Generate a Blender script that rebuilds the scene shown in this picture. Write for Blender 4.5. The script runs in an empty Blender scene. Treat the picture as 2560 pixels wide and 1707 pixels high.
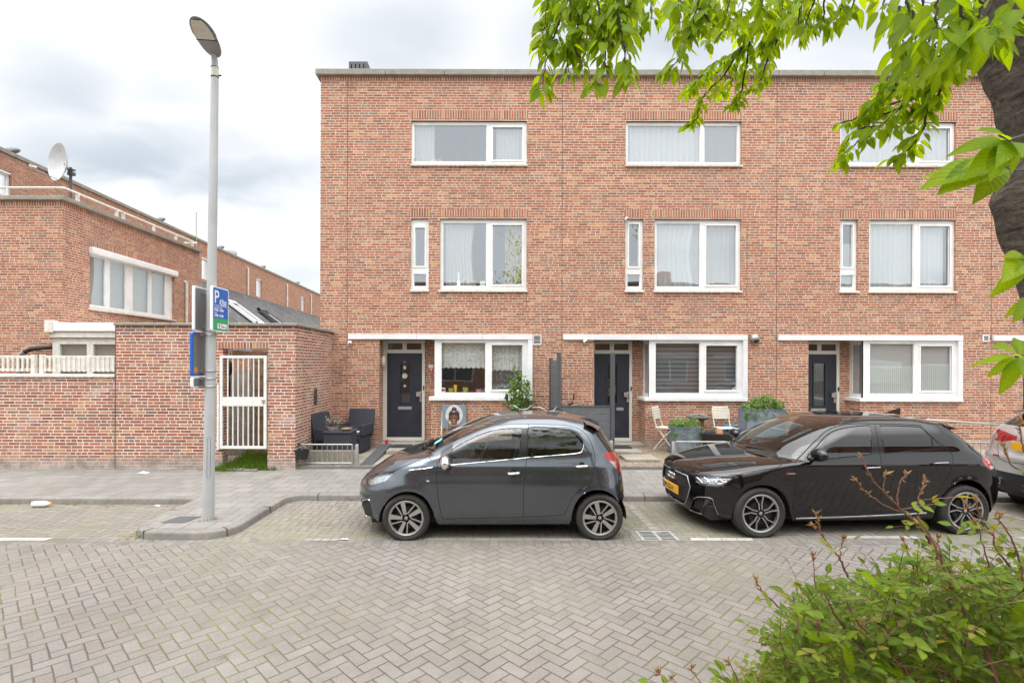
import bpy, bmesh, math, random
import numpy as np
from mathutils import Vector, Matrix, geometry
R = math.radians
sc = bpy.context.scene
COL = sc.collection
HC, FPX, XP, YP, ROLL = 2.10, 1300.0, 1225.0, 909.0, 0.0026   # camera height, focal length and principal point in photo pixels

KY = FPX / 1208
def at(u, v, Y):
    """point of the place seen at photo pixel (u, v) at distance Y"""
    a, b = u - XP, (v - YP) - ROLL * (u - XP)
    return Vector((a / FPX * Y, Y, HC - b / FPX * Y))

def gnd(u, v, z=0.0):
    b = (v - YP) - ROLL * (u - XP)
    return at(u, v, (HC - z) * FPX / b)

# ---------------------------------------------------------------- mesh building
class MB:
    def __init__(s):
        s.v, s.f, s.m, s.cur = [], [], [], 0
    def add(s, vs, fs):
        n = len(s.v)
        s.v.extend(tuple(p) for p in vs)
        for f in fs:
            s.f.append(tuple(i + n for i in f)); s.m.append(s.cur)
    def quad(s, a, b, c, d): s.add([a, b, c, d], [(0, 1, 2, 3)])
    def box(s, x0, x1, y0, y1, z0, z1):
        s.add([(x0, y0, z0), (x1, y0, z0), (x1, y1, z0), (x0, y1, z0), (x0, y0, z1), (x1, y0, z1), (x1, y1, z1), (x0, y1, z1)],
              [(0, 3, 2, 1), (4, 5, 6, 7), (0, 1, 5, 4), (1, 2, 6, 5), (2, 3, 7, 6), (3, 0, 4, 7)])
        return s
    def obox(s, M, sx, sy, sz):
        x, y, z = sx / 2, sy / 2, sz / 2
        n = [M @ Vector(p) for p in ((-x, -y, -z), (x, -y, -z), (x, y, -z), (-x, y, -z), (-x, -y, z), (x, -y, z), (x, y, z), (-x, y, z))]
        s.add(n, [(0, 3, 2, 1), (4, 5, 6, 7), (0, 1, 5, 4), (1, 2, 6, 5), (2, 3, 7, 6), (3, 0, 4, 7)])
        return s
    def bar(s, a, b, w, h, up=(0, 0, 1)):
        a, b = Vector(a), Vector(b); d = b - a
        z = d.normalized(); x = Vector(up).cross(z)
        if x.length < 1e-4: x = Vector((1, 0, 0)).cross(z)
        x.normalize(); y = z.cross(x)
        M = Matrix((x, y, z)).transposed().to_4x4(); M.translation = (a + b) / 2
        return s.obox(M, w, h, d.length)
    def tube(s, pts, r, n=8, cap=True):
        pts = [Vector(p) for p in pts]; k = len(pts)
        rr = r if isinstance(r, (list, tuple)) else [r] * k
        vs, fs, prev = [], [], None
        for i, p in enumerate(pts):
            t = (pts[min(i + 1, k - 1)] - pts[max(i - 1, 0)])
            t = t.normalized() if t.length > 1e-9 else Vector((0, 0, 1))
            if prev is None:
                x = t.cross(Vector((0, 0, 1)))
                if x.length < 1e-3: x = t.cross(Vector((0, 1, 0)))
            else:
                x = prev - t * prev.dot(t)
            x.normalize(); prev = x; y = t.cross(x)
            for j in range(n):
                a = 2 * math.pi * j / n
                vs.append(p + (x * math.cos(a) + y * math.sin(a)) * rr[i])
        for i in range(k - 1):
            for j in range(n):
                fs.append((i * n + j, i * n + (j + 1) % n, (i + 1) * n + (j + 1) % n, (i + 1) * n + j))
        if cap:
            fs.append(tuple(range(n - 1, -1, -1))); fs.append(tuple((k - 1) * n + j for j in range(n)))
        s.add(vs, fs); return s
    def cyl(s, p, axis, r, h, n=16, r2=None):
        p = Vector(p); return s.tube([p, p + Vector(axis).normalized() * h], [r, r if r2 is None else r2], n)
    def lathe(s, prof, M=None, n=24):
        M = M or Matrix.Identity(4); k = len(prof)
        vs = [M @ Vector((r * math.cos(2 * math.pi * j / n), r * math.sin(2 * math.pi * j / n), z)) for r, z in prof for j in range(n)]
        fs = [(i * n + j, i * n + (j + 1) % n, (i + 1) * n + (j + 1) % n, (i + 1) * n + j) for i in range(k - 1) for j in range(n)]
        s.add(vs, fs); return s
    def prism(s, poly, d0, d1, M=None):
        """polygon in local x,z (list of 2-D points) extruded along local y from d0 to d1"""
        M = M or Matrix.Identity(4); n = len(poly)
        if sum(poly[i][0] * poly[(i + 1) % n][1] - poly[(i + 1) % n][0] * poly[i][1] for i in range(n)) < 0: poly = poly[::-1]
        vs = [M @ Vector((x, d0, z)) for x, z in poly] + [M @ Vector((x, d1, z)) for x, z in poly]
        tri = geometry.tessellate_polygon([[Vector((x, z, 0)) for x, z in poly]])
        fs = []
        for a, b, c in tri:
            pa, pb, pc = poly[a], poly[b], poly[c]
            if (pb[0] - pa[0]) * (pc[1] - pa[1]) - (pc[0] - pa[0]) * (pb[1] - pa[1]) < 0: b, c = c, b
            fs.append((a, b, c)); fs.append((n + a, n + c, n + b))
        fs += [(i, n + i, n + (i + 1) % n, (i + 1) % n) for i in range(n)]
        s.add(vs, fs); return s
    def grid(s, fn, nu, nv, closed=False):
        vs = [fn(i / (nu - 1), j / (nv - 1)) for i in range(nu) for j in range(nv)]
        fs = [(i * nv + j, (i + 1) * nv + j, (i + 1) * nv + j + 1, i * nv + j + 1) for i in range(nu - 1) for j in range(nv - 1)]
        s.add(vs, fs); return s
    def ell(s, c, rx, ry, rz, n=16, m=10, M=None):
        M = M or Matrix.Identity(4); c = Vector(c)
        prof = [(math.cos(-math.pi / 2 + math.pi * i / m), math.sin(-math.pi / 2 + math.pi * i / m)) for i in range(m + 1)]
        vs = [c + M @ Vector((rx * a * math.cos(2 * math.pi * j / n), ry * a * math.sin(2 * math.pi * j / n), rz * b)) for a, b in prof for j in range(n)]
        fs = [(i * n + j, i * n + (j + 1) % n, (i + 1) * n + (j + 1) % n, (i + 1) * n + j) for i in range(m) for j in range(n)]
        s.add(vs, fs); return s
    def frame(s, x0, x1, z0, z1, w, y0, y1, bottom=None):
        b = w if bottom is None else bottom
        s.box(x0, x1, y0, y1, z1 - w, z1); s.box(x0, x1, y0, y1, z0, z0 + b)
        s.box(x0, x0 + w, y0, y1, z0 + b, z1 - w); s.box(x1 - w, x1, y0, y1, z0 + b, z1 - w); return s
    def build(s, name, mat, parent=None, smooth=None, bevel=0, loc=None, seg=2):
        me = bpy.data.meshes.new(name); me.from_pydata(s.v, [], s.f)
        mats = mat if isinstance(mat, (list, tuple)) else [mat]
        for m in mats: me.materials.append(m)
        if len(mats) > 1: me.polygons.foreach_set('material_index', s.m)
        if smooth is not None:
            me.polygons.foreach_set('use_smooth', [True] * len(s.f))
            if smooth < 180: me.set_sharp_from_angle(angle=R(smooth))
        me.update()
        o = bpy.data.objects.new(name, me); COL.objects.link(o)
        if parent is not None: o.parent = parent
        if loc is not None: o.location = loc
        if bevel:
            b = o.modifiers.new('Bevel', 'BEVEL'); b.width = bevel; b.segments = seg; b.limit_method = 'ANGLE'; b.angle_limit = R(40)
            b.harden_normals = False
        return o

def thing(name, label, cat, loc=(0, 0, 0), rz=0, group=None):
    o = bpy.data.objects.new(name, None); COL.objects.link(o); o.location = loc; o.rotation_euler = (0, 0, rz)
    o.empty_display_size = .1
    return tag(o, label, cat, group)
def tag(o, label, cat, group=None):
    o['label'] = label; o['category'] = cat; o['kind'] = 'thing'
    if group: o['group'] = group
    return o
def kind(o, k): o['kind'] = k; return o
def dup(root, loc=None, rz=None, label=None, group=None):
    r = root.copy(); COL.objects.link(r)
    if loc is not None: r.location = loc
    if rz is not None: r.rotation_euler = (0, 0, rz)
    if label: r['label'] = label
    if group: r['group'] = group
    for ch in list(root.children):
        c = ch.copy(); COL.objects.link(c); c.parent = r
        for g in list(ch.children):
            d = g.copy(); COL.objects.link(d); d.parent = c
    return r

# ---------------------------------------------------------------- materials
def s2l(c): return tuple(((x / 255 + .055) / 1.055) ** 2.4 if x > 10.3 else x / 255 / 12.92 for x in c)
class NT:
    def __init__(s, name):
        s.mat = bpy.data.materials.new(name); s.mat.use_nodes = True
        s.t = s.mat.node_tree; s.t.nodes.clear()
        s.out = s.n('ShaderNodeOutputMaterial')
    def n(s, typ, **kw):
        o = s.t.nodes.new(typ)
        for k, v in kw.items(): setattr(o, k, v)
        return o
    def set(s, sock, val):
        if val is None: return
        if hasattr(val, 'is_linked') or hasattr(val, 'links'): s.t.links.new(val, sock)
        else:
            if isinstance(val, tuple) and sock.type == 'RGBA' and len(val) == 3: val = (*val, 1)
            sock.default_value = val
    def m(s, op, a, b=None, c=None, clamp=False):
        o = s.n('ShaderNodeMath', operation=op, use_clamp=clamp)
        for i, v in enumerate((a, b, c)):
            if v is not None: s.set(o.inputs[i], v)
        return o.outputs[0]
    def mix(s, f, a, b, bt='MIX'):
        o = s.n('ShaderNodeMix', data_type='RGBA', blend_type=bt)
        s.set(o.inputs[0], f); s.set(o.inputs[6], a); s.set(o.inputs[7], b); return o.outputs[2]
    def mixf(s, f, a, b):
        o = s.n('ShaderNodeMix', data_type='FLOAT'); s.set(o.inputs[0], f); s.set(o.inputs[2], a); s.set(o.inputs[3], b); return o.outputs[0]
    def noise(s, vec, scale, detail=3, rough=.5, dist=0):
        o = s.n('ShaderNodeTexNoise'); s.set(o.inputs['Vector'], vec); s.set(o.inputs['Scale'], scale)
        o.inputs['Detail'].default_value = detail; o.inputs['Roughness'].default_value = rough; o.inputs['Distortion'].default_value = dist
        return o.outputs['Fac']
    def white(s, a, b=None):
        o = s.n('ShaderNodeTexWhiteNoise', noise_dimensions='2D' if b is not None else '1D')
        if b is None: s.set(o.inputs['W'], a)
        else: s.set(o.inputs['Vector'], s.comb(a, b, 0.0))
        return o.outputs['Value']
    def comb(s, x, y, z):
        o = s.n('ShaderNodeCombineXYZ')
        for i, v in enumerate((x, y, z)): s.set(o.inputs[i], v)
        return o.outputs[0]
    def sep(s, v):
        o = s.n('ShaderNodeSeparateXYZ'); s.set(o.inputs[0], v); return o.outputs
    def ramp(s, f, stops, interp='LINEAR'):
        o = s.n('ShaderNodeValToRGB'); o.color_ramp.interpolation = interp; e = o.color_ramp.elements
        while len(e) < len(stops): e.new(.5)
        for i, (p, c) in enumerate(stops):
            e[i].position = p; e[i].color = (*c, 1) if len(c) == 3 else c
        s.set(o.inputs[0], f); return o.outputs[0]
    def rng(s, v, a, b, c=0.0, d=1.0):
        o = s.n('ShaderNodeMapRange'); s.set(o.inputs[0], v)
        for i, x in enumerate((a, b, c, d)): s.set(o.inputs[i + 1], x)
        return o.outputs[0]
    def pos(s): return s.n('ShaderNodeNewGeometry').outputs['Position']
    def obj(s): return s.n('ShaderNodeTexCoord').outputs['Object']
    def nor(s): return s.n('ShaderNodeNewGeometry').outputs['True Normal']
    def bump(s, h, strength=.3, dist=.01):
        o = s.n('ShaderNodeBump'); s.set(o.inputs['Height'], h); o.inputs['Strength'].default_value = strength; o.inputs['Distance'].default_value = dist
        return o.outputs[0]
    def bsdf(s, color, rough=.6, metal=0.0, normal=None, spec=.5, **kw):
        o = s.n('ShaderNodeBsdfPrincipled')
        s.set(o.inputs['Base Color'], color); s.set(o.inputs['Roughness'], rough); s.set(o.inputs['Metallic'], metal)
        s.set(o.inputs['Specular IOR Level'], spec)
        for k, v in kw.items(): s.set(o.inputs[k.replace('_', ' ')], v)
        if normal is not None: s.set(o.inputs['Normal'], normal)
        return o.outputs[0]
    def done(s, sh): s.t.links.new(sh, s.out.inputs['Surface']); return s.mat

def pm(name, col, rough=.6, metal=0.0, var=.12, scale=6, bump=.15, fine=90, spec=.5, **kw):
    """plain painted / plastic / metal surface with a little unevenness"""
    n = NT(name); p = n.pos()
    a = n.noise(p, scale, 4, .6); b = n.noise(p, fine, 2)
    f = n.rng(a, .3, .7, 1 - var, 1 + var * .6)
    c = n.mix(1.0, col, n.comb(f, f, f), 'MULTIPLY')
    r = n.rng(a, .3, .7, max(0, rough - .06), min(1, rough + .08))
    nn = n.bump(b, bump, .002) if bump else None
    return n.done(n.bsdf(c, r, metal, nn, spec, **kw))
# ---------------------------------------------------------------- brick, paving
PAL_HOUSE = [(0, (0.233, 0.106, 0.072)), (0.14, (0.306, 0.118, 0.07)), (0.32, (0.368, 0.137, 0.077)), (0.52, (0.412, 0.163, 0.091)), (0.66, (0.363, 0.155, 0.097)), (0.77, (0.273, 0.152, 0.106)), (0.86, (0.453, 0.219, 0.118)), (0.95, (0.516, 0.28, 0.15)), (1, (0.231, 0.161, 0.123))]
PAL_WALL = [(0, (0.215, 0.099, 0.075)), (0.15, (0.303, 0.115, 0.077)), (0.38, (0.364, 0.132, 0.081)), (0.54, (0.425, 0.166, 0.093)), (0.66, (0.329, 0.157, 0.115)), (0.78, (0.242, 0.15, 0.119)), (0.87, (0.495, 0.262, 0.135)), (0.95, (0.477, 0.249, 0.139)), (1, (0.19, 0.144, 0.123))]
def brick_mat(name, pal, w=.218, h=.0597, joint=.0125, jcol=(.62, .52, .42), soldier=False, base_stain=0.0, z0=0.1, white=0.0, dim=1.0):
    n = NT(name); p = n.pos(); x, y, z = n.sep(p); nx, ny, nz = n.sep(n.nor())
    side = n.m('GREATER_THAN', n.m('ABSOLUTE', nx), .7)
    top = n.m('GREATER_THAN', n.m('ABSOLUTE', nz), .7)
    u = n.mixf(side, x, y); v = n.mixf(top, z, y)
    wob = n.noise(p, 9.0, 2)
    if soldier:
        u, v = v, u
    v = n.m('ADD', v, n.m('MULTIPLY', n.m('SUBTRACT', wob, .5), .006))
    vr = n.m('DIVIDE', v, h); row = n.m('FLOOR', vr); fv = n.m('FRACT', vr)
    if soldier:
        uo = n.m('ADD', n.m('DIVIDE', u, 50.0), .5)
    else:
        uo = n.m('ADD', n.m('DIVIDE', u, w), n.m('ADD', n.m('MULTIPLY', n.m('MODULO', n.m('ADD', row, 4000.0), 2.0), .5), n.m('MULTIPLY', n.white(row), .38)))
    cell = n.m('FLOOR', uo); fu = n.m('FRACT', uo)
    if soldier:
        ww = 50.0; fu2 = fu; idx = cell
    else:
        split = n.m('LESS_THAN', n.white(n.m('ADD', cell, 7.7), row), .17)
        fud = n.m('MULTIPLY', fu, 2.0)
        fu2 = n.mixf(split, fu, n.m('FRACT', fud))
        ww = n.mixf(split, w, w * .5)
        idx = n.m('ADD', cell, n.m('MULTIPLY', split, n.m('MULTIPLY', n.m('FLOOR', fud), .5)))
    du = n.m('MULTIPLY', n.m('MINIMUM', fu2, n.m('SUBTRACT', 1.0, fu2)), ww)
    dv = n.m('MULTIPLY', n.m('MINIMUM', fv, n.m('SUBTRACT', 1.0, fv)), h)
    d = n.m('MINIMUM', du, dv)
    d = n.m('ADD', d, n.m('MULTIPLY', n.m('SUBTRACT', n.noise(p, 60.0, 2), .5), .003))
    mask = n.rng(d, joint * .5 - .0012, joint * .5 + .0016)          # 1 on brick, 0 in the joint
    big = n.noise(p, .55, 3, .6)
    t = n.m('ADD', n.white(idx, row), n.m('MULTIPLY', n.m('SUBTRACT', big, .5), .22), clamp=True)
    col = n.ramp(t, [(a, tuple(q * dim for q in c)) for a, c in pal], 'LINEAR')
    grain = n.noise(p, 130.0, 3, .7); mid = n.noise(p, 22.0, 3, .6)
    g = n.m('MULTIPLY', n.rng(grain, .25, .75, .84, 1.12), n.rng(mid, .3, .7, .86, 1.1))
    col = n.mix(1.0, col, n.comb(g, g, g), 'MULTIPLY')
    jv = n.rng(n.noise(p, 3.0, 3), .3, .7, .82, 1.08)
    jc = n.mix(1.0, tuple(q * dim for q in jcol), n.comb(jv, jv, jv), 'MULTIPLY')
    col = n.mix(mask, jc, col)
    wthr = n.noise(p, 1.3, 5, .62, .4)                                # weather streaks
    col = n.mix(n.rng(wthr, .52, .78, 0, .30), col, (.30, .22, .18))
    stk = n.noise(n.comb(n.m('MULTIPLY', u, 3.2), n.m('MULTIPLY', v, .28), 1.0), 1.0, 4, .6)
    col = n.mix(n.rng(stk, .55, .75, 0, .28), col, (.17, .125, .105)); col = n.mix(n.rng(stk, .42, .30, 0, .16), col, (.55, .44, .38))
    if white:
        ef = n.m('MULTIPLY', n.rng(n.noise(n.comb(n.m('MULTIPLY', u, .7), n.m('MULTIPLY', v, 1.6), 3.0), 1.0, 4, .65), .60, .74), white)
        col = n.mix(ef, col, (.50, .43, .40))
    if base_stain:
        zz = n.m('SUBTRACT', z, z0); nb = n.noise(p, 3.5, 5, .7)
        bs = n.m('MULTIPLY', n.rng(n.m('ADD', zz, n.m('MULTIPLY', n.m('SUBTRACT', nb, .5), .30)), .30, .12), base_stain)
        dirt = n.mix(n.rng(nb, .4, .6), (.24, .21, .18), (.48, .41, .36))
        col = n.mix(n.m('MULTIPLY', bs, .8), col, dirt)
    hgt = n.m('ADD', mask, n.m('MULTIPLY', grain, .35))
    return n.done(n.bsdf(col, n.rng(grain, .2, .8, .78, .95), 0.0, n.bump(hgt, .55, .006), .25))

def paver_mat(name, rot, w=.1, base=(.36, .325, .29), var=.16, moss=.4, joint=.006, herring=True, rw=.2, rh=.1, dark=(.11, .095, .08), light=0.0, bond=.5):
    """concrete block paving: herringbone of 2:1 blocks, or coursed slabs rw x rh"""
    n = NT(name); p = n.pos(); x, y, z = n.sep(p)
    c, s_ = math.cos(rot), math.sin(rot)
    wob = n.m('MULTIPLY', n.m('SUBTRACT', n.noise(p, 1.1, 2), .5), .05)
    wob2 = n.m('MULTIPLY', n.m('SUBTRACT', n.noise(p, 7.0, 2), .5), .008)
    X = n.m('ADD', n.m('ADD', n.m('MULTIPLY', x, c), n.m('MULTIPLY', y, s_)), n.m('ADD', wob, wob2))
    Y = n.m('ADD', n.m('SUBTRACT', n.m('MULTIPLY', y, c), n.m('MULTIPLY', x, s_)), n.m('SUBTRACT', wob, wob2))
    if herring:
        X = n.m('DIVIDE', X, w); Y = n.m('DIVIDE', Y, w)
        i = n.m('FLOOR', X); j = n.m('FLOOR', Y); fx = n.m('FRACT', X); fy = n.m('FRACT', Y)
        k = n.m('MODULO', n.m('ADD', n.m('SUBTRACT', i, j), 40000.0), 4.0)
        e0 = n.m('COMPARE', k, 0.0, .25); e1 = n.m('COMPARE', k, 1.0, .25); e2 = n.m('COMPARE', k, 2.0, .25)
        hor = n.m('LESS_THAN', k, 1.5)
        uu = n.m('ADD', fx, e1); vv = n.m('ADD', fy, e2)
        U = n.mixf(hor, 1.0, 2.0); V = n.mixf(hor, 2.0, 1.0)
        du = n.m('MULTIPLY', n.m('MINIMUM', uu, n.m('SUBTRACT', U, uu)), w)
        dv = n.m('MULTIPLY', n.m('MINIMUM', vv, n.m('SUBTRACT', V, vv)), w)
        ida = n.m('SUBTRACT', i, e1); idb = n.m('SUBTRACT', j, e2)
    else:
        vr = n.m('DIVIDE', Y, rh); row = n.m('FLOOR', vr); fv = n.m('FRACT', vr)
        ur = n.m('ADD', n.m('DIVIDE', X, rw), n.m('MULTIPLY', n.m('MODULO', n.m('ADD', row, 4000.0), 2.0), bond))
        ida = n.m('FLOOR', ur); idb = row; fu = n.m('FRACT', ur)
        du = n.m('MULTIPLY', n.m('MINIMUM', fu, n.m('SUBTRACT', 1.0, fu)), rw)
        dv = n.m('MULTIPLY', n.m('MINIMUM', fv, n.m('SUBTRACT', 1.0, fv)), rh)
    d = n.m('ADD', n.m('MINIMUM', du, dv), n.m('MULTIPLY', n.m('SUBTRACT', n.noise(p, 45.0, 2), .5), .004))
    rnd = n.white(ida, idb)
    jw = n.rng(n.noise(p, 1.7, 2), .3, .7, joint * .5, joint * 1.0)
    mask = n.rng(n.m('SUBTRACT', d, jw), -.0012, .003)
    big = n.noise(p, .35, 4, .6); mid = n.noise(p, 4.0, 4, .65)
    sp = n.noise(p, 230.0, 2, .8); sp2 = n.noise(p, 120.0, 2, .6)
    f = n.m('MULTIPLY', n.m('MULTIPLY', n.rng(rnd, 0, 1, 1 - var, 1 + var * .7), n.rng(big, .3, .7, .86, 1.12)), n.m('MULTIPLY', n.rng(mid, .3, .7, .9, 1.08), n.rng(sp, .28, .72, .55, 1.45)))
    col = n.mix(1.0, base, n.comb(f, f, f), 'MULTIPLY')
    col = n.mix(n.m('MULTIPLY', n.white(n.m('ADD', ida, 3.3), idb), .22), col, n.mix(1.0, (.225, .222, .228), n.comb(f, f, f), 'MULTIPLY'))
    col = n.mix(n.rng(sp2, .63, .70, 0, .5), col, (.62, .60, .57))
    stn = n.noise(p, .9, 5, .7, .3)
    col = n.mix(n.rng(stn, .55, .75, 0, .42), col, (.12, .105, .095))
    oil = n.noise(p, 2.3, 3, .5, .2)
    col = n.mix(n.rng(oil, .68, .76, 0, .45), col, (.075, .068, .064))
    ms = n.rng(n.noise(p, .6, 4, .6), .42, .66, 0, moss)
    jc = n.mix(ms, dark, (.17, .19, .055))
    col = n.mix(mask, jc, col)
    edge = n.rng(d, .004, .022, 1.0, 0.0)
    col = n.mix(n.m('MULTIPLY', n.m('MULTIPLY', edge, ms), .5), col, (.20, .22, .07))
    hgt = n.m('ADD', n.m('ADD', n.rng(d, 0, .012), n.m('MULTIPLY', sp, .25)), n.m('MULTIPLY', rnd, .5))
    return n.done(n.bsdf(col, .9, 0.0, n.bump(hgt, .6, .006), .2))

def concrete_mat(name, base, moss=.3, scale=1.0, rough=.9):
    n = NT(name); p = n.pos()
    a = n.noise(p, 2.5 * scale, 5, .65, .3); b = n.noise(p, 14 * scale, 4, .7); sp = n.noise(p, 210, 2, .8)
    f = n.m('MULTIPLY', n.rng(a, .3, .7, .78, 1.16), n.m('MULTIPLY', n.rng(b, .3, .7, .82, 1.1), n.rng(sp, .28, .72, .75, 1.25)))
    col = n.mix(1.0, base, n.comb(f, f, f), 'MULTIPLY')
    col = n.mix(n.rng(n.noise(p, 5.0 * scale, 5, .7), .55, .72, 0, moss), col, (.15, .15, .09))
    return n.done(n.bsdf(col, rough, 0.0, n.bump(n.m('ADD', sp, b), .35, .004), .2))

def gravel_mat():
    n = NT('gravel'); p = n.pos()
    v = n.n('ShaderNodeTexVoronoi'); n.set(v.inputs['Vector'], p); v.inputs['Scale'].default_value = 42
    r = n.sep(v.outputs['Color'])[0]
    col = n.ramp(r, [(0, (.16, .12, .08)), (.3, (.33, .25, .17)), (.6, (.46, .38, .28)), (.85, (.56, .49, .39)), (1, (.24, .17, .11))])
    col = n.mix(n.rng(v.outputs['Distance'], .25, .6, 0, .8), col, (.09, .07, .05))
    return n.done(n.bsdf(col, .9, 0.0, n.bump(v.outputs['Distance'], -1.0, .02), .2))

def glass_mat(name, tint=(.86, .9, .9), refl=.16, grow=1.0, rough=.0, gcol=(1, 1, 1)):
    """window glass: a clear sheet with a real reflection that grows towards grazing angles"""
    n = NT(name)
    tr = n.n('ShaderNodeBsdfTransparent'); tr.inputs[0].default_value = (*tint, 1)
    gl = n.n('ShaderNodeBsdfGlossy'); gl.inputs['Roughness'].default_value = rough; gl.inputs['Color'].default_value = (*gcol, 1)
    nz = n.bump(n.noise(n.pos(), 1.1, 1), .03, .1); n.set(gl.inputs['Normal'], nz)
    lw = n.n('ShaderNodeLayerWeight'); lw.inputs[0].default_value = .5
    f = n.m('ADD', refl, n.m('MULTIPLY', n.m('POWER', lw.outputs['Facing'], 4.0), grow), clamp=True)
    mx = n.n('ShaderNodeMixShader'); n.set(mx.inputs[0], f); n.set(mx.inputs[1], tr.outputs[0]); n.set(mx.inputs[2], gl.outputs[0])
    return n.done(mx.outputs[0])

def cloth_mat(name, col, trans=.4, stripes=None, pat=None, alpha=1.0):
    n = NT(name); p = n.obj(); x, y, z = n.sep(p)
    c = n.mix(n.rng(n.noise(p, 40, 3), .3, .7, 0, .12), col, tuple(q * .7 for q in col))
    if stripes:
        s = n.rng(n.m('SINE', n.m('MULTIPLY', z, stripes[1])), -.25, .25); c = n.mix(s, c, stripes[0])
    if pat:
        s = n.rng(n.noise(p, pat[1], 3, .6, 1.5), .48, .56); c = n.mix(s, c, pat[0])
    d = n.n('ShaderNodeBsdfDiffuse'); n.set(d.inputs[0], c)
    t = n.n('ShaderNodeBsdfTranslucent'); n.set(t.inputs[0], c)
    mx = n.n('ShaderNodeMixShader'); mx.inputs[0].default_value = trans; n.set(mx.inputs[1], d.outputs[0]); n.set(mx.inputs[2], t.outputs[0])
    out = mx.outputs[0]
    if alpha is not None and not (isinstance(alpha, float) and alpha >= 1):
        tr = n.n('ShaderNodeBsdfTransparent'); m2 = n.n('ShaderNodeMixShader')
        if alpha == 'lace':
            v = n.n('ShaderNodeTexVoronoi'); n.set(v.inputs['Vector'], n.comb(x, 0.0, z)); v.inputs['Scale'].default_value = 26
            a = n.rng(v.outputs['Distance'], .18, .38, .40, .97)
            a = n.m('MAXIMUM', a, n.rng(z, .36, .46, 0, .72))
        elif alpha == 'dots':
            fx = n.m('SUBTRACT', n.m('FRACT', n.m('MULTIPLY', x, 22.0)), .5); fz = n.m('SUBTRACT', n.m('FRACT', n.m('MULTIPLY', z, 22.0)), .5)
            dd = n.m('SQRT', n.m('ADD', n.m('MULTIPLY', fx, fx), n.m('MULTIPLY', fz, fz)))
            a = n.rng(dd, .24, .32, .12, .93)
        elif alpha == 'specks':
            a = n.rng(n.noise(p, 38, 2), .58, .64, .05, .95)
        else: a = alpha
        n.set(m2.inputs[0], a); n.set(m2.inputs[1], tr.outputs[0]); n.set(m2.inputs[2], out); out = m2.outputs[0]
    return n.done(out)

def leaf_mat(name, c1, c2, c3=None, trans=.5, rough=.42, tcol=None, red=0.0):
    n = NT(name)
    at_ = n.n('ShaderNodeAttribute', attribute_name='tint'); t = at_.outputs['Fac']
    vein = n.n('ShaderNodeAttribute', attribute_name='vein').outputs['Fac']
    stops = [(0, c1), (.75, c2), (1, c3 or c2)]
    c = n.ramp(t, stops)
    c = n.mix(n.rng(n.noise(n.pos(), 60, 3), .35, .65, 0, .22), c, tuple(q * .6 for q in c2))
    c = n.mix(n.m('MULTIPLY', vein, .35), c, (c2[0] * 1.5, c2[1] * 1.35, c2[2] * 1.6))
    al = n.n('ShaderNodeAttribute', attribute_name='along').outputs['Fac']
    rib = n.m('SINE', n.m('MULTIPLY', n.m('SUBTRACT', al, n.m('MULTIPLY', n.m('SUBTRACT', 1.0, vein), .22)), 62.0))
    rk = n.rng(rib, .35, 1.0, 1.0, .82); c = n.mix(1.0, c, n.comb(rk, rk, rk), 'MULTIPLY')
    b = n.bsdf(c, rough, 0.0, n.bump(rib, .35, .002), .22)
    tl = n.n('ShaderNodeBsdfTranslucent')
    k = tcol or (1.7, 1.45, .6)
    n.set(tl.inputs[0], n.mix(1.0, c, k, 'MULTIPLY'))
    mx = n.n('ShaderNodeMixShader'); mx.inputs[0].default_value = trans; n.set(mx.inputs[1], b); n.set(mx.inputs[2], tl.outputs[0])
    return n.done(mx.outputs[0])

def bark_mat(name, c1, c2, scale=1.0):
    n = NT(name); p = n.obj(); x, y, z = n.sep(p)
    q = n.comb(n.m('MULTIPLY', x, 7.0), n.m('MULTIPLY', y, 7.0), n.m('MULTIPLY', z, 34.0))
    a = n.noise(q, 1.0 * scale, 6, .75, .9); b = n.noise(p, 38 * scale, 5, .75, .8)
    c = n.mix(n.rng(a, .35, .65), c1, c2)
    c = n.mix(n.rng(b, .5, .7, 0, .6), c, tuple(v * .4 for v in c1))
    return n.done(n.bsdf(c, .9, 0.0, n.bump(n.m('ADD', a, n.m('MULTIPLY', b, .8)), 1.0, .045), .2))

def carpaint(name, col, flake=0.0, metal=0.0, coat=1.0, rough=.3, dusty=.12):
    n = NT(name); p = n.obj()
    w = n.noise(p, 700, 2, .5); d = n.noise(p, 3.0, 5, .65)
    f = n.rng(w, .3, .7, 1 - flake, 1 + flake)
    c = n.mix(1.0, col, n.comb(f, f, f), 'MULTIPLY')
    z = n.sep(p)[2]
    dust = n.m('MULTIPLY', n.rng(d, .35, .7), n.rng(z, .75, .15, .01, dusty))
    c = n.mix(dust, c, (.23, .21, .19))
    b = n.n('ShaderNodeBsdfPrincipled')
    n.set(b.inputs['Base Color'], c); b.inputs['Metallic'].default_value = metal; n.set(b.inputs['Roughness'], rough)
    b.inputs['Coat Weight'].default_value = coat; b.inputs['Specular IOR Level'].default_value = .5 if metal else 0.0; n.set(b.inputs['Coat Roughness'], n.m('ADD', .02, n.m('MULTIPLY', dust, .9))); b.inputs['Coat IOR'].default_value = 1.6
    return n.done(b.outputs[0])

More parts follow.
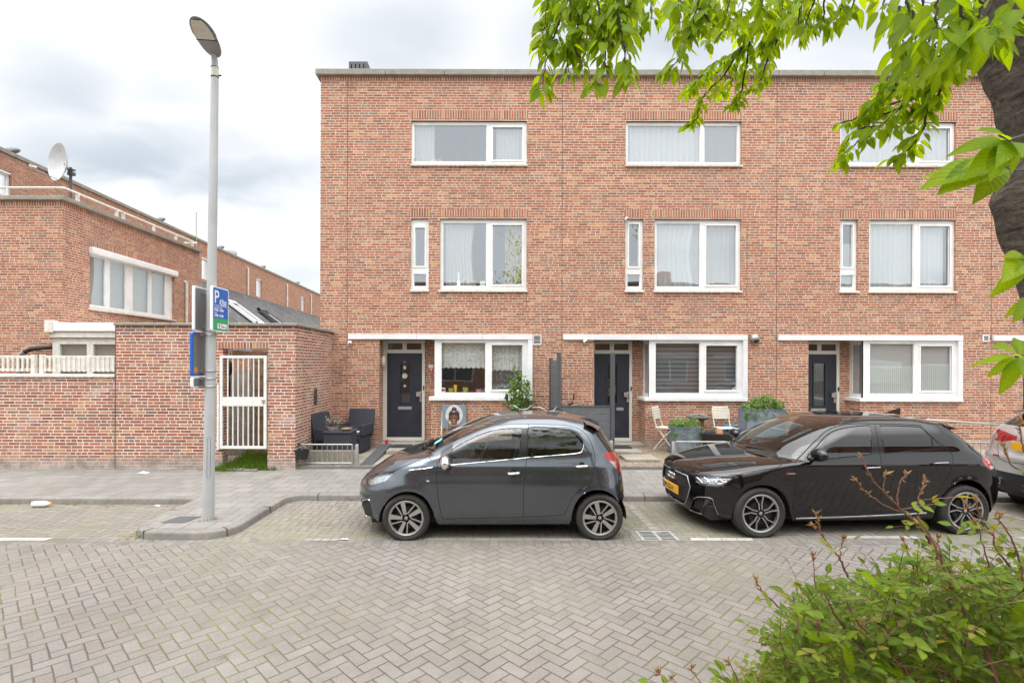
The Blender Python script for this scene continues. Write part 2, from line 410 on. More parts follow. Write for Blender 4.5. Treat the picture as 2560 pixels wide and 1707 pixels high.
W_PAINT = (.78, .78, .77)
MT = {}
def mk():
    M = MT
    M['brick'] = brick_mat('house_brick', PAL_HOUSE, white=.12, base_stain=.7, z0=.10)
    M['soldier'] = brick_mat('soldier_brick', PAL_HOUSE, soldier=True)
    M['wallbrick'] = brick_mat('garden_brick', PAL_WALL, jcol=(.78, .69, .60), base_stain=1.0, z0=.08, white=.8)
    M['wallsoldier'] = brick_mat('garden_soldier', PAL_WALL, soldier=True, jcol=(.62, .53, .45))
    M['farbrick'] = brick_mat('far_brick', [(a, (c[0] * 1.0, c[1] * .95, c[2] * .88)) for a, c in PAL_HOUSE], jcol=(.56, .44, .35))
    M['road'] = paver_mat('road_pavers', R(45) , base=(.180, .159, .141), moss=.4, var=.07, joint=.0054, dark=(.078, .068, .058))
    M['bay'] = paver_mat('bay_pavers', R(0), base=(.195, .175, .147), var=.10, moss=.65, joint=.008)
    M['edge'] = paver_mat('edge_pavers', 0, herring=False, rw=.105, rh=.21, base=(.175, .158, .145), bond=0, moss=.5)
    M['slab'] = paver_mat('slabs', 0, herring=False, rw=.3, rh=.3, base=(.20, .188, .172), var=.10, joint=.006, moss=.3)
    M['kerb'] = concrete_mat('kerb_concrete', (.205, .192, .175), .25)
    M['conc'] = concrete_mat('concrete', (.30, .27, .225), .35)
    M['coping'] = concrete_mat('coping_concrete', (.30, .28, .24), .6, 2.0)
    M['gravel'] = gravel_mat()
    M['earth'] = concrete_mat('earth', (.20, .17, .13), .5)
    M['white'] = pm('white_paint', W_PAINT, .42, var=.10, scale=3, bump=.05)
    M['gatewhite'] = pm('gate_white', (.76, .75, .71), .5, var=.14, scale=9)
    M['offwhite'] = pm('weathered_white', (.66, .64, .58), .6, var=.2, scale=9)
    M['band'] = pm('white_concrete', (.72, .72, .725), .65, var=.10, scale=2.5)
    M['marking'] = concrete_mat('road_marking', (.42, .40, .37), .35, 3.0)
    M['faded'] = concrete_mat('faded_marking', (.27, .25, .225), .4, 3.0)
    M['navy'] = pm('navy_door', (.017, .020, .031), .5, var=.25, fine=160, bump=.3)
    M['doorframe'] = pm('door_frame', (.60, .58, .53), .5, var=.07)
    M['dark'] = pm('dark_void', (.02, .02, .02), .8)
    M['rubber'] = pm('rubber', (.022, .022, .023), .75, var=.3, bump=.4)
    M['black'] = pm('black_plastic', (.018, .018, .02), .45)
    M['anth'] = pm('anthracite', (.075, .08, .087), .5, var=.1)
    M['composite'] = pm('grey_composite', (.115, .12, .13), .65, var=.2, scale=14, bump=.3)
    M['steel'] = pm('galvanised', (.42, .41, .39), .42, .7, var=.25, scale=18)
    M['chrome'] = pm('chrome', (.85, .85, .86), .08, 1.0, var=.03, bump=0)
    M['lampgrey'] = pm('lamp_grey', (.43, .445, .45), .5, .05, var=.12, scale=2)
    M['lampdark'] = pm('lamp_head', (.30, .305, .31), .5, .2)
    M['lens'] = pm('lamp_lens', (.66, .63, .55), .25, var=.15, scale=60)
    M['zinc'] = pm('zinc', (.20, .25, .29), .55, .35, var=.38, scale=5)
    M['wood'] = pm('weathered_wood', (.30, .20, .12), .75, var=.35, scale=12)
    M['chairwood'] = pm('chair_wood', (.60, .55, .47), .7, var=.18)
    M['rattan'] = pm('rattan', (.035, .04, .052), .6, var=.4, scale=60, bump=1.0, fine=55)
    M['terra'] = pm('terracotta', (.46, .22, .12), .8, var=.15)
    M['blueplast'] = pm('blue_plastic', (.03, .22, .42), .45)
    M['curt'] = cloth_mat('sheer_curtain', (.80, .82, .82), .45)
    M['curt2'] = cloth_mat('net_curtain', (.82, .83, .82), .4, alpha=.72)
    M['drape'] = cloth_mat('gold_drape', (.20, .15, .06), .15, pat=((.40, .35, .22), 9))
    M['lace'] = cloth_mat('lace', (.80, .82, .78), .3, alpha='lace')
    M['dots'] = cloth_mat('dotted_film', (.78, .84, .82), .5, alpha='dots')
    M['specks'] = cloth_mat('speckled_film', (.75, .76, .74), .3, alpha='specks')
    M['film'] = cloth_mat('frosted_film', (.70, .76, .74), .5, alpha=.88)
    M['blind'] = cloth_mat('zebra_blind', (.12, .122, .125), .2, stripes=((.21, .212, .215), 62.0))
    M['slatblind'] = cloth_mat('slat_blind', (.72, .76, .74), .4, stripes=((.45, .50, .49), 150.0))
    M['screen'] = cloth_mat('insect_screen', (.20, .21, .21), .3, alpha=.55)
    M['interior'] = pm('interior_plaster', (.36, .35, .34), .9, bump=0)
    M['glass'] = glass_mat('window_glass', (.97, .985, .98), refl=.27, gcol=(.90, .96, 1.0))
    M['bayglass'] = glass_mat('bay_glass', (.97, .985, .98), refl=.11)
    M['glassdark'] = glass_mat('door_glass', (.45, .47, .47), refl=.10)
    M['tile'] = paver_mat('roof_tile', 0, herring=False, rw=.25, rh=.25, base=(.085, .083, .082), dark=(.02, .02, .02), var=.25, moss=.2)
    M['grass'] = leaf_mat('grass_blades', (.06, .12, .014), (.12, .22, .02), (.26, .26, .08), .35)
    M['plant'] = leaf_mat('plant_leaves', (.06, .15, .03), (.13, .26, .05), (.36, .38, .16), .35)
    M['moss'] = leaf_mat('weeds', (.10, .17, .03), (.20, .27, .06), (.33, .30, .12), .35)
    M['red'] = pm('red_paint', (.55, .03, .03), .4)
    M['signblue'] = pm('sign_blue', (.012, .115, .48), .35, var=.04, bump=0)
    M['signgreen'] = pm('sign_green', (.03, .33, .13), .35, var=.04, bump=0)
    M['signwhite'] = pm('sign_white', (.80, .82, .83), .35, var=.04, bump=0)
    M['signback'] = pm('sign_back', (.235, .24, .245), .55, .4, var=.1)
mk()

def text_obj(name, body, size, mat, parent, M, depth=.001, ax='LEFT', bold=0.0):
    cu = bpy.data.curves.new(name, 'FONT'); cu.body = body; cu.size = size; cu.extrude = depth; cu.align_x = ax; cu.offset = bold
    t = bpy.data.objects.new(name, cu); COL.objects.link(t)
    dg = bpy.context.evaluated_depsgraph_get()
    me = bpy.data.meshes.new_from_object(t.evaluated_get(dg)); COL.objects.unlink(t); bpy.data.objects.remove(t)
    me.transform(M); me.materials.clear(); me.materials.append(mat)
    o = bpy.data.objects.new(name, me); COL.objects.link(o); o.parent = parent
    return o
# ---------------------------------------------------------------- camera, sky, sun
cam = bpy.data.cameras.new('camera'); co = bpy.data.objects.new('camera', cam); COL.objects.link(co)
cam.sensor_fit = 'HORIZONTAL'; cam.sensor_width = 36; cam.lens = FPX / 2560 * 36
cam.shift_x = (1280 - XP) / 2560; cam.shift_y = (YP - 853.5) / 2560
co.matrix_world = Matrix.Translation((0, 0, HC)) @ Matrix.Rotation(R(90), 4, 'X') @ Matrix.Rotation(ROLL, 4, 'Z')
cam.clip_start = .05; cam.clip_end = 2000; sc.camera = co
sc.view_settings.view_transform = 'Standard'; sc.view_settings.look = 'None'; sc.view_settings.gamma = 1
sc.view_settings.exposure = EXPOSURE if 'EXPOSURE' in globals() else .88
SUN_EL, SUN_AZ = 68, 225      # degrees; azimuth clockwise from +Y

def make_world():
    w = bpy.data.worlds.new('World'); sc.world = w; w.use_nodes = True
    n = NT.__new__(NT); n.mat = w; n.t = w.node_tree; n.t.nodes.clear(); n.out = n.n('ShaderNodeOutputWorld')
    sky = n.n('ShaderNodeTexSky', sky_type='NISHITA'); sky.sun_disc = False
    sky.sun_elevation = R(SUN_EL); sky.sun_rotation = R(SUN_AZ); sky.air_density = 1.2; sky.dust_density = 2.0
    d = n.n('ShaderNodeTexCoord').outputs['Generated']; x, y, z = n.sep(d)
    zz = n.m('MAXIMUM', z, .0)
    pl = n.comb(n.m('DIVIDE', x, n.m('ADD', zz, .22)), n.m('DIVIDE', y, n.m('ADD', zz, .22)), 0.0)
    c1 = n.noise(pl, 1.15, 5, .52, .35); c2 = n.noise(pl, 3.2, 4, .5, .3)
    yy = n.m('MAXIMUM', y, .05)
    wx = n.m('ADD', n.m('DIVIDE', x, yy), n.m('MULTIPLY', n.m('SUBTRACT', c1, .5), .55)); wz = n.m('ADD', n.m('DIVIDE', z, yy), n.m('MULTIPLY', n.m('SUBTRACT', c2, .5), .20))
    g = None
    for (u, v, su, sv, k) in ((250, 395, 330, 75, 1.0), (560, 450, 260, 60, .9), (60, 250, 150, 120, .75), (1010, 90, 220, 110, .7), (1620, 90, 300, 120, .85), (2140, 110, 330, 130, .85), (760, 700, 120, 60, .5), (330, 240, 200, 60, .35)):
        a = n.m('DIVIDE', n.m('SUBTRACT', wx, (u - XP) / FPX), su / FPX); b = n.m('DIVIDE', n.m('SUBTRACT', wz, (YP - v) / FPX), sv / FPX)
        e = n.m('MULTIPLY', n.m('EXPONENT', n.m('MULTIPLY', n.m('ADD', n.m('MULTIPLY', a, a), n.m('MULTIPLY', b, b)), -1.0)), k)
        g = e if g is None else n.m('MAXIMUM', g, e)
    front = n.rng(y, .0, .25)
    gen = n.rng(c1, .50, .68, 0, .55)
    gg = n.mixf(front, gen, g)
    gg = n.m('MULTIPLY', gg, n.rng(c2, .25, .6, .7, 1.05), clamp=True)
    cl = n.mix(gg, (6.3, 6.32, 6.35), (3.55, 3.95, 4.35))
    zen = n.m('MULTIPLY', n.rng(z, .58, .95, 1.0, 4.3), n.rng(y, .25, -.35, 1.0, 1.6))
    cl = n.mix(1.0, cl, n.comb(zen, zen, zen), 'MULTIPLY')
    col = n.mix(.90, sky.outputs[0], cl)
    low = n.rng(z, -.02, .02)
    col = n.mix(low, (1.5, 1.4, 1.3), col)
    bg = n.n('ShaderNodeBackground'); n.set(bg.inputs[0], col); bg.inputs[1].default_value = .1
    n.t.links.new(bg.outputs[0], n.out.inputs[0])
make_world()
sl = bpy.data.lights.new('sun', 'SUN'); sl.energy = .85; sl.angle = R(50); sl.color = (1, .96, .90)
so = bpy.data.objects.new('sun', sl); COL.objects.link(so)
az, el = R(SUN_AZ), R(SUN_EL)
dv = Vector((math.sin(az) * math.cos(el), math.cos(az) * math.cos(el), math.sin(el)))
so.rotation_euler = (-dv).to_track_quat('-Z', 'Y').to_euler(); so.location = dv * 60

# ---------------------------------------------------------------- ground
def sheet(name, x0, x1, y0, y1, z, mat):
    m = MB(); m.quad((x0, y0, z), (x1, y0, z), (x1, y1, z), (x0, y1, z)); return kind(m.build(name, mat), 'structure')
sheet('ground', -400, 400, -300, 400, -.06, MT['earth'])
YE, YB = 6.0, 6.22        # road edge course
sheet('road', -70, 70, -6.5, YE, 0, MT['road'])
sheet('road_edge', -70, 70, YE, YB, 0, MT['edge'])
sheet('parking_bay', -70, 70, YB, 8.3, 0, MT['bay'])
KL, KR = 7.72, 7.95
arc = lambda cx, cy, r, a0, a1, n=7: [(cx + r * math.cos(R(a0 + (a1 - a0) * i / (n - 1))), cy + r * math.sin(R(a0 + (a1 - a0) * i / (n - 1)))) for i in range(n)]
KERB = [(-70, KL), (-4.36, KL), (-4.36, 6.62)] + arc(-3.97, 6.56, .39, 182, 270) + arc(-3.46, 6.53, .36, 272, 350) + [(-3.085, 6.95), (-3.05, 7.75)] + arc(-2.85, 7.75, .2, 175, 92, 4) + [(-2.7, KR), (70, KR)]
KZ = .088
def offset(path, d):
    out = []
    for i, p in enumerate(path):
        a = Vector(path[max(i - 1, 0)]); b = Vector(path[min(i + 1, len(path) - 1)]); t = (b - a).normalized()
        out.append((p[0] - t.y * d, p[1] + t.x * d))
    return out
def make_kerb():
    m = MB(); ps = [(0.0, -.05), (.004, KZ - .02), (.012, KZ - .006), (.026, KZ), (.13, KZ + .003)]
    rows = [[(x, y, z) for x, y in offset(KERB, d)] for d, z in ps]
    k = len(KERB)
    m.add([p for r in rows for p in r], [(a * k + i, a * k + i + 1, (a + 1) * k + i + 1, (a + 1) * k + i) for a in range(len(ps) - 1) for i in range(k - 1)])
    o = kind(m.build('kerb', MT['kerb'], smooth=40), 'structure')
    # joints between kerb stones
    inn = [(x, y) for x, y in offset(KERB, .125)]
    poly = [(-70, 9.9)] + inn + [(70, 9.9)]
    tri = geometry.tessellate_polygon([[Vector((x, y, 0)) for x, y in poly]])
    m = MB(); m.add([(x, y, KZ + .004) for x, y in poly], [t if (poly[t[1]][0] - poly[t[0]][0]) * (poly[t[2]][1] - poly[t[0]][1]) - (poly[t[2]][0] - poly[t[0]][0]) * (poly[t[1]][1] - poly[t[0]][1]) > 0 else (t[0], t[2], t[1]) for t in tri])
    kind(m.build('pavement', MT['slab']), 'structure')
    m = MB(); tot = 0.0; last = -.4
    for i in range(1, k - 1):
        a, b = Vector(KERB[i]), Vector(KERB[i + 1]); L = (b - a).length; s = 0
        t = (b - a).normalized(); nn = Vector((-t.y, t.x))
        while True:
            nxt = last + 1.0
            if nxt > tot + L: break
            p = a + t * (nxt - tot); last = nxt
            if abs(p.x) < 9: m.bar((p.x - nn.x * .002, p.y - nn.y * .002, KZ * .5 + .002), (p.x + nn.x * .128, p.y + nn.y * .128, KZ * .5 + .002), .007, KZ + .008)
        tot += L
    kind(m.build('kerb_joints', MT['dark']), 'structure')
make_kerb()
# white paint marks of the parking bays
def marks():
    m = MB(); rnd = random.Random(3); z = .004
    def row(xa, xb, y, n):
        for i in range(n):
            a = xa + (xb - xa) * i / n + .005; b = xa + (xb - xa) * (i + 1) / n - .005
            sk = .02
            m.quad((a, y - .045, z), (b, y - .045, z), (b + sk, y + .045, z), (a + sk, y + .045, z))
    row(-8.4, -5.24, 6.18, 9); row(2.40, 3.15, 6.24, 4); row(4.3, 5.2, 6.33, 5)
    kind(m.build('parking_marking', MT['marking']), 'structure'); m = MB()
    row(-2.22, -1.80, 6.19, 4); row(-1.2, 1.2, 6.22, 12)
    row(6.4, 7.2, 6.32, 4)
    for x in (2.09, 7.24):
        for i in range(9):
            y = 6.45 + i * .15
            m.quad((x - .05, y + .005, z), (x + .05, y + .005, z), (x + .05, y + .13, z), (x - .05, y + .13, z))
    kind(m.build('faded_marking', MT['faded']), 'structure')
marks()
# front gardens
SF = 107.4; YF = FPX / SF
sheet('garden_paving', -3.95, 1.72, 9.9, 12.9, .135, MT['conc'])
sheet('garden_bed', 6.85, 60, 9.9, 12.9, .135, MT['conc'])
kind(sheet('gravel_bed', 1.72, 6.85, 9.9, 12.9, .145, MT['gravel']), 'stuff')
m = MB(); m.box(-3.95, 60, 9.9, 10.0, -.05, .150)
kind(m.build('garden_kerb', MT['kerb'], bevel=.01), 'structure')
sheet('back_garden', -70, -3.6, 9.9, 70, .10, MT['earth'])

# ---------------------------------------------------------------- walls with openings, windows
def panel(m, x0, x1, z0, z1, y, holes, ret=(1, 1, 1, 1)):
    """front sheet facing -y with rectangular holes (x0,x1,z0,z1,depth); reveals run back by depth"""
    xs = sorted({x0, x1, *[h[0] for h in holes], *[h[1] for h in holes]}); zs = sorted({z0, z1, *[h[2] for h in holes], *[h[3] for h in holes]})
    xs = [x for x in xs if x0 <= x <= x1]; zs = [z for z in zs if z0 <= z <= z1]
    for a, b in zip(xs, xs[1:]):
        for c, d in zip(zs, zs[1:]):
            cx, cz = (a + b) / 2, (c + d) / 2
            if any(h[0] < cx < h[1] and h[2] < cz < h[3] for h in holes): continue
            m.quad((a, y, c), (b, y, c), (b, y, d), (a, y, d))
    for h in holes:
        a, b, c, d, e = h[:5]; r = h[5] if len(h) > 5 else 'lrbt'
        if e <= 0: continue
        if 'l' in r: m.quad((a, y, c), (a, y, d), (a, y + e, d), (a, y + e, c))
        if 'r' in r: m.quad((b, y, d), (b, y, c), (b, y + e, c), (b, y + e, d))
        if 't' in r: m.quad((a, y, d), (b, y, d), (b, y + e, d), (a, y + e, d))
        if 'b' in r: m.quad((a, y, c), (a, y + e, c), (b, y + e, c), (b, y, c))

def curtain(par, x0, x1, z0, z1, y, mat, folds=14, amp=.022, gather=0.0, seed=0, name='curtain', hem=0.0):
    rd = random.Random(seed); ph = [rd.uniform(0, 6.3) for _ in range(4)]; nu = max(24, folds * 8)
    def f(u, v):
        uu = u
        if gather:
            k = gather * (1 - abs(2 * v - 1) ** 1.5) if gather > 0 else 0
            uu = u * (1 - k)
        x = x0 + (x1 - x0) * uu
        a = folds * 6.283 * u
        yy = y + amp * (math.sin(a + ph[0] + .8 * math.sin(3.1 * u + ph[1])) + .35 * math.sin(2.3 * a + ph[2] + v)) * (.6 + .4 * (1 - v))
        zz = z0 + (z1 - z0) * v
        if hem and v < .5: zz -= hem * abs(math.sin(a * .5)) * (1 - 2 * v)
        return (x, yy, zz)
    m = MB(); m.grid(f, nu, 7)
    return m.build(name, mat, par, smooth=180)

def window(par, x0, x1, z0, z1, y, panes, sashes=(), name='window', fw=.05, glass=None, sill=True, mat=None, sill_mat=None, so=(.02, .02)):
    """frame mesh at depth y with panes; returns the frame object so that panes, sill and curtains hang under it"""
    m = MB(); mat = mat or MT['white']
    panel(m, x0, x1, z0, z1, y, [(*p, .05) for p in panes])
    m.quad((x0, y, z1), (x1, y, z1), (x1, y + .07, z1), (x0, y + .07, z1)); m.quad((x1, y, z0), (x1, y, z1), (x1, y + .07, z1), (x1, y + .07, z0)); m.quad((x0, y, z1), (x0, y, z0), (x0, y + .07, z0), (x0, y + .07, z1))
    for i in sashes:
        a, b, c, d = panes[i]; m.frame(a - .034, b + .034, c - .034, d + .034, .034, y - .014, y + .01)
    for a, b, c, d in panes:
        m.frame(a - .001, b + .001, c - .001, d + .001, .012, y + .022, y + .034)
    fr = m.build(name, mat, par)
    for i, (a, b, c, d) in enumerate(panes):
        g = MB(); g.quad((a, y + .035, c), (b, y + .035, c), (b, y + .035, d), (a, y + .035, d)); g.build('pane', (glass[i] if isinstance(glass, (list, tuple)) else glass) or MT['glass'], fr)
    if sill:
        s = MB(); n_ = max(2, int((x1 - x0 + so[0] + so[1]) / .105))
        for i in range(n_):
            a = x0 - so[0] + (x1 - x0 + so[0] + so[1]) * i / n_; b = x0 - so[0] + (x1 - x0 + so[0] + so[1]) * (i + 1) / n_ - .004
            s.add([(a, -.045, z0 - .062), (b, -.045, z0 - .062), (b, y + .02, z0 - .035), (a, y + .02, z0 - .035), (a, -.05, z0 - .03), (b, -.05, z0 - .03), (b, y + .01, z0 + .004), (a, y + .01, z0 + .004)],
                  [(0, 3, 2, 1), (4, 5, 6, 7), (0, 1, 5, 4), (1, 2, 6, 5), (2, 3, 7, 6), (3, 0, 4, 7)])
        s.build('sill', sill_mat or MT['offwhite'], fr, bevel=.006)
    return fr

c_ = 1 / SF
ZV = lambda v: HC + (YP - v) * c_
OX = lambda o: o * c_
MODULE = 536.4 * c_
YR = .48; cr_ = (YF + YR) / FPX
ZR = lambda v: HC + (YP - v) * cr_

def house(k, label, spec):
    X0 = (867.5 - XP) * c_ + MODULE * k
    root = thing('row_house', label, 'house', (X0, YF, 0), group='brick row houses')
    xl = (800 - 867.5) * c_ if k == 0 else 0.0
    xr = MODULE
    ztop = ZV(193)
    top = (OX(158.9), OX(448.4), ZV(410.3), ZV(302.6)); nar = (OX(158.9), OX(203.5), ZV(724), ZV(547.5)); big = (OX(231.8), OX(448.4), ZV(724), ZV(547.5))
    rx0, rx1, bx1 = OX(80.8), OX(210), OX(463.5); zc = ZV(849); zs = ZV(1001)
    m = MB(); dep = .085
    panel(m, xl, xr, .02, ztop, 0, [(*top, dep), (*nar, dep), (*big, dep), (rx0, rx1, .02, zc, YR, 'lt'), (rx1, bx1, zs, zc, 0)])
    m.quad((rx1, YR, .02), (rx1, 0, .02), (rx1, 0, zs), (rx1, YR, zs))
    xd = (1062.7 - XP) * cr_ - (867.5 - XP) * c_
    m.quad((xd, YR, .02), (rx1 + .09, YR, .02), (rx1 + .09, YR, zc), (xd, YR, zc))
    m.quad((xl, 9, .02), (xl, 0, .02), (xl, 0, ztop), (xl, 9, ztop)); m.quad((xr, 0, .02), (xr, 9, .02), (xr, 9, ztop), (xr, 0, ztop)); m.quad((xr, 9, .02), (xl, 9, .02), (xl, 9, ztop), (xr, 9, ztop))
    m.build('wall', MT['brick'], root)
    ds = MB(); ds.box(rx0 + .004, rx1 - .004, .02 if k else -.05, YR + .02, .05, .232); ds.build('doorstep', MT['conc'], root, bevel=.01)
    # movement joints
    j = MB()
    for x, a, b in (((.0 if k == 0 else .006), .3, ztop - .1), (OX(448.4) + .0, ZV(770), ZV(728)) if k != 1 else (OX(463), ZV(836), ZV(560))):
        j.box(x - .004, x + .004, -.002, .0, a, b)
    j.build('expansion_joint', MT['dark'], root)
    w = MB()                                                     # weep slots
    for v, xs in ((417, (190, 300, 410)), (740, (180, 260, 350, 430)), (831, (20, 90, 160, 225, 290, 372)), (226, (60, 200, 330, 470)), (1015, (245, 340, 430))):
        for x in xs: w.box(OX(x) - .004, OX(x) + .004, -.003, .0, ZV(v) - .03, ZV(v) + .03)
    w.build('weep_slot', MT['dark'], root)
    e = -.004
    for (a, b, z0_, z1_, zt_) in ((top[0] - .02, top[1] + .02, ZV(298), ZV(277), top[3]), (nar[0] - .02, nar[1] + .02, ZV(543), ZV(523), nar[3]), (big[0] - .02, big[1] + .02, ZV(543), ZV(523), big[3])):
        s = MB(); s.quad((a, e, z0_), (b, e, z0_), (b, e, z1_), (a, e, z1_)); s.quad((a, e, z0_), (a, .09, z0_), (b, .09, z0_), (b, e, z0_)); s.build('brick_lintel', MT['soldier'], root)
        s = MB(); s.box(a + .02, b - .02, .012, .085, zt_, zt_ + .04); s.build('steel_lintel', MT['steel'], root)
    s = MB(); s.quad((xl, e, ZV(203)), (xr, e, ZV(203)), (xr, e, ztop), (xl, e, ztop)); s.build('soldier_course', MT['soldier'], root)
    cp = MB(); x = xl - (.10 if k == 0 else 0)
    segs = [x, x + 1.62, x + 2.98, x + 4.36, xr] if k == 0 else [0, 1.05, 2.42, 3.72, xr]
    for a, b in zip(segs, segs[1:]):
        if b - a > .2: cp.box(a + .004, b - .004, -.10, .35, ztop, ZV(178.5))
    cp.build('coping', MT['coping'], root, bevel=.012)
    r = MB(); r.box(xl + .05, xr, .35, 8.9, ztop - .3, ztop - .05); r.build('roof', MT['anth'], root)
    # roof terminal box
    rv = MB(); vx = (-.10, -.05, -.25, -.12)[k]; vy = .45; sx = .45
    zt = (9.38, 9.22, 9.36, 9.36)[k]
    hs = [(vx + .05 + i * .10, vx + .075 + i * .10, zt - .17, zt - .06, .05) for i in range(4)] + [(vx + .04 + i * .10, vx + .09 + i * .10, zt - .245, zt - .22, .05) for i in range(4)]
    panel(rv, vx, vx + sx, ztop - .1, zt, vy, hs)
    rv.quad((vx + sx, vy, ztop - .1), (vx + sx, vy + .5, ztop - .1), (vx + sx, vy + .5, zt), (vx + sx, vy, zt)); rv.quad((vx, vy, zt), (vx + sx, vy, zt), (vx + sx, vy + .5, zt), (vx, vy + .5, zt)); rv.quad((vx, vy + .5, ztop - .1), (vx, vy, ztop - .1), (vx, vy, zt), (vx, vy + .5, zt))
    rv.build('roof_vent', MT['anth'], root)
    if True:
        j = MB(); j.box(vx + .02, vx + sx - .02, vy + .06, vy + .48, ztop - .2, zt - .02); j.build('vent_core', MT['dark'], root)
    # rooms behind the glass
    it = MB()
    for z0_, z1_, xa in ((.30, 2.86, rx1 + .1), (3.15, 5.75, .06), (6.1, 8.6, .06)):
        xb, ya, yb = xr - .06, .16, 2.4
        it.quad((xa, yb, z0_), (xb, yb, z0_), (xb, yb, z1_), (xa, yb, z1_)); it.quad((xa, ya, z0_), (xb, ya, z0_), (xb, yb, z0_), (xa, yb, z0_))
        it.quad((xa, ya, z1_), (xa, yb, z1_), (xb, yb, z1_), (xb, ya, z1_)); it.quad((xa, ya, z0_), (xa, yb, z0_), (xa, yb, z1_), (xa, ya, z1_)); it.quad((xb, yb, z0_), (xb, ya, z0_), (xb, ya, z1_), (xb, yb, z1_))
    it.build('interior', MT['interior'], root)
    G = MT['glass']; GS = MT['screen']
    # upper windows
    yw = .055
    x_m = OX(352.6)
    t0, t1, tz0, tz1 = top
    pl = (t0 + .06, x_m - .045, tz0 + .075, tz1 - .075); pr = (x_m + .095, t1 - .10, tz0 + .115, tz1 - .125)
    if k == 1: pr = (x_m + .05, t1 - .07, tz0 + .07, tz1 - .075)
    wt = window(root, t0, t1, tz0, tz1, yw, [pl, pr], (1,) if k != 1 else ())
    pn = [nar[0] + .095, nar[1] - .095, ZV(665), nar[3] - (.20 if k == 0 else .10)]; pb = [nar[0] + .06, nar[1] - .06, nar[2] + .08, ZV(684)]
    wn = window(root, *nar, yw, [tuple(pn), tuple(pb)], (0,))
    b0, b1, bz0, bz1 = big
    ql = (b0 + .065, x_m - .045, bz0 + .085, bz1 - .085); qr = (x_m + .095, b1 - .10, bz0 + .125, bz1 - .13)
    wb = window(root, b0, b1, bz0, bz1, yw, [ql, qr], (1,))
    spec_w = spec['curtains']
    for (which, x0, x1, z0, z1, mat, folds, kw) in spec_w:
        o = {'t': wt, 'n': wn, 'b': wb}[which]
        curtain(o, x0, x1, z0, z1, .15 + kw.pop('dy', 0), mat, folds, **kw)
    if k == 0:
        v = MB(); v.box(nar[0] + .10, nar[1] - .10, yw - .02, yw + .03, nar[3] - .20, nar[3] - .12); v.build('trickle_vent', MT['white'], wn)
    # canopy band, side band, sill band of the bay
    cb = MB(); cx = [xl if False else .03, 1.66 if k == 0 else 2.2, bx1]
    if k == 0: cx = [.03, 1.62, 3.15, bx1]
    for a, b in zip(cx, cx[1:]): cb.box(a + .002, b - .002, -.05, YR + .06, zc, ZV(836))
    cb.build('canopy', MT['band'], root, bevel=.006)
    xg0 = OX(218.9); zt1 = ZV(992.4)
    sb = MB(); sx0 = OX(205.1)
    ex = [sx0, sx0 + .86, sx0 + 1.66, bx1]
    for a, b in zip(ex, ex[1:]): sb.box(a + .002, b - .002, -.06, .20 if a > sx0 + .1 else YR - .002, zs, zt1)
    sb.box(OX(452), bx1, -.045, .06, zt1, zc)
    sb.build('bay_surround', MT['band'], root, bevel=.006)
    zb0, zb1 = zt1, zc
    bl = (OX(235.4), OX(346.4), ZV(982.5), ZV(856.2)); br = (OX(361.5), OX(439.0), ZV(974.5), ZV(862))
    bay = window(root, xg0, OX(452), zb0, zb1, .01, [bl, br], (1,), name='bay_window', sill=False, glass=MT['bayglass'])
    sd = MB(); yb0 = .02
    ya_, yb_ = .09, YR - .1                                       # side light of the bay, facing the door
    for (a, b, c, d) in ((0.02, YR, zb1 - .09, zb1), (0.02, YR, zb0, zb0 + .09), (.02, ya_, zb0 + .09, zb1 - .09), (yb_, YR, zb0 + .09, zb1 - .09)):
        sd.box(xg0 - .0, xg0 + .05, a, b, c, d)
    sd.build('bay_side_frame', MT['white'], bay)
    g = MB(); g.quad((xg0 + .03, yb_, zb0 + .09), (xg0 + .03, ya_, zb0 + .09), (xg0 + .03, ya_, zb1 - .09), (xg0 + .03, yb_, zb1 - .09)); g.build('pane', G, bay)
    # door
    Xr = lambda u: (u - XP) * cr_ - X0 + (0 if k == 0 else 0) - 0.0
    off = (867.5 - XP) * c_
    Xr = lambda u: (u - XP) * cr_ - off
    fx0, fx1, lx0, lx1 = rx0 - .01, Xr(1062.7), Xr(968.5), Xr(1056)
    lz0, lz1, fz1 = ZR(1092.2), ZR(883.4), zc
    df = MB(); yd = YR - .06
    panel(df, fx0, fx1, lz0 - .085, fz1, yd, [(lx0, lx1, lz0, lz1, .03), (lx0 + .02, (lx0 + lx1) / 2 - .05, ZR(874.5), ZR(858.7), .03), ((lx0 + lx1) / 2 + .05, lx1 - .02, ZR(874.5), ZR(858.7), .03)])
    df.quad((fx1, yd, lz0 - .085), (fx1, YR + .01, lz0 - .085), (fx1, YR + .01, fz1), (fx1, yd, fz1))
    df.quad((fx0, yd, lz0 - .085), (fx0, yd + .1, lz0 - .085), (fx1, yd + .1, lz0 - .085), (fx1, yd, lz0 - .085))
    dfo = df.build('door_frame', MT['doorframe'], root)
    g = MB()
    g.quad((lx0, yd + .025, ZR(876)), (lx1, yd + .025, ZR(876)), (lx1, yd + .025, ZR(857)), (lx0, yd + .025, ZR(857))); g.build('pane', MT['glassdark'], dfo)
    bk = MB(); bk.box(fx0, fx1, YR + .05, YR + .07, .1, fz1); bk.build('hall_back', MT['anth'], dfo)
    gx = (Xr(1002.5), Xr(1025.7), ZR(1006), ZR(911)) if k != 2 else (Xr(1002.5) - .02, Xr(1025.7) + .02, ZR(1012), ZR(906))
    dm = MB(); yl = yd + .022
    panel(dm, lx0, lx1, lz0, lz1, yl, [(*gx, .03)])
    dm.frame(gx[0] - .03, gx[1] + .03, gx[2] - .03, gx[3] + .03, .03, yl - .012, yl + .005)
    dm.box(lx0, lx1, yl - .02, yl + .01, lz0, lz0 + .07)
    door = dm.build('door', MT['navy'], root)
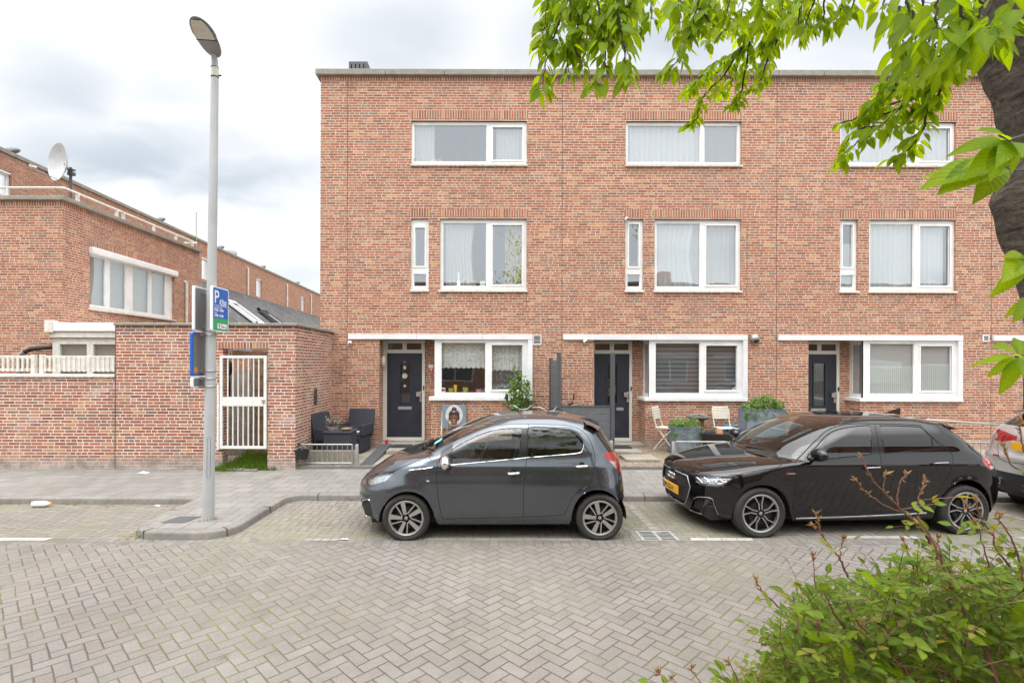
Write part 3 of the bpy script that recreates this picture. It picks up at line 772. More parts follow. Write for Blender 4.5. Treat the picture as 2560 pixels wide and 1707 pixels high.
    g = MB(); g.quad((gx[0], yl + .02, gx[2]), (gx[1], yl + .02, gx[2]), (gx[1], yl + .02, gx[3]), (gx[0], yl + .02, gx[3])); g.build('pane', MT['glassdark'], door)
    if k == 2:
        g = MB(); g.quad((gx[0], yl + .024, gx[2]), (gx[1], yl + .024, gx[2]), (gx[1], yl + .024, gx[3]), (gx[0], yl + .024, gx[3])); g.build('privacy_film', MT['dots'], door)
    h = MB(); hx = lx1 - .035
    h.box(hx - .025, hx + .025, yl - .012, yl, ZR(1004), ZR(978)); h.box(hx - .10, hx + .02, yl - .05, yl - .03, ZR(991), ZR(980)); h.box(hx - .01, hx + .01, yl - .05, yl, ZR(989), ZR(983))
    h.build('handle', MT['steel'], door, bevel=.003)
    lb = MB(); z = ZR(1020) if k == 0 else (ZR(1021) if k == 1 else ZR(1022)); lbx = (Xr(996.4), Xr(1030)) if k != 1 else (Xr(1024), Xr(1042))
    if k == 2: lbx = (Xr(992), Xr(1030))
    lb.box(*lbx, yl - .008, yl, z - .036, z + .036); lb.build('letterbox', MT['steel'], door, bevel=.003)
    db = MB(); db.box(fx1 - .042, fx1 - .012, yd - .02, yd, ZR(975), ZR(969) + .04); db.build('doorbell', MT['black'], root, bevel=.003)
    return root, dict(X0=X0, top=top, nar=nar, big=big, bl=bl, br=br, bay=bay, wb=wb, wt=wt, wn=wn, door=door, x_m=x_m, zc=zc, yl=yl, yd=yd, Xr=Xr, fx0=fx0, fx1=fx1, bx1=bx1, zs=zs, rx0=rx0, rx1=rx1)

M_ = MT
tz = (ZV(410) + .05, ZV(303) - .05); bz = (ZV(724) + .05, ZV(548) - .05)
XM = OX(352.6)
H1, D1 = house(0, 'brick corner house with a lace valance over potted plants in its bay', dict(curtains=[
    ('t', OX(163), OX(216), *tz, M_['curt2'], 6, dict(seed=1)), ('t', OX(372), OX(440), *tz, M_['curt2'], 7, dict(seed=2)),
    ('b', OX(243), OX(318), *bz, M_['curt2'], 8, dict(seed=3, gather=.12)), ('b', OX(296), OX(312), *bz, M_['drape'], 3, dict(seed=4, dy=.06)), ('b', OX(395), OX(440), *bz, M_['drape'], 6, dict(seed=5, gather=.1))]))
H2, D2 = house(1, 'brick terraced house behind the grey slatted screen, with dark striped blinds in its bay', dict(curtains=[
    ('t', OX(160), OX(350), *tz, M_['curt'], 13, dict(seed=6)), ('t', OX(354), OX(446), *tz, M_['screen'], 0, dict(seed=7, amp=0, dy=-.055)), ('t', OX(354), OX(446), *tz, M_['curt2'], 5, dict(seed=17, amp=.01)),
    ('b', OX(233), OX(336), *bz, M_['curt'], 8, dict(seed=8, gather=.10)), ('b', OX(318), OX(447), *bz, M_['curt2'], 10, dict(seed=9, dy=.05))]))
H3, D3 = house(2, 'brick terraced house with dotted frosted film in its bay, behind the black hatchback', dict(curtains=[
    ('t', OX(160), OX(446), *tz, M_['curt'], 19, dict(seed=10)), ('b', OX(240), OX(430), *bz, M_['curt'], 15, dict(seed=11)), ('n', OX(160), OX(202), bz[0], ZV(605), M_['film'], 0, dict(amp=0, dy=-.05))]))
H4, D4 = house(3, 'brick terraced house at the far end, mostly hidden by the tree trunk', dict(curtains=[('b', OX(240), OX(430), *bz, M_['curt'], 15, dict(seed=12))]))

# what hangs in the bays
def bay_fill():
    def flat(par, r, y, mat, name, z0=None, z1=None, grow=.03):
        a, b, c, d = r; g = MB(); z0 = c - grow if z0 is None else z0; z1 = d + grow if z1 is None else z1
        g.quad((a - grow, y, z0), (b + grow, y, z0), (b + grow, y, z1), (a - grow, y, z1)); return g.build(name, mat, par)
    bl, br = D1['bl'], D1['br']
    for r, s in ((bl, 1), (br, 2)):
        o = curtain(D1['bay'], r[0] - .02, r[1] + .02, -.03, .565, .17, MT['lace'], 9 if s == 1 else 7, seed=20 + s, amp=.012, name='lace_valance', hem=.035)
        o.location = (0, 0, r[3] - .54)
    flat(D1['bay'], br, .10, MT['specks'], 'speckled_film', z1=br[3] - .5)
    bl, br = D2['bl'], D2['br']
    flat(D2['bay'], bl, .12, MT['blind'], 'blind'); flat(D2['bay'], br, .12, MT['blind'], 'blind')
    bl, br = D3['bl'], D3['br']
    for r in (bl, br):
        zm = r[2] + (r[3] - r[2]) * (.56 if r is bl else .60)
        flat(D3['bay'], r, .052, MT['dots'], 'dotted_film', z1=zm)
        flat(D3['bay'], r, .075, MT['curt2'], 'net', z0=r[2], z1=r[3])
bay_fill()
# ---------------------------------------------------------------- garden wall, gate, picket fence
YW = 9.815
def garden_walls():
    xa, xb, g0, g1, zt = -7.07, -3.672, -5.045, -4.197, 2.80
    w = thing('garden_wall', 'tall brick garden wall with a concrete cap and a white gate', 'wall', ((xa + xb) / 2, YW, .09))
    ox = (xa + xb) / 2; m = MB(); L = lambda x: x - ox
    panel(m, L(xa), L(xb), -.05, zt - .09, 0, [(L(g0), L(g1), -.05, 2.28, .21)])
    m.quad((L(xb), 0, -.05), (L(xb), YF - YW, -.05), (L(xb), YF - YW, zt - .09), (L(xb), 0, zt - .09))
    m.quad((L(xa), .21, -.05), (L(xa), 0, -.05), (L(xa), 0, zt - .09), (L(xa), .21, zt - .09))
    panel(m, L(xa), L(xb) - .21, -.05, zt - .09, .21, [(L(g0), L(g1), -.05, 2.28, 0)])
    m.quad((L(xb) - .21, .21, -.05), (L(xb) - .21, YF - YW, -.05), (L(xb) - .21, YF - YW, zt - .09), (L(xb) - .21, .21, zt - .09))
    m.build('brickwork', MT['wallbrick'], w)
    s = MB(); s.quad((L(g0) - .1, -.004, 2.28), (L(g1) + .04, -.004, 2.28), (L(g1) + .04, -.004, 2.40), (L(g0) - .1, -.004, 2.40)); s.build('brick_lintel', MT['wallsoldier'], w)
    c = MB()
    for a, b in ((xa - .01, -6.02), (-6.01, -4.9), (-4.89, xb + .05)): c.box(L(a), L(b), -.05, .26, zt - .09, zt - .035)
    c.box(L(xb) - .26, L(xb) + .05, .264, YF - YW - .005, zt - .09, zt - .035)
    c.build('coping', MT['coping'], w, bevel=.012)
    j = MB(); j.box(L(xa) - .006, L(xa) + .004, -.003, 0, 0, zt - .1); j.build('expansion_joint', MT['dark'], w)
    lo = thing('garden_wall', 'low brick garden wall with pale salt stains under a white picket fence', 'wall', (-12, YW, .09))
    m = MB(); m.box(-8, 12 + xa - .002, .002, .21, -.05, 1.73); m.build('brickwork', MT['wallbrick'], lo)
    c = MB(); c.box(-8, 12 + xa - .005, -.03, .24, 1.732, 1.79); c.build('coping', MT['offwhite'], lo, bevel=.01)
    f = thing('picket_fence', 'white picket fence with flaking paint standing on the low brick wall', 'fence', (-12, YW + .1, 1.88))
    for xa_, xb_ in ((-7.9, 3.26), (3.50, 12 + xa - .03)):
        p = MB(); x = xa_
        while x < xb_: p.box(x, x + .036, -.012, .012, .05, .335); x += .093
        p.build('pickets', MT['offwhite'], f)
    r = MB()
    for a, b in ((-8, 3.30), (3.46, 12 + xa - .01)): r.box(a, b, .013, .04, .29, .35); r.box(a, b, .013, .04, .06, .10)
    r.build('rail', MT['offwhite'], f, bevel=.004)
    for x in (3.30, 3.46): q = MB(); q.box(x - .035, x + .035, -.03, .05, 0, .37); q.build('post', MT['offwhite'], f, bevel=.006)
    # gate
    gx0, gx1 = (552.5 - XP) / FPX * YW, (668.5 - XP) / FPX * YW
    g = thing('metal_gate', 'white painted metal gate with upright bars hung in the brick garden wall', 'gate', ((gx0 + gx1) / 2, YW, .49))
    hw = (gx1 - gx0) / 2; m = MB(); H = 1.75
    for a, b, c_1, d in ((-hw, hw, 0, .05), (-hw, hw, H - .05, H), (-hw, -hw + .05, .05, H - .05), (hw - .05, hw, .05, H - .05)): m.box(a, b, -.05, -.01, c_1, d)
    m.build('gate_frame', MT['gatewhite'], g, bevel=.004)
    for i in range(7):
        x = -hw + .05 + (2 * hw - .1) * (i + 1) / 8
        b = MB(); b.box(x - .009, x + .009, -.042, -.018, .052, .798); b.box(x - .009, x + .009, -.042, -.018, .972, H - .052); b.build('bar', MT['gatewhite'], g)
    b = MB(); b.box(-hw + .051, hw - .051, -.046, -.014, .80, .97); b.build('lock_plate', MT['gatewhite'], g, bevel=.004)
    b = MB(); b.box(hw - .085, hw - .02, -.075, -.05, .90, .92); b.cyl((hw - .05, -.05, .86), (0, -1, 0), .014, .01); b.build('handle', MT['steel'], g)
    b = MB(); b.box(-hw - .045, -hw - .012, -.06, -.012, -.02, 1.2); b.build('hinge_post', MT['gatewhite'], g)
    # what shows through the gate
    s = thing('wooden_shed', 'weathered plank shed seen through the bars of the white gate', 'shed', (-4.6, 10.7, .1))
    for i in range(16):
        b = MB(); b.box(-.30, .66, -.02 + .01 * (i % 2), .02, .06 + i * .14, .06 + i * .14 + .134); b.build('plank', MT['wood'], s)
    b = MB(); b.box(-.30, -.24, .02, 2.0, .05, 2.3); b.build('side_wall', MT['wood'], s)
    f = thing('board_fence', 'grey weathered fence of upright boards behind the white gate', 'fence', (-5.9, 11.3, .1))
    for i in range(7):
        b = MB(); b.box(i * .14, i * .14 + .13, -.012, .012, .0, 1.85 + .04 * math.sin(i * 2.3)); b.build('board', pm('grey_board', (.27, .24, .20), .8, var=.4, scale=7) if i == 0 else bpy.data.materials['grey_board'], f)
    b = MB(); b.bar((-5.42, 10.25, 1.4), (-4.98, 10.2, 2.62), .045, .03); tag(b.build('loose_batten', MT['offwhite']), 'white batten leaning at a slant behind the top of the gate', 'batten')
    b = MB(); b.bar((-5.1, 10.3, 2.30), (-4.1, 10.45, 2.24), .03, .11); tag(b.build('roof_board', MT['wood']), 'brown roof board under the lintel of the gate opening', 'board')
    b = MB(); b.ell((-5.32, 10.4, 1.62), .13, .10, .42, 12, 8); b.ell((-5.28, 10.37, 2.0), .16, .10, .2, 12, 8); tag(b.build('hanging_bag', MT['black'], smooth=180), 'dark bag hanging behind the bars of the white gate', 'bag')
garden_walls()

# ---------------------------------------------------------------- neighbouring block on the left
def left_block():
    root = thing('corner_block', 'flat roofed brick block with a roller shutter window and a long taller wing behind', 'building', (-9.955, YF, .1))
    bx, by, bz = root.location
    by = 11.25; Q = lambda y: (y - by) * KY; P = lambda x, y, z: (x - bx, Q(y), z - bz)
    X0, Y1, ZT = -9.955, 16.54, 5.86
    m = MB(); wy0, wy1, wz0, wz1 = 12.01, 15.22, 3.47, 4.97
    def sideq(y0, y1, z0, z1, x=X0): m.quad(P(x, y0, z0), P(x, y1, z0), P(x, y1, z1), P(x, y0, z1))
    sideq(11.25, wy0, .05, ZT); sideq(wy1, Y1, .05, ZT); sideq(wy0, wy1, .05, wz0); sideq(wy0, wy1, wz1, ZT)
    m.quad(P(-26, 11.25, .05), P(X0, 11.25, .05), P(X0, 11.25, ZT), P(-26, 11.25, ZT)); m.quad(P(X0, Y1, .05), P(-26, Y1, .05), P(-26, Y1, ZT), P(X0, Y1, ZT))
    for a, b, c, d in ((wy0, wy0, wz0, wz1), (wy1, wy1, wz0, wz1)): m.quad(P(X0, a, c), P(X0 - .12, a, c), P(X0 - .12, a, d), P(X0, a, d))
    m.build('front_wall', MT['brick'], root)
    r = MB(); r.box(-26 - bx, X0 - .3 - bx, .3, Q(Y1) - .1, ZT - .3 - bz, ZT - .25 - bz); r.build('flat_roof', MT['anth'], root)
    s = MB()
    s.quad(P(X0 + .004, 11.25, ZT - .11), P(X0 + .004, Y1, ZT - .11), P(X0 + .004, Y1, ZT), P(X0 + .004, 11.25, ZT)); s.build('soldier_course', MT['soldier'], root)
    s = MB(); s.quad(P(X0 + .004, wy0 - .05, wz1 + .02), P(X0 + .004, wy1 + .05, wz1 + .02), P(X0 + .004, wy1 + .05, wz1 + .19), P(X0 + .004, wy0 - .05, wz1 + .19)); s.build('brick_lintel', MT['soldier'], root)
    s = MB(); s.quad(P(-26, 11.25 - .004, ZT - .11), P(X0, 11.25 - .004, ZT - .11), P(X0, 11.25 - .004, ZT), P(-26, 11.25 - .004, ZT)); s.build('soldier_course', MT['soldier'], root)
    c = MB(); c.box(-26 - bx, .10, -.10, .25, ZT - bz, ZT + .10 - bz); c.box(-.25, .10, .254, Q(Y1), ZT - bz, ZT + .10 - bz); c.build('coping', MT['coping'], root, bevel=.012)
    # window with shutter boxes
    YU = lambda u: 9.955 * 1208 / (XP - u)
    w = MB(); ps = [(YU(225), YU(268)), (YU(280), YU(319)), (YU(337), YU(376)), (YU(384), YU(417))]
    g0, g1 = wz0 + .09, wz1 - .20; xs = X0 - .06
    ys = [wy0] + [v for p in ps for v in p] + [wy1]
    for i in range(0, len(ys), 2): w.box(xs - .05 - bx, xs - bx, Q(ys[i]), Q(ys[i + 1]), wz0 - bz, wz1 - bz)
    for a, b in ps:
        w.box(xs - .05 - bx, xs - bx, Q(a), Q(b), wz0 - bz, g0 - bz); w.box(xs - .05 - bx, xs - bx, Q(a), Q(b), g1 - bz, wz1 - bz)
    win = w.build('window', MT['white'], root)
    for i, (a, b) in enumerate(ps):
        g = MB(); g.quad(P(xs - .03, a, g0), P(xs - .03, b, g0), P(xs - .03, b, g1), P(xs - .03, a, g1)); g.build('pane', MT['glass'], win)
    g = MB(); g.quad(P(xs - .12, wy0, wz0), P(xs - .12, wy1, wz0), P(xs - .12, wy1, wz1), P(xs - .12, wy0, wz1)); g.build('blind', MT['slatblind'], win)
    sl_ = MB(); n_ = 24
    for i in range(n_):
        a = wy0 - .05 + (wy1 - wy0 + .1) * i / n_; b = a + (wy1 - wy0 + .1) / n_ - .005
        sl_.add([P(X0 + .05, a, wz0 - .06), P(X0 + .05, b, wz0 - .06), P(X0 + .055, b, wz0 - .03), P(X0 + .055, a, wz0 - .03), P(xs, a, wz0 - .03), P(xs, b, wz0 - .03), P(xs, b, wz0 + .004), P(xs, a, wz0 + .004)],
                [(0, 1, 2, 3), (3, 2, 6, 7), (4, 0, 3, 7), (1, 5, 6, 2), (0, 4, 5, 1)])
    sl_.build('sill', MT['offwhite'], win)
    for a, b in ((wy0 - .02, YU(343.5)), (YU(344.5), wy1 + .06)):
        k = MB(); k.box(X0 - .05 - bx, X0 + .11 - bx, Q(a), Q(b), wz1 - .165 - bz, wz1 + .01 - bz); k.build('shutter_box', MT['white'], root, bevel=.03)
    d = MB(); yp = YU(462); d.tube([P(X0 + .06, yp, 2.6), P(X0 + .06, yp, 4.75)], .04, 10); d.tube([P(X0 + .06, yp, 4.70), P(X0 - .05, yp, 4.78)], .04, 8); d.build('downpipe', MT['offwhite'], root, smooth=60)
    dk = MB(); dk.box(-12.2 - bx, X0 - .2 - bx, .4, 4.9, 2.8 - bz, 5.4 - bz); dk.build('interior', MT['interior'], root)
    # tall wing
    A, B = Vector((-15.45, 15.24, 0)), Vector((-16.7, 47.3, 0)); T = (B - A) / (B.y - A.y)
    def W(y, z, off=0.0): p = A + T * (y - A.y); return P(p.x + off, y, z)
    ZH = 8.75; m = MB()
    wins = [(13.6, 15.62, 7.38, 8.17), (26.6, 27.35, 6.75, 7.92), (33.4, 34.25, 6.72, 7.95), (42.2, 43.05, 6.70, 7.92)]
    cur = 12.0
    for (a, b, c, d) in wins:
        m.quad(W(cur, .05), W(a, .05), W(a, ZH), W(cur, ZH)); m.quad(W(a, .05), W(b, .05), W(b, c), W(a, c)); m.quad(W(a, d), W(b, d), W(b, ZH), W(a, ZH))
        m.quad(W(b, c), W(b, c, -.15), W(b, d, -.15), W(b, d)); m.quad(W(a, c, -.15), W(a, c), W(a, d), W(a, d, -.15)); cur = b
    m.quad(W(cur, .05), W(52, .05), W(52, ZH), W(cur, ZH))
    a, b = W(12, .05), W(12, ZH); m.quad((a[0] - 10, a[1], a[2]), a, b, (b[0] - 10, b[1], b[2]))
    m.build('wing_wall', MT['farbrick'], root)
    c = MB(); c.add([W(12, ZH, .06), W(52, ZH, .06), W(52, ZH + .12, .06), W(12, ZH + .12, .06), W(12, ZH, -.4), W(52, ZH, -.4), W(52, ZH + .12, -.4), W(12, ZH + .12, -.4)], [(0, 1, 2, 3), (3, 2, 6, 7), (4, 5, 1, 0), (5, 4, 7, 6)]); c.build('wing_coping', MT['coping'], root)
    s = MB(); s.quad(W(12, ZH - .12, .005), W(52, ZH - .12, .005), W(52, ZH, .005), W(12, ZH, .005)); s.build('soldier_course', MT['soldier'], root)
    for (a, b, c, d) in wins:
        f = MB(); o = -.10
        for (p, q, r, t) in ((a, b, c, c + .09), (a, b, d - .09, d), (a, a + .09, c + .09, d - .09), (b - .09, b, c + .09, d - .09)):
            f.add([W(p, r, o), W(q, r, o), W(q, t, o), W(p, t, o), W(p, r, o - .06), W(q, r, o - .06), W(q, t, o - .06), W(p, t, o - .06)], [(0, 1, 2, 3), (3, 2, 6, 7), (1, 5, 6, 2), (4, 0, 3, 7), (4, 5, 1, 0)])
        fr = f.build('window', MT['white'], root)
        g = MB(); g.quad(W(a, c, o - .05), W(b, c, o - .05), W(b, d, o - .05), W(a, d, o - .05)); g.build('pane', MT['glass'], fr)
        g = MB(); g.quad(W(a, c, o - .3), W(b, c, o - .3), W(b, d, o - .3), W(a, d, o - .3)); g.build('room', MT['anth'], fr)
    for y, z0 in ((32.0, 6.6), (38.8, 6.6), (44.6, 6.6)):
        d = MB(); d.tube([W(y, z0, .08), W(y, 8.4, .08)], .06, 8); d.tube([W(y, 8.38, .08), W(y, 8.42, -.1)], .06, 8); d.build('downpipe', MT['offwhite'], root, smooth=60)
    for i, y in enumerate((16.1, 23.8, 29.5, 35.5, 42.5)):
        v = MB(); p = Vector(W(y, ZH + .1, -.45)); v.cyl(p, (0, 0, 1), .10, .22, 10); v.ell(p + Vector((0, 0, .30)), .20, .26, .10, 12, 6, Matrix.Rotation(R(25), 3, 'X')); v.build('roof_cowl', MT['anth'], root, smooth=60)
    a = MB(); p = Vector(W(25.9, ZH - .6, .10)); a.tube([p, p + Vector((0, 0, 2.0))], .03, 6); a.build('aerial_pole', MT['steel'], root)
    d = MB(); p = Vector(W(30.8, ZH + .30, -.5)); d.ell(p, .38, .08, .38, 16, 8, Matrix.Rotation(R(30), 3, 'Z')); d.build('roof_dish', MT['steel'], root, smooth=180)
    # lean-to tiled roof with skylights
    ZR1, ZE, XE = 6.62, 2.55, -10.35
    def S(y, t, off=0.0):
        p = A + T * (y - A.y); x = p.x + (XE - p.x) * t; z = ZR1 + (ZE - ZR1) * t
        return P(x + off * .58, y, z + off * .81)
    m = MB(); m.quad(S(Y1 + .02, 1), S(52, 1), S(52, 0), S(Y1 + .02, 0)); m.build('tiled_roof', MT['tile'], root)
    m = MB(); m.quad(P(XE, Y1 + .02, .05), P(XE, 52, .05), P(XE, 52, ZE), P(XE, Y1 + .02, ZE)); m.build('lower_wall', MT['farbrick'], root)
    for y in (25.9, 29.6):
        f = MB(); t0, t1, w_ = .30, .62, .9
        for (a, b, c, d) in ((y, y + .055, t0, t1), (y + w_ - .055, y + w_, t0, t1), (y, y + w_, t0, t0 + .03), (y, y + w_, t1 - .03, t1)):
            f.add([S(a, c, .0), S(b, c, .0), S(b, d, .0), S(a, d, .0), S(a, c, .16), S(b, c, .16), S(b, d, .16), S(a, d, .16)], [(4, 7, 6, 5), (0, 1, 5, 4), (1, 2, 6, 5), (2, 3, 7, 6), (3, 0, 4, 7)])
        fr = f.build('skylight', MT['signwhite'] if y < 27 else MT['anth'], root)
        g = MB(); g.quad(S(y, t0, .12), S(y, t1, .12), S(y + w_, t1, .12), S(y + w_, t0, .12)); g.build('pane', glass_mat('skylight_glass', (.2, .22, .24), .16) if 'skylight_glass' not in bpy.data.materials else bpy.data.materials['skylight_glass'], fr)
    # roof rail
    rl = thing('roof_rail', 'white pipe rail with worn paint round the flat roof under the satellite dish', 'railing', (-10.1, YF + .2, 5.96))
    m = MB(); zz = .27
    m.tube([(-14, 0, zz), (-.03, 0, zz), (.0, .05, zz), (.0, 5.4, zz - .02)], .028, 8); m.build('pipe', MT['offwhite'], rl, smooth=60)
    for x, y in ((-4.2, 0), (-1.32, 0), (0, .42), (0, 1.75), (0, 2.0), (0, 3.3), (0, 4.4), (0, 5.33)):
        q = MB(); q.box(x - .03, x + .03, y - .03, y + .03, -.1, zz - .02); q.build('post', MT['offwhite'], rl)
    q = MB(); q.box(-.22, .22, 5.2, 5.24, .16, .21); q.build('cross_bar', MT['offwhite'], rl)
    # satellite dish
    dx, dy, dz = -10.86, 13.13, 7.14
    sd = thing('satellite_dish', 'grey white satellite dish on a dark mast above the flat brick block', 'satellite dish', (-10.60, 13.13, 5.6))
    az = math.atan2(-.909, -.416); n0 = Vector((math.cos(az), math.sin(az), .02)).normalized()
    q = n0.to_track_quat('Z', 'Y').to_matrix().to_4x4(); M = Matrix.Translation(Vector((dx, dy, dz)) - sd.location) @ q
    m = MB(); pr = [(r_, .16 * (r_ / .46) ** 2 - .08) for r_ in (0.0, .08, .16, .24, .32, .40, .445)] + [(.455, .075), (.445, .06), (.3, -.03), (.0, -.10)]
    m.lathe(pr, M @ Matrix.Diagonal((.94, 1.03, 1, 1)), 32); m.build('reflector', pm('dish_paint', (.52, .53, .54), .5, var=.1), sd, smooth=60)
    b = MB(); p0 = M @ Vector((0, -.44, .05)); p1 = Vector((dx, dy, dz)) - Vector(sd.location) + n0 * .62 + Vector((0, 0, -.36)); b.tube([p0, p1], .013, 6); b.build('feed_arm', MT['steel'], sd)
    b = MB(); b.cyl(p1 - n0 * .02 + Vector((0, 0, .05)), -n0, .03, .10, 10); b.cyl(p1 + Vector((0, 0, .03)), (0, 0, 1), .022, .06); b.build('feed_horn', MT['offwhite'], sd)
    b = MB(); b.tube([(0, 0, 0), (0, 0, 1.42)], .032, 10); b.build('mast', MT['anth'], sd, smooth=60)
    b = MB(); b.tube([(0, 0, 1.28), M @ Vector((0, 0, -.1))], .03, 8); b.box(-.05, .09, -.05, .05, 1.22, 1.30); b.box(-.04, .10, -.04, .04, 1.34, 1.37); b.build('clamp', MT['anth'], sd)
    # glazed porch and its drain pipe
    po = thing('glazed_porch', 'white timber porch with glass panes and cracked paint behind the picket fence', 'porch', (-9.95, YF - .28, .1))
    m = MB(); gl = [(.17, .78, 1.03, 1.85), (.92, 3.0, 1.03, 1.85), (.17, .78, 2.08, 2.42), (.92, 3.0, 2.08, 2.42)]
    panel(m, 0, 3.4, 0, 2.56, 0, [(*g, .05) for g in gl]); m.quad((0, 1.9, 0), (0, 0, 0), (0, 0, 2.56), (0, 1.9, 2.56)); m.build('porch_frame', MT['offwhite'], po)
    for g in gl: q = MB(); q.quad((g[0], .05, g[2]), (g[1], .05, g[2]), (g[1], .05, g[3]), (g[0], .05, g[3])); q.build('pane', MT['glass'], po)
    q = MB(); q.box(-.03, 3.5, -.06, 1.9, 2.565, 2.70); q.build('fascia', MT['offwhite'], po, bevel=.008)
    q = MB(); q.box(-.05, 3.5, -.10, 1.9, 2.705, 2.90); q.build('gutter_board', MT['white'], po, bevel=.012)
    q = MB(); q.box(-.09, .10, -.12, .05, 2.68, 2.95); q.build('end_cap', MT['offwhite'], po, bevel=.008)
    q = MB(); q.box(.05, 3.3, 1.2, 1.25, .1, 2.5); q.build('interior', MT['interior'], po)
    for a, b in ((.17, .78), (.92, 2.0)): curtain(po, a - .03, b + .03, 1.0, 1.88, .10, MT['film'], 3, seed=3, amp=.004); curtain(po, a - .03, b + .03, 2.02, 2.46, .10, MT['film'], 2, seed=4, amp=.003)
    d = MB(); d.tube([(-10.05, YF - .15, 2.46), (-10.55, YF - .15, 2.41), (-10.72, YF - .15, 2.33)], .05, 12)
    tag(d.build('drain_pipe', MT['black'], smooth=60), 'black drain pipe sloping out of the brick wall beside the white porch', 'pipe')
    d = MB(); d.tube([(-10.70, YF - .15, 2.34), (-10.80, YF - .15, 2.27), (-10.83, YF - .15, 2.15)], .06, 12); d.tube([(-10.83, YF - .15, 2.2), (-10.83, YF - .15, .2)], .055, 10)
    tag(d.build('pipe_elbow', MT['steel'], smooth=60), 'grey downpipe elbow at the low end of the black drain pipe', 'pipe')
left_block()

# ---------------------------------------------------------------- block across the street (seen in the windows and on the cars)
def opposite():
    root = thing('opposite_terrace', 'brick terrace across the street, seen only as a reflection', 'building', (0, -12, 0), R(180))
    m = MB(); hs = []
    for i in range(-6, 7):
        for (a, b, c, d) in ((.9, 3.6, 6.3, 7.4), (1.2, 3.6, 3.6, 5.2), (1.2, 3.6, .9, 2.4)): hs.append((i * 5 + a, i * 5 + b, c, d, .12))
    panel(m, -34, 36, -.05, 7.6, 0, hs); m.quad((-34, 0, 7.6), (36, 0, 7.6), (36, 9, 7.6), (-34, 9, 7.6)); m.build('wall', MT['farbrick'], root)
    c = MB(); c.box(-34, 36, -.1, .3, 7.61, 7.75); c.build('coping', MT['coping'], root)
    for i in range(-4, 5):
        w = MB()
        for (a, b, c1, d) in [(h[0], h[1], h[2], h[3]) for h in hs if i * 5 <= h[0] < i * 5 + 5]:
            w = MB(); w.frame(a, b, c1, d, .09, .06, .12); w.box((a + b) / 2 - .05, (a + b) / 2 + .05, .06, .12, c1 + .09, d - .09); f = w.build('window', MT['white'], root)
            g = MB(); g.quad((a, .1, c1), (b, .1, c1), (b, .1, d), (a, .1, d)); g.build('pane', pm('dark_pane', (.10, .12, .13), .1, bump=0) if 'dark_pane' not in bpy.data.materials else bpy.data.materials['dark_pane'], f)
        b = MB(); b.box(i * 5 + .4, i * 5 + 4.4, -.12, -.005, 2.55, 2.75); b.build('canopy', MT['band'], root)
        if i % 2: b = MB(); b.box(i * 5 + 2, i * 5 + 2.7, 1, 2, 7.6, 8.7); b.build('chimney', MT['farbrick'], root)
opposite()
kind(sheet('far_pavement', -70, 70, -11.9, -6.5, .02, MT['slab']), 'structure')

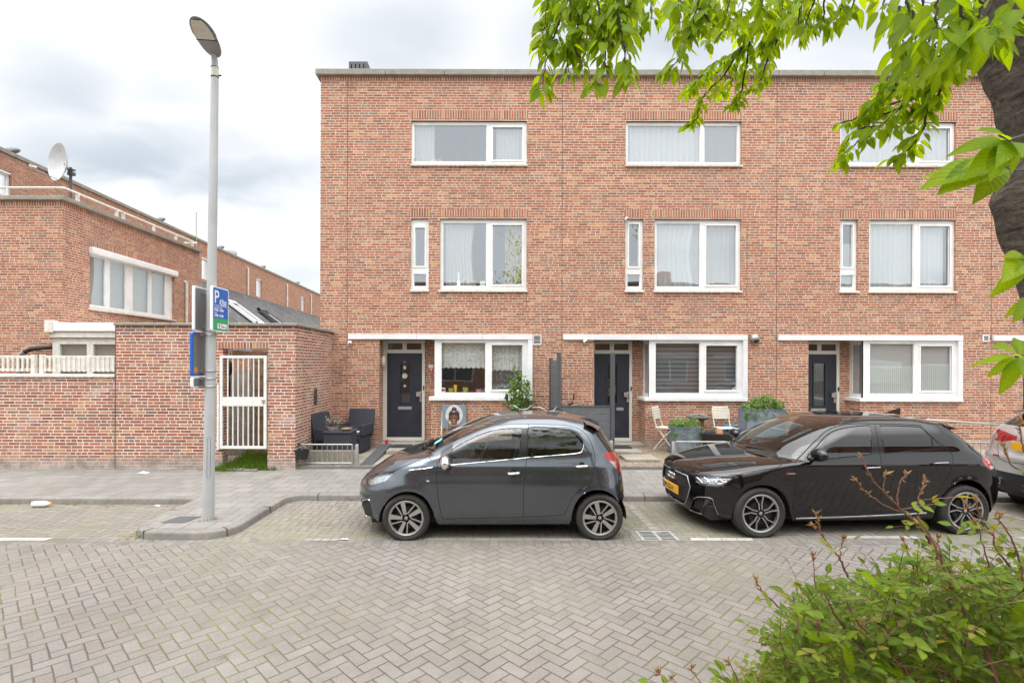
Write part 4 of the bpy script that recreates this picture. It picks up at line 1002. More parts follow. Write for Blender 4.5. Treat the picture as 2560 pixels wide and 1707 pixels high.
# ---------------------------------------------------------------- street lamp and signs
def lamp():
    bx, by = -3.62, 6.69
    L = thing('street_lamp', 'tall grey street lamp post on the kerb bulge, leaning slightly', 'street lamp', (bx, by, KZ))
    top = 5.655; lean = .07
    m = MB(); n_ = 14
    pts = [(lean * i / n_, 0, top * i / n_) for i in range(n_ + 1)]; m.tube(pts, [.072 - .027 * (i / n_) for i in range(n_ + 1)], 20)
    m.build('pole', MT['lampgrey'], L, smooth=60)
    b = MB(); b.tube([(lean, 0, top - .01), (lean, 0, top + .04)], .040, 16); b.build('pole_neck', MT['lampgrey'], L, smooth=60)
    b = MB(); b.tube([(lean, 0, top + .035), (lean + .002, 0, top + .15)], .0445, 16); b.build('collar', pm('collar_label', (.62, .62, .52), .5), L, smooth=60)
    b = MB(); b.tube([(lean, 0, top + .028), (lean, 0, top + .036)], .048, 16); b.tube([(lean, 0, top + .15), (lean, 0, top + .157)], .048, 16); b.bar((lean + .04, 0, top + .05), (lean + .085, 0, top + .05), .014, .014); b.build('clamp', MT['black'], L, smooth=60)
    b = MB(); b.tube([(lean, 0, top + .15), (lean + .002, -.005, top + .24), (lean + .004, -.04, top + .31)], [.040, .038, .032], 14); b.build('neck', MT['lampgrey'], L, smooth=60)
    # head: a flat spoon that reaches out over the road (-y) and tilts up
    hd = MB(); Lh, wd = .66, .135
    T = Matrix.Translation((lean + .005, .03, top + .30)) @ Matrix.Rotation(R(8), 4, 'Z') @ Matrix.Rotation(R(-9), 4, 'X')
    def half(s):
        return wd * (max(0, 1 - abs((s - .54) / .54) ** 2.6)) ** (1 / 2.3) * (1.0 - .12 * (1 - s)) if s < .54 else wd * (max(0, 1 - ((s - .54) / .46) ** 2.4)) ** (1 / 2.0)
    def f(u, v):
        s = .5 - .5 * math.cos(math.pi * u); a = 2 * math.pi * v; h = half(s)
        e = .055 * (1 - .5 * s) * (h / wd) ** .5
        zz = math.sin(a); zz = zz * e * (1.0 if zz > 0 else .35)
        return T @ Vector((h * math.cos(a), -s * Lh, zz))
    hd.grid(f, 30, 28); ho = hd.build('lamp_head', MT['lampdark'], L, smooth=60)
    ln = MB()
    out = [(half(s) * .80 * sg, -s * Lh) for sg, ss in ((1, [.50 + .45 * i / 12 for i in range(13)]), (-1, [.95 - .45 * i / 12 for i in range(13)])) for s in ss]
    ln.add([T @ Vector((x, y, -.0195 - .004)) for x, y in out] , [tuple(range(len(out)))]); ln.build('lens', MT['lens'], ho)
    gk = MB(); gk.tube([T @ Vector((half(.47) * k / 6 * .95, -.47 * Lh - .01 * (1 - (k / 6) ** 2), -.021)) for k in range(-6, 7)], .005, 6); gk.build('seam', MT['black'], ho)
    b = MB(); zz0 = .55
    hx, ang = .032, R(-62)
    # service door outline
    r = .0700; pts = []
    for (da, dz) in [(a, z) for a, z in ((-16, .06), (-18, .0), (-18, .48), (-14, .54), (14, .54), (18, .48), (18, 0), (16, .06))]: pass
    loop = [(-16, .0), (-20, .05), (-20, .46), (-14, .52), (8, .52), (12, .46), (12, .05), (8, .0), (-16, .0)]
    for i in range(len(loop)):
        a, z = loop[i]; th = R(-62 + a); rr = .0722 - .027 * (zz0 + z) / 5.9
        pts.append((lean * (zz0 + z) / 5.9 + rr * math.cos(th), rr * math.sin(th), zz0 + z))
    b.tube(pts, .0022, 5); b.build('service_door', MT['anth'], L)
    # signs: each one is a thing bolted to the post
    def board(name, label, X, Y0, W, z0, z1, face, sgn, rim, bands=True, back=None, cat='sign'):
        t = thing(name, label, cat, (bx + X, Y0 + W / 2, (z0 + z1) / 2)); hh, hw = (z1 - z0) / 2, W / 2; th = .016
        def rr(h, w, r_=.03, n=5):
            o = []
            for cx, cz, a0 in ((w - r_, h - r_, 0), (-w + r_, h - r_, 90), (-w + r_, -h + r_, 180), (w - r_, -h + r_, 270)):
                o += [(cx + r_ * math.cos(R(a0 + 90 * i / n)), cz + r_ * math.sin(R(a0 + 90 * i / n))) for i in range(n + 1)]
            return o
        Mx = Matrix.Rotation(R(90), 4, 'Z')                       # local x -> +Y, local y -> -X
        m = MB(); m.prism(rr(hh, hw), -th, th, Mx); m.build('panel', rim, t)
        m = MB(); m.prism(rr(hh - .016, hw - .016, .02), -th - .002 if sgn > 0 else th, -th if sgn > 0 else th + .002, Mx); m.build('face', face, t)
        m = MB(); m.prism(rr(hh - .02, hw - .02, .02), th if sgn > 0 else -th - .002, th + .002 if sgn > 0 else -th, Mx); m.build('back', MT['signback'], t)
        return t
    pz = lambda z: lean * (z - KZ) / 5.9
    sg = board('parking_sign', 'blue and green parking sign with a white P on the grey lamp post', .128, 6.51, .40, 2.50, 3.07, MT['signblue'], 1, MT['signwhite'])
    FM = lambda y, z: Matrix.Translation((.0185, y, z)) @ Matrix.Rotation(R(90), 4, 'Z') @ Matrix.Rotation(R(90), 4, 'X')
    k = MB(); k.prism([(-.184, -.269), (.184, -.269), (.184, -.115), (-.184, -.115)], -.0195, -.0182, Matrix.Rotation(R(90), 4, 'Z')); k.build('green_panel', MT['signgreen'], sg)
    wm = MT['signwhite']
    for body, size, y, z in (('P', .235, -.165, .075), ('250', .092, .0, .058), ('maandag t/m zaterdag', .021, -.16, .018), ('09:00 - 23:00', .042, -.16, -.024), ('zondag', .021, -.16, -.052), ('12:00 - 23:00', .042, -.16, -.094), ('Voor parkeertarieven en zones', .0185, -.16, -.142), ('zie parkeerautomaat', .0175, -.16, -.163), ('zone', .02, .02, .128)):
        text_obj('lettering', body, size, wm, sg, FM(y, z), .0008, bold=.0015 if size > .03 else .0002)
    k = MB(); RZ = Matrix.Rotation(R(90), 4, 'Z')
    k.prism([(-.16, .045), (.165, .045), (.165, .051), (-.16, .051)], -.0196, -.0185, RZ); k.build('line', wm, sg)
    k = MB(); k.prism([(-.035, .07), (-.005, .07), (-.005, .088), (-.035, .088)], -.0196, -.0185, RZ); k.prism([(-.03, .092), (-.01, .092), (-.01, .108), (-.03, .108)], -.0196, -.0185, RZ); k.prism([(-.035, .112), (-.02, .125), (-.005, .135), (-.012, .112)], -.0196, -.0185, RZ); k.build('meter_symbol', wm, sg)
    k = MB(); k.prism([(-.085, -.245), (.13, -.245)] + [(.13 + .032 * math.cos(R(a)), -.213 + .032 * math.sin(R(a))) for a in range(-90, 91, 20)] + [(-.085, -.181)], -.0205, -.0196, RZ); k.build('route_panel', wm, sg)
    k = MB()
    for pl in ([(-.005, -.243), (.0, -.243), (.0, -.183), (-.005, -.183)], [(.02, -.19), (.03, -.19), (.03, -.214), (.07, -.214), (.07, -.206), (.088, -.220), (.07, -.236), (.07, -.226), (.02, -.226)],
               [(.118, -.188), (.127, -.188), (.127, -.197), (.118, -.197)], [(.117, -.199), (.128, -.199), (.132, -.218), (.142, -.240), (.135, -.240), (.124, -.222), (.114, -.240), (.107, -.240), (.116, -.216)],
               [(-.06, -.190), (-.03, -.190), (-.03, -.210), (-.06, -.210)], [(-.053, -.215), (-.037, -.215), (-.037, -.235), (-.053, -.235)]):
        k.prism(pl, -.0215, -.0206, RZ)
    k.build('pictogram', MT['black'], sg)
    s2 = board('sign_board', 'white rimmed sign seen from its grey back, on the left of the lamp post', -.098, 6.51, .40, 2.50, 3.07, MT['signblue'], -1, MT['signwhite'])
    s3 = board('sign_board', 'blue rimmed sign seen from its grey back, with an orange sticker', -.122, 6.51, .40, 1.935, 2.49, MT['signblue'], -1, MT['signblue'])
    k = MB(); k.prism([(-.16, -.23), (-.09, -.235), (-.085, -.17), (-.155, -.165)], -.019, -.0182, RZ); k.build('sticker', pm('orange_sticker', (.62, .22, .06), .5), s3)
    s4 = board('sign_board', 'small white rimmed sign under the blue rimmed one on the lamp post', -.122, 6.52, .32, 1.785, 1.925, MT['signwhite'], -1, MT['signwhite'])
    for z in (2.46, 1.90, 2.00, 2.52, 1.80):
        b = MB(); b.tube([(pz(z) + .071 * math.cos(a * .3142), .071 * math.sin(a * .3142), z - KZ) for a in range(21)], .006, 6); b.build('clamp_band', MT['steel'], L)
        b = MB(); b.box(-.11, -.05, -.035, .035, z - KZ - .015, z - KZ + .015); b.build('bracket', MT['signback'], L)
    for z in (2.56, 3.0):
        b = MB(); b.box(-.09, .115, -.02, .02, z - KZ - .012, z - KZ + .012); b.build('bracket', MT['signback'], L)
lamp()
# ---------------------------------------------------------------- cars
def pchip(tab):
    xs = np.array([t[0] for t in tab], float); ys = np.array([t[1] for t in tab], float)
    h = np.diff(xs); d = np.diff(ys) / h; m = np.zeros_like(ys)
    for i in range(1, len(xs) - 1):
        if d[i - 1] * d[i] > 0:
            w1, w2 = 2 * h[i] + h[i - 1], h[i] + 2 * h[i - 1]; m[i] = (w1 + w2) / (w1 / d[i - 1] + w2 / d[i])
    m[0], m[-1] = d[0], d[-1]
    def f(x):
        x = np.clip(np.asarray(x, float), xs[0], xs[-1]); k = np.clip(np.searchsorted(xs, x) - 1, 0, len(xs) - 2)
        t = (x - xs[k]) / h[k]
        return (2 * t**3 - 3 * t**2 + 1) * ys[k] + (t**3 - 2 * t**2 + t) * h[k] * m[k] + (-2 * t**3 + 3 * t**2) * ys[k + 1] + (t**3 - t**2) * h[k] * m[k + 1]
    return f

def proj(P):
    u = XP + FPX * P[..., 0] / P[..., 1]; v = YP + FPX * (HC - P[..., 2]) / P[..., 1] + ROLL * (u - XP)
    return np.stack([u, v], -1)

def inpoly(p, poly):
    x, y = p[..., 0], p[..., 1]; c = np.zeros(x.shape, bool); n = len(poly)
    for i in range(n):
        x0, y0 = poly[i]; x1, y1 = poly[(i + 1) % n]
        if y0 == y1: continue
        c ^= ((y0 > y) != (y1 > y)) & (x < (x1 - x0) * (y - y0) / (y1 - y0) + x0)
    return c

def nearest(p, poly, closed=True):
    best = np.full(p.shape[:-1], 1e9); q = np.zeros_like(p); n = len(poly)
    for i in range(n if closed else n - 1):
        a = np.array(poly[i], float); b = np.array(poly[(i + 1) % n], float); ab = b - a; L = (ab**2).sum()
        if L < 1e-9: continue
        t = np.clip(((p - a) @ ab) / L, 0, 1); c = a + t[..., None] * ab; d = np.hypot(*(np.moveaxis(p - c, -1, 0)))
        m = d < best; best[m] = d[m]; q[m] = c[m]
    return best, q

def smooth_poly(pts, n=4, closed=True):
    """Catmull-Rom through traced points"""
    P = [np.array(p, float) for p in pts]; out = []; k = len(P)
    for i in range(k if closed else k - 1):
        p0, p1, p2, p3 = (P[(i - 1) % k] if closed or i > 0 else P[i]), P[i], P[(i + 1) % k], (P[(i + 2) % k] if closed or i + 2 < k else P[(i + 1) % k])
        for j in range(n):
            t = j / n; out.append(tuple(.5 * (2 * p1 + (p2 - p0) * t + (2 * p0 - 5 * p1 + 4 * p2 - p3) * t * t + (3 * p1 - p0 - 3 * p2 + p3) * t**3)))
    if not closed: out.append(tuple(P[-1]))
    return out

class Shell:
    """car body as stacked plan outlines: for each height a rounded outline from nose to tail; mirrored about the centre line"""
    def __init__(s, spec, world, nz=210, nt=(96, 190, 56)):
        s.world = world; s.Wn = np.array(world)
        xf, xr, w, af, ar, nf, nr = [pchip(spec[k]) for k in ('xf', 'xr', 'w', 'af', 'ar', 'nf', 'nr')]
        z0, z1 = spec['w'][0][0], spec['w'][-1][0]
        # more levels where the outline shrinks fast
        zz = np.linspace(z0, z1, 4000); sp = np.hypot(np.gradient(xf(zz), zz), 1) + .8 * np.abs(np.gradient(w(zz), zz)) + .3 * np.abs(np.gradient(xr(zz), zz))
        cs = np.concatenate([[0], np.cumsum((sp[1:] + sp[:-1]) / 2 * np.diff(zz))]); Z = np.interp(np.linspace(0, cs[-1], nz), cs, zz)
        a, b, c = nt; Zc = Z[:, None]
        ph = np.linspace(0, np.pi / 2, a)[None]; n_ = nf(Zc)
        X1 = xf(Zc) + af(Zc) * (1 - np.cos(ph).clip(0) ** (2 / n_)); Y1 = w(Zc) * np.sin(ph) ** (2 / n_)
        t = np.linspace(0, 1, b + 2)[None, 1:-1]; xa = xf(Zc) + af(Zc); xb = xr(Zc) - ar(Zc)
        X2 = xa + (xb - xa) * t; Y2 = w(Zc) * np.ones_like(t)
        ph = np.linspace(np.pi / 2, 0, c)[None]; n_ = nr(Zc)
        X3 = xr(Zc) - ar(Zc) * (1 - np.cos(ph).clip(0) ** (2 / n_)); Y3 = w(Zc) * np.sin(ph).clip(0) ** (2 / n_)
        X = np.concatenate([X1, X2, X3], 1); Y = -np.concatenate([Y1, Y2, Y3], 1); ZZ = Zc * np.ones_like(X)
        s.phi = np.concatenate([np.sin(np.linspace(0, np.pi / 2, a)) ** (2 / 2.5), np.ones(b), np.sin(np.linspace(np.pi / 2, 0, c)).clip(0) ** (2 / 2.5)])
        s.nt = nt
        P = np.stack([X, Y, ZZ], -1)
        for (ax, az, r0, amp) in spec.get('flare', ()):
            d = np.hypot(P[..., 0] - ax, P[..., 2] - az); k = np.exp(-((d - r0) / .07) ** 2) * (Y < -.5) * amp * (P[..., 2] < az + r0 + .12)
            P[..., 1] -= k
        if 'shape' in spec: P = spec['shape'](P)
        s.P = P; s.cls = np.zeros((P.shape[0] - 1, P.shape[1] - 1), int); s.lock = np.zeros(P.shape[:2], bool)
    def normals(s):
        P = s.P; di = np.gradient(P, axis=0); dj = np.gradient(P, axis=1); n = np.cross(dj, di); L = np.linalg.norm(n, axis=-1, keepdims=True); n = n / np.maximum(L, 1e-12)
        n[:, 0] = n[:, 1]; n[:, 0, 1] = 0; n[:, -1] = n[:, -2]; n[:, -1, 1] = 0; n[-1] = n[-2] * .0 + np.array([0, 0, 1])
        return n / np.maximum(np.linalg.norm(n, axis=-1, keepdims=True), 1e-12)
    def to_world(s, P): return P @ s.Wn[:3, :3].T + s.Wn[:3, 3]
    def pix(s): return proj(s.to_world(s.P))
    def facing(s):
        n = s.N0 @ s.Wn[:3, :3].T; v = s.to_world(s.P) - np.array([0, 0, HC]); v /= np.linalg.norm(v, axis=-1, keepdims=True)
        return (n * v).sum(-1)
    def snap(s, poly, closed=True):
        px = s.pix(); d, q = nearest(px, poly, closed); Ji = np.gradient(px, axis=0); Jj = np.gradient(px, axis=1)
        det = Ji[..., 0] * Jj[..., 1] - Ji[..., 1] * Jj[..., 0]; e = q - px
        with np.errstate(all='ignore'):
            di = (e[..., 0] * Jj[..., 1] - e[..., 1] * Jj[..., 0]) / det; dj = (Ji[..., 0] * e[..., 1] - Ji[..., 1] * e[..., 0]) / det
        ok = (np.abs(di) < .52) & (np.abs(dj) < .52) & ~s.lock & (s.facing() < .05) & np.isfinite(di) & np.isfinite(dj)
        ok[:, 0] = False; ok[:, -1] = False; ok[0] = False; ok[-1] = False
        I, J = np.nonzero(ok)
        P = s.P; di, dj = di[I, J], dj[I, J]; i2 = I + np.sign(di).astype(int); j2 = J + np.sign(dj).astype(int); a, b = np.abs(di)[:, None], np.abs(dj)[:, None]
        a0 = s.P0
        s.P[I, J] = (1 - a) * (1 - b) * a0[I, J] + a * (1 - b) * a0[i2, J] + (1 - a) * b * a0[I, j2] + a * b * a0[i2, j2]
        s.lock[I, J] = True
    def tris(s):
        """two triangles per cell, cut along the diagonal that lies on a traced outline"""
        ni, nj = s.P.shape[0] - 1, s.P.shape[1]; I, J = np.mgrid[0:ni, 0:nj - 1]
        A, B, C, D = I * nj + J, I * nj + J + 1, (I + 1) * nj + J + 1, (I + 1) * nj + J; L = s.lock.reshape(-1)
        k = (L[B] & L[D] & ~(L[A] & L[C]))[..., None]
        return np.stack([np.where(k, np.stack([A, B, D], -1), np.stack([A, B, C], -1)), np.where(k, np.stack([B, C, D], -1), np.stack([A, C, D], -1))], 2)
    def prepare(s, polys):
        s.N0 = s.normals(); s.P0 = s.P.copy()
        for p in polys: s.snap(p)
        s.T = s.tris(); V = s.P.reshape(-1, 3); s.C = V[s.T].mean(3); s.CP = proj(s.to_world(s.C)); s.CF = s.facing().reshape(-1)[s.T].mean(3)
        s.cls = np.zeros(s.T.shape[:3], int); s.N = s.N0
    def mark(s, poly, c, only=None):
        m = inpoly(s.CP, poly) & (s.CF < .08)
        if only is not None: m &= np.isin(s.cls, only)
        s.cls[m] = c
    def find(s, p, off=0.0, mirror=False):
        """local point on the shell seen at photo pixel p"""
        d = np.hypot(s.PX[..., 0] - p[0], s.PX[..., 1] - p[1]); d[s.FC > .1] = 1e9
        i, j = np.unravel_index(np.argmin(d), d.shape); i = min(max(i, 1), d.shape[0] - 2); j = min(max(j, 1), d.shape[1] - 2)
        Ji = (s.PX[i + 1, j] - s.PX[i - 1, j]) / 2; Jj = (s.PX[i, j + 1] - s.PX[i, j - 1]) / 2; e = np.array(p) - s.PX[i, j]
        det = Ji[0] * Jj[1] - Ji[1] * Jj[0]
        a = b = 0.0
        if abs(det) > 1e-9: a = np.clip((e[0] * Jj[1] - e[1] * Jj[0]) / det, -1, 1); b = np.clip((Ji[0] * e[1] - Ji[1] * e[0]) / det, -1, 1)
        P = s.P0[i, j] + a * (s.P0[i + 1, j] - s.P0[i - 1, j]) / 2 + b * (s.P0[i, j + 1] - s.P0[i, j - 1]) / 2 + s.N0[i, j] * off
        return Vector(P if not mirror else (P[0], -P[1], P[2])), Vector(s.N0[i, j] if not mirror else (s.N0[i, j][0], -s.N0[i, j][1], s.N0[i, j][2]))
    def ready(s):
        s.PX = proj(s.to_world(s.P0)); s.FC = s.facing()
    def part(s, name, classes, mat, parent, side='both', off=0.0, where=None):
        m = np.isin(s.cls, classes)
        if where is not None: m &= where
        q = s.T[m]
        if len(q) == 0: return None
        V, N, F = s.P.reshape(-1, 3), s.N.reshape(-1, 3), []
        vs, ns, fs, base = [], [], [], 0
        for sd in (('near', 'far') if side == 'both' else (side,)):
            u, inv = np.unique(q, return_inverse=True); inv = inv.reshape(q.shape); v = V[u] + N[u] * off; n = N[u].copy()
            if sd == 'far': v = v * [1, -1, 1]; n = n * [1, -1, 1]; inv = inv[:, ::-1]
            vs.append(v); ns.append(n); fs.append(inv + base); base += len(v)
        v, n, f = np.concatenate(vs), np.concatenate(ns), np.concatenate(fs)
        me = bpy.data.meshes.new(name); me.from_pydata(v.tolist(), [], f.tolist()); me.materials.append(mat)
        me.polygons.foreach_set('use_smooth', [True] * len(f)); me.update()
        if side == 'both':                                          # weld the centre line
            bm = bmesh.new(); bm.from_mesh(me); bmesh.ops.remove_doubles(bm, verts=bm.verts, dist=1e-5); bm.to_mesh(me); bm.free()
        else:
            me.normals_split_custom_set_from_vertices([tuple(x) for x in n])
        o = bpy.data.objects.new(name, me); COL.objects.link(o); o.parent = parent
        return o
    def seam(s, mb, pts, r=.0035, off=-.0008, n=6, mirror=(False, True), smooth=True, sub=8):
        path = smooth_poly(pts, sub, False) if smooth else pts
        for mi in mirror:
            loc = [s.find(p, off, mi)[0] for p in path]
            keep = [loc[0]] + [b for a, b in zip(loc, loc[1:]) if (b - a).length > 1e-4]
            if len(keep) > 1: mb.tube(keep, r, n)

def wheel(parent, x, y, z, R_, rim_r, width, style, mats, side, steer=0.0):
    """wheel with tyre and rim; local axis along y, outer face at -y for the near side"""
    T = Matrix.Translation((x, y, z)) @ Matrix.Rotation((0 if side < 0 else math.pi) + steer, 4, 'Z')
    A = T @ Matrix.Rotation(R(90), 4, 'X')          # local z -> -y (outwards)
    hb = MB(); hb.lathe([(0, -.06), (rim_r * .95, -.06), (rim_r * .95, -.055)], A, 32)
    hb.lathe([(.055, -.02), (rim_r * .62, -.02), (rim_r * .62, -.035), (.06, -.035)], A, 32)
    hb.lathe([(rim_r * .985, -.12), (rim_r * .985, .018)], A, 40)
    w = hb.build('wheel', mats['well'], parent, smooth=40)
    t = MB(); h = width / 2; n = 72
    prof = [(rim_r - .006, -width + .03), (rim_r + .02, -width + .012), (R_ - .035, -width + .006), (R_ - .008, -width + .02), (R_, -width + .045), (R_, -.012), (R_ - .006, .008), (R_ - .03, .022), (R_ - .05, .026), ((R_ + rim_r) / 2, .027), (rim_r + .012, .018), (rim_r - .002, .012), (rim_r - .006, .0)]
    vs, fs = [], []
    for i, (r, d) in enumerate(prof):
        for j in range(n):
            a = 2 * math.pi * j / n; rr = r
            if 4 <= i <= 6 and j % 2: rr -= .006
            p = A @ Vector((rr * math.cos(a), rr * math.sin(a), d))
            if p.z < .003: p.z = .003
            vs.append(p)
    for i in range(len(prof) - 1):
        for j in range(n): fs.append((i * n + j, i * n + (j + 1) % n, (i + 1) * n + (j + 1) % n, (i + 1) * n + j))
    t.add(vs, fs); t.build('tyre', mats['tyre'], w, smooth=50)
    rm = MB(); rr = rim_r
    rm.cur = 0
    rm.lathe([(rr - .004, -.015), (rr + .004, .012), (rr - .006, .016), (rr - .020, .010), (rr - .026, -.02)], A, 56)
    def sp(poly, d0, d1, k=0):
        rm.cur = k; rm.prism([(a, -b) for a, b in poly], d0, d1, A @ Matrix.Rotation(R(90), 4, 'X'))
    def rot(p, a): c, s_ = math.cos(a), math.sin(a); return (p[0] * c - p[1] * s_, p[0] * s_ + p[1] * c)
    # prism local (x,z) with y as depth: rotate so that depth runs along the axle
    for k in range(5):
        a = 2 * math.pi * k / 5 + style['phase'] * (1 if side < 0 else -1)
        for (poly, d0, d1, mi) in style['spokes'](rr):
            if side > 0: poly = [(-q[0], q[1]) for q in poly]
            sp([rot(q, a) for q in poly], d0, d1, mi)
    rm.cur = 1; rm.lathe([(0, .006), (.032, .006), (.036, .0), (.036, -.03)], A, 20)
    rm.cur = 1
    for k in range(style['bolts']):
        a = 2 * math.pi * k / style['bolts'] + .3; c = A @ Vector((.050 * math.cos(a), .050 * math.sin(a), -.002)); rm.cyl(c, (A.to_3x3() @ Vector((0, 0, 1))), .0085, .006, 8)
    rm.cur = 0; rm.lathe([(0, .0085), (.016, .0085), (.020, .006)], A, 16)
    rm.build('rim', [mats['rim'], mats['rimdark']], w, smooth=35)
    return w

def seat(parent, x, y, mats, w=.50, back=.62):
    m = MB(); m.box(x - .05, x + .45, y - w / 2, y + w / 2, .38, .55)
    T = Matrix.Translation((x + .50, y, .80)) @ Matrix.Rotation(R(14), 4, 'Y')
    m.obox(T, .14, w, back)
    s_ = m.build('seat', mats['seat'], parent, bevel=.05, seg=3)
    h = MB(); h.obox(Matrix.Translation((x + .60, y, 1.19)) @ Matrix.Rotation(R(10), 4, 'Y'), .10, .25, .17); h.build('headrest', mats['seat'], s_, bevel=.04, seg=3)

CM = {}
CM['well'] = pm('wheel_well_black', (.010, .010, .010), .85, bump=0)
CM['tyre'] = pm('tyre_rubber', (.028, .027, .026), .8, var=.35, scale=25, bump=.4)
CM['rim'] = pm('diamond_cut_rim', (.52, .51, .49), .28, .85, var=.08, bump=0)
CM['rimdark'] = pm('rim_black', (.012, .012, .013), .35, .2, bump=0)
CM['brake'] = pm('brake_disc', (.25, .24, .23), .4, .8, bump=0)
CM['seat'] = pm('seat_fabric', (.03, .03, .033), .85)
CM['cabin'] = pm('cabin_black', (.018, .018, .019), .7)
CM['trim'] = pm('gloss_trim', (.012, .012, .013), .22, bump=0)
CM['gap'] = pm('panel_gap', (.004, .004, .004), .9, bump=0)
CM['carglass'] = glass_mat('car_glass', (.62, .70, .68), .07, 1.0)
CM['privacy'] = glass_mat('privacy_glass', (.06, .065, .07), .06, 1.0)
CM['lampglass'] = glass_mat('lamp_glass', (.9, .92, .93), .08, 1.0)
CM['redlens'] = pm('red_lens', (.30, .006, .010), .12, var=.3, scale=30, bump=0, Coat_Weight=.7)
CM['clearlens'] = pm('clear_lens', (.40, .34, .33), .15, .3, var=.2, bump=0, Coat_Weight=.5)
CM['reflector'] = pm('lamp_reflector', (.70, .72, .74), .18, .8, var=.4, scale=35, bump=0)

def fit_out(root, sh, spec, mats):
    """cabin, underside, wheel wells and wheels"""
    L0, wb = spec['x0'], spec['wb']; hw = spec['hw']
    u = MB(); u.box(L0 + .25, spec['x1'] - .25, -hw + .16, hw - .16, spec['floor'], .34)
    u.build('underbody', CM['well'], root)
    for x in (0, wb):
        for sd in (-1, 1):
            k = MB(); A = Matrix.Translation((x, sd * (hw - .035), spec['wz'])) @ Matrix.Rotation(R(90), 4, 'X'); s_ = 1 if sd < 0 else -1
            k.grid(lambda a, b: A @ Vector(((spec['arch'] + .004) * math.cos(math.pi * (1.08 * a - .04)), (spec['arch'] + .004) * math.sin(math.pi * (1.08 * a - .04)), (-.30 + .24 * b) * s_)), 25, 2)
            k.grid(lambda a, b: A @ Vector((spec['arch'] * b * math.cos(math.pi * (1.08 * a - .04)), spec['arch'] * b * math.sin(math.pi * (1.08 * a - .04)), -.30 * s_)), 25, 2); k.build('wheel_well', CM['well'], root)
    for x, sd in ((0, -1), (wb, -1), (0, 1), (wb, 1)):
        wheel(root, x, sd * (hw - spec['inset']), spec['wz'], spec['R'], spec['rim'], spec['tw'], spec['style'], mats, sd, spec.get('steer', 0) if x == 0 else 0)
    c = MB(); c.box(L0 + .9, spec['x1'] - .45, -hw + .14, hw - .14, .30, .36); c.build('cabin_floor', CM['cabin'], root)
    dx = spec['dash']; d = MB(); d.grid(lambda a, b: (dx + (.55) * a, (-hw + .13) + 2 * (hw - .13) * b, spec['dashz'] - .03 * a - .10 * max(0, a - .55) * 4), 9, 9); d.box(dx + .3, dx + .5, -hw + .13, hw - .13, .45, spec['dashz'] - .12); d.build('dashboard', CM['cabin'], root, smooth=180)
    sx = spec['seatx']
    for y in (-.36, .36): seat(root, sx, y, CM)
    b = MB(); b.box(sx + .85, sx + 1.25, -hw + .2, hw - .2, .36, .55); b.obox(Matrix.Translation((sx + 1.30, 0, .78)) @ Matrix.Rotation(R(18), 4, 'Y'), .13, 2 * hw - .42, .55); b.build('rear_bench', CM['seat'], root, bevel=.05, seg=3)
    s_ = MB(); c0 = Vector((dx + .60, -.36, spec['dashz'] - .04)); q = Matrix.Rotation(R(-65), 3, 'Y')
    s_.tube([c0 + q @ Vector((.175 * math.cos(a * .2618), .175 * math.sin(a * .2618), 0)) for a in range(25)], .015, 8); s_.bar(c0 + q @ Vector((-.17, 0, 0)), c0 + q @ Vector((.17, 0, 0)), .03, .02); s_.bar(c0, c0 + q @ Vector((0, 0, -.25)), .05, .05); s_.build('steering_wheel', CM['cabin'], root, smooth=60)

ZP = lambda pts, ox, oy, k: [(ox + x / k, oy + y / k) for x, y in pts]

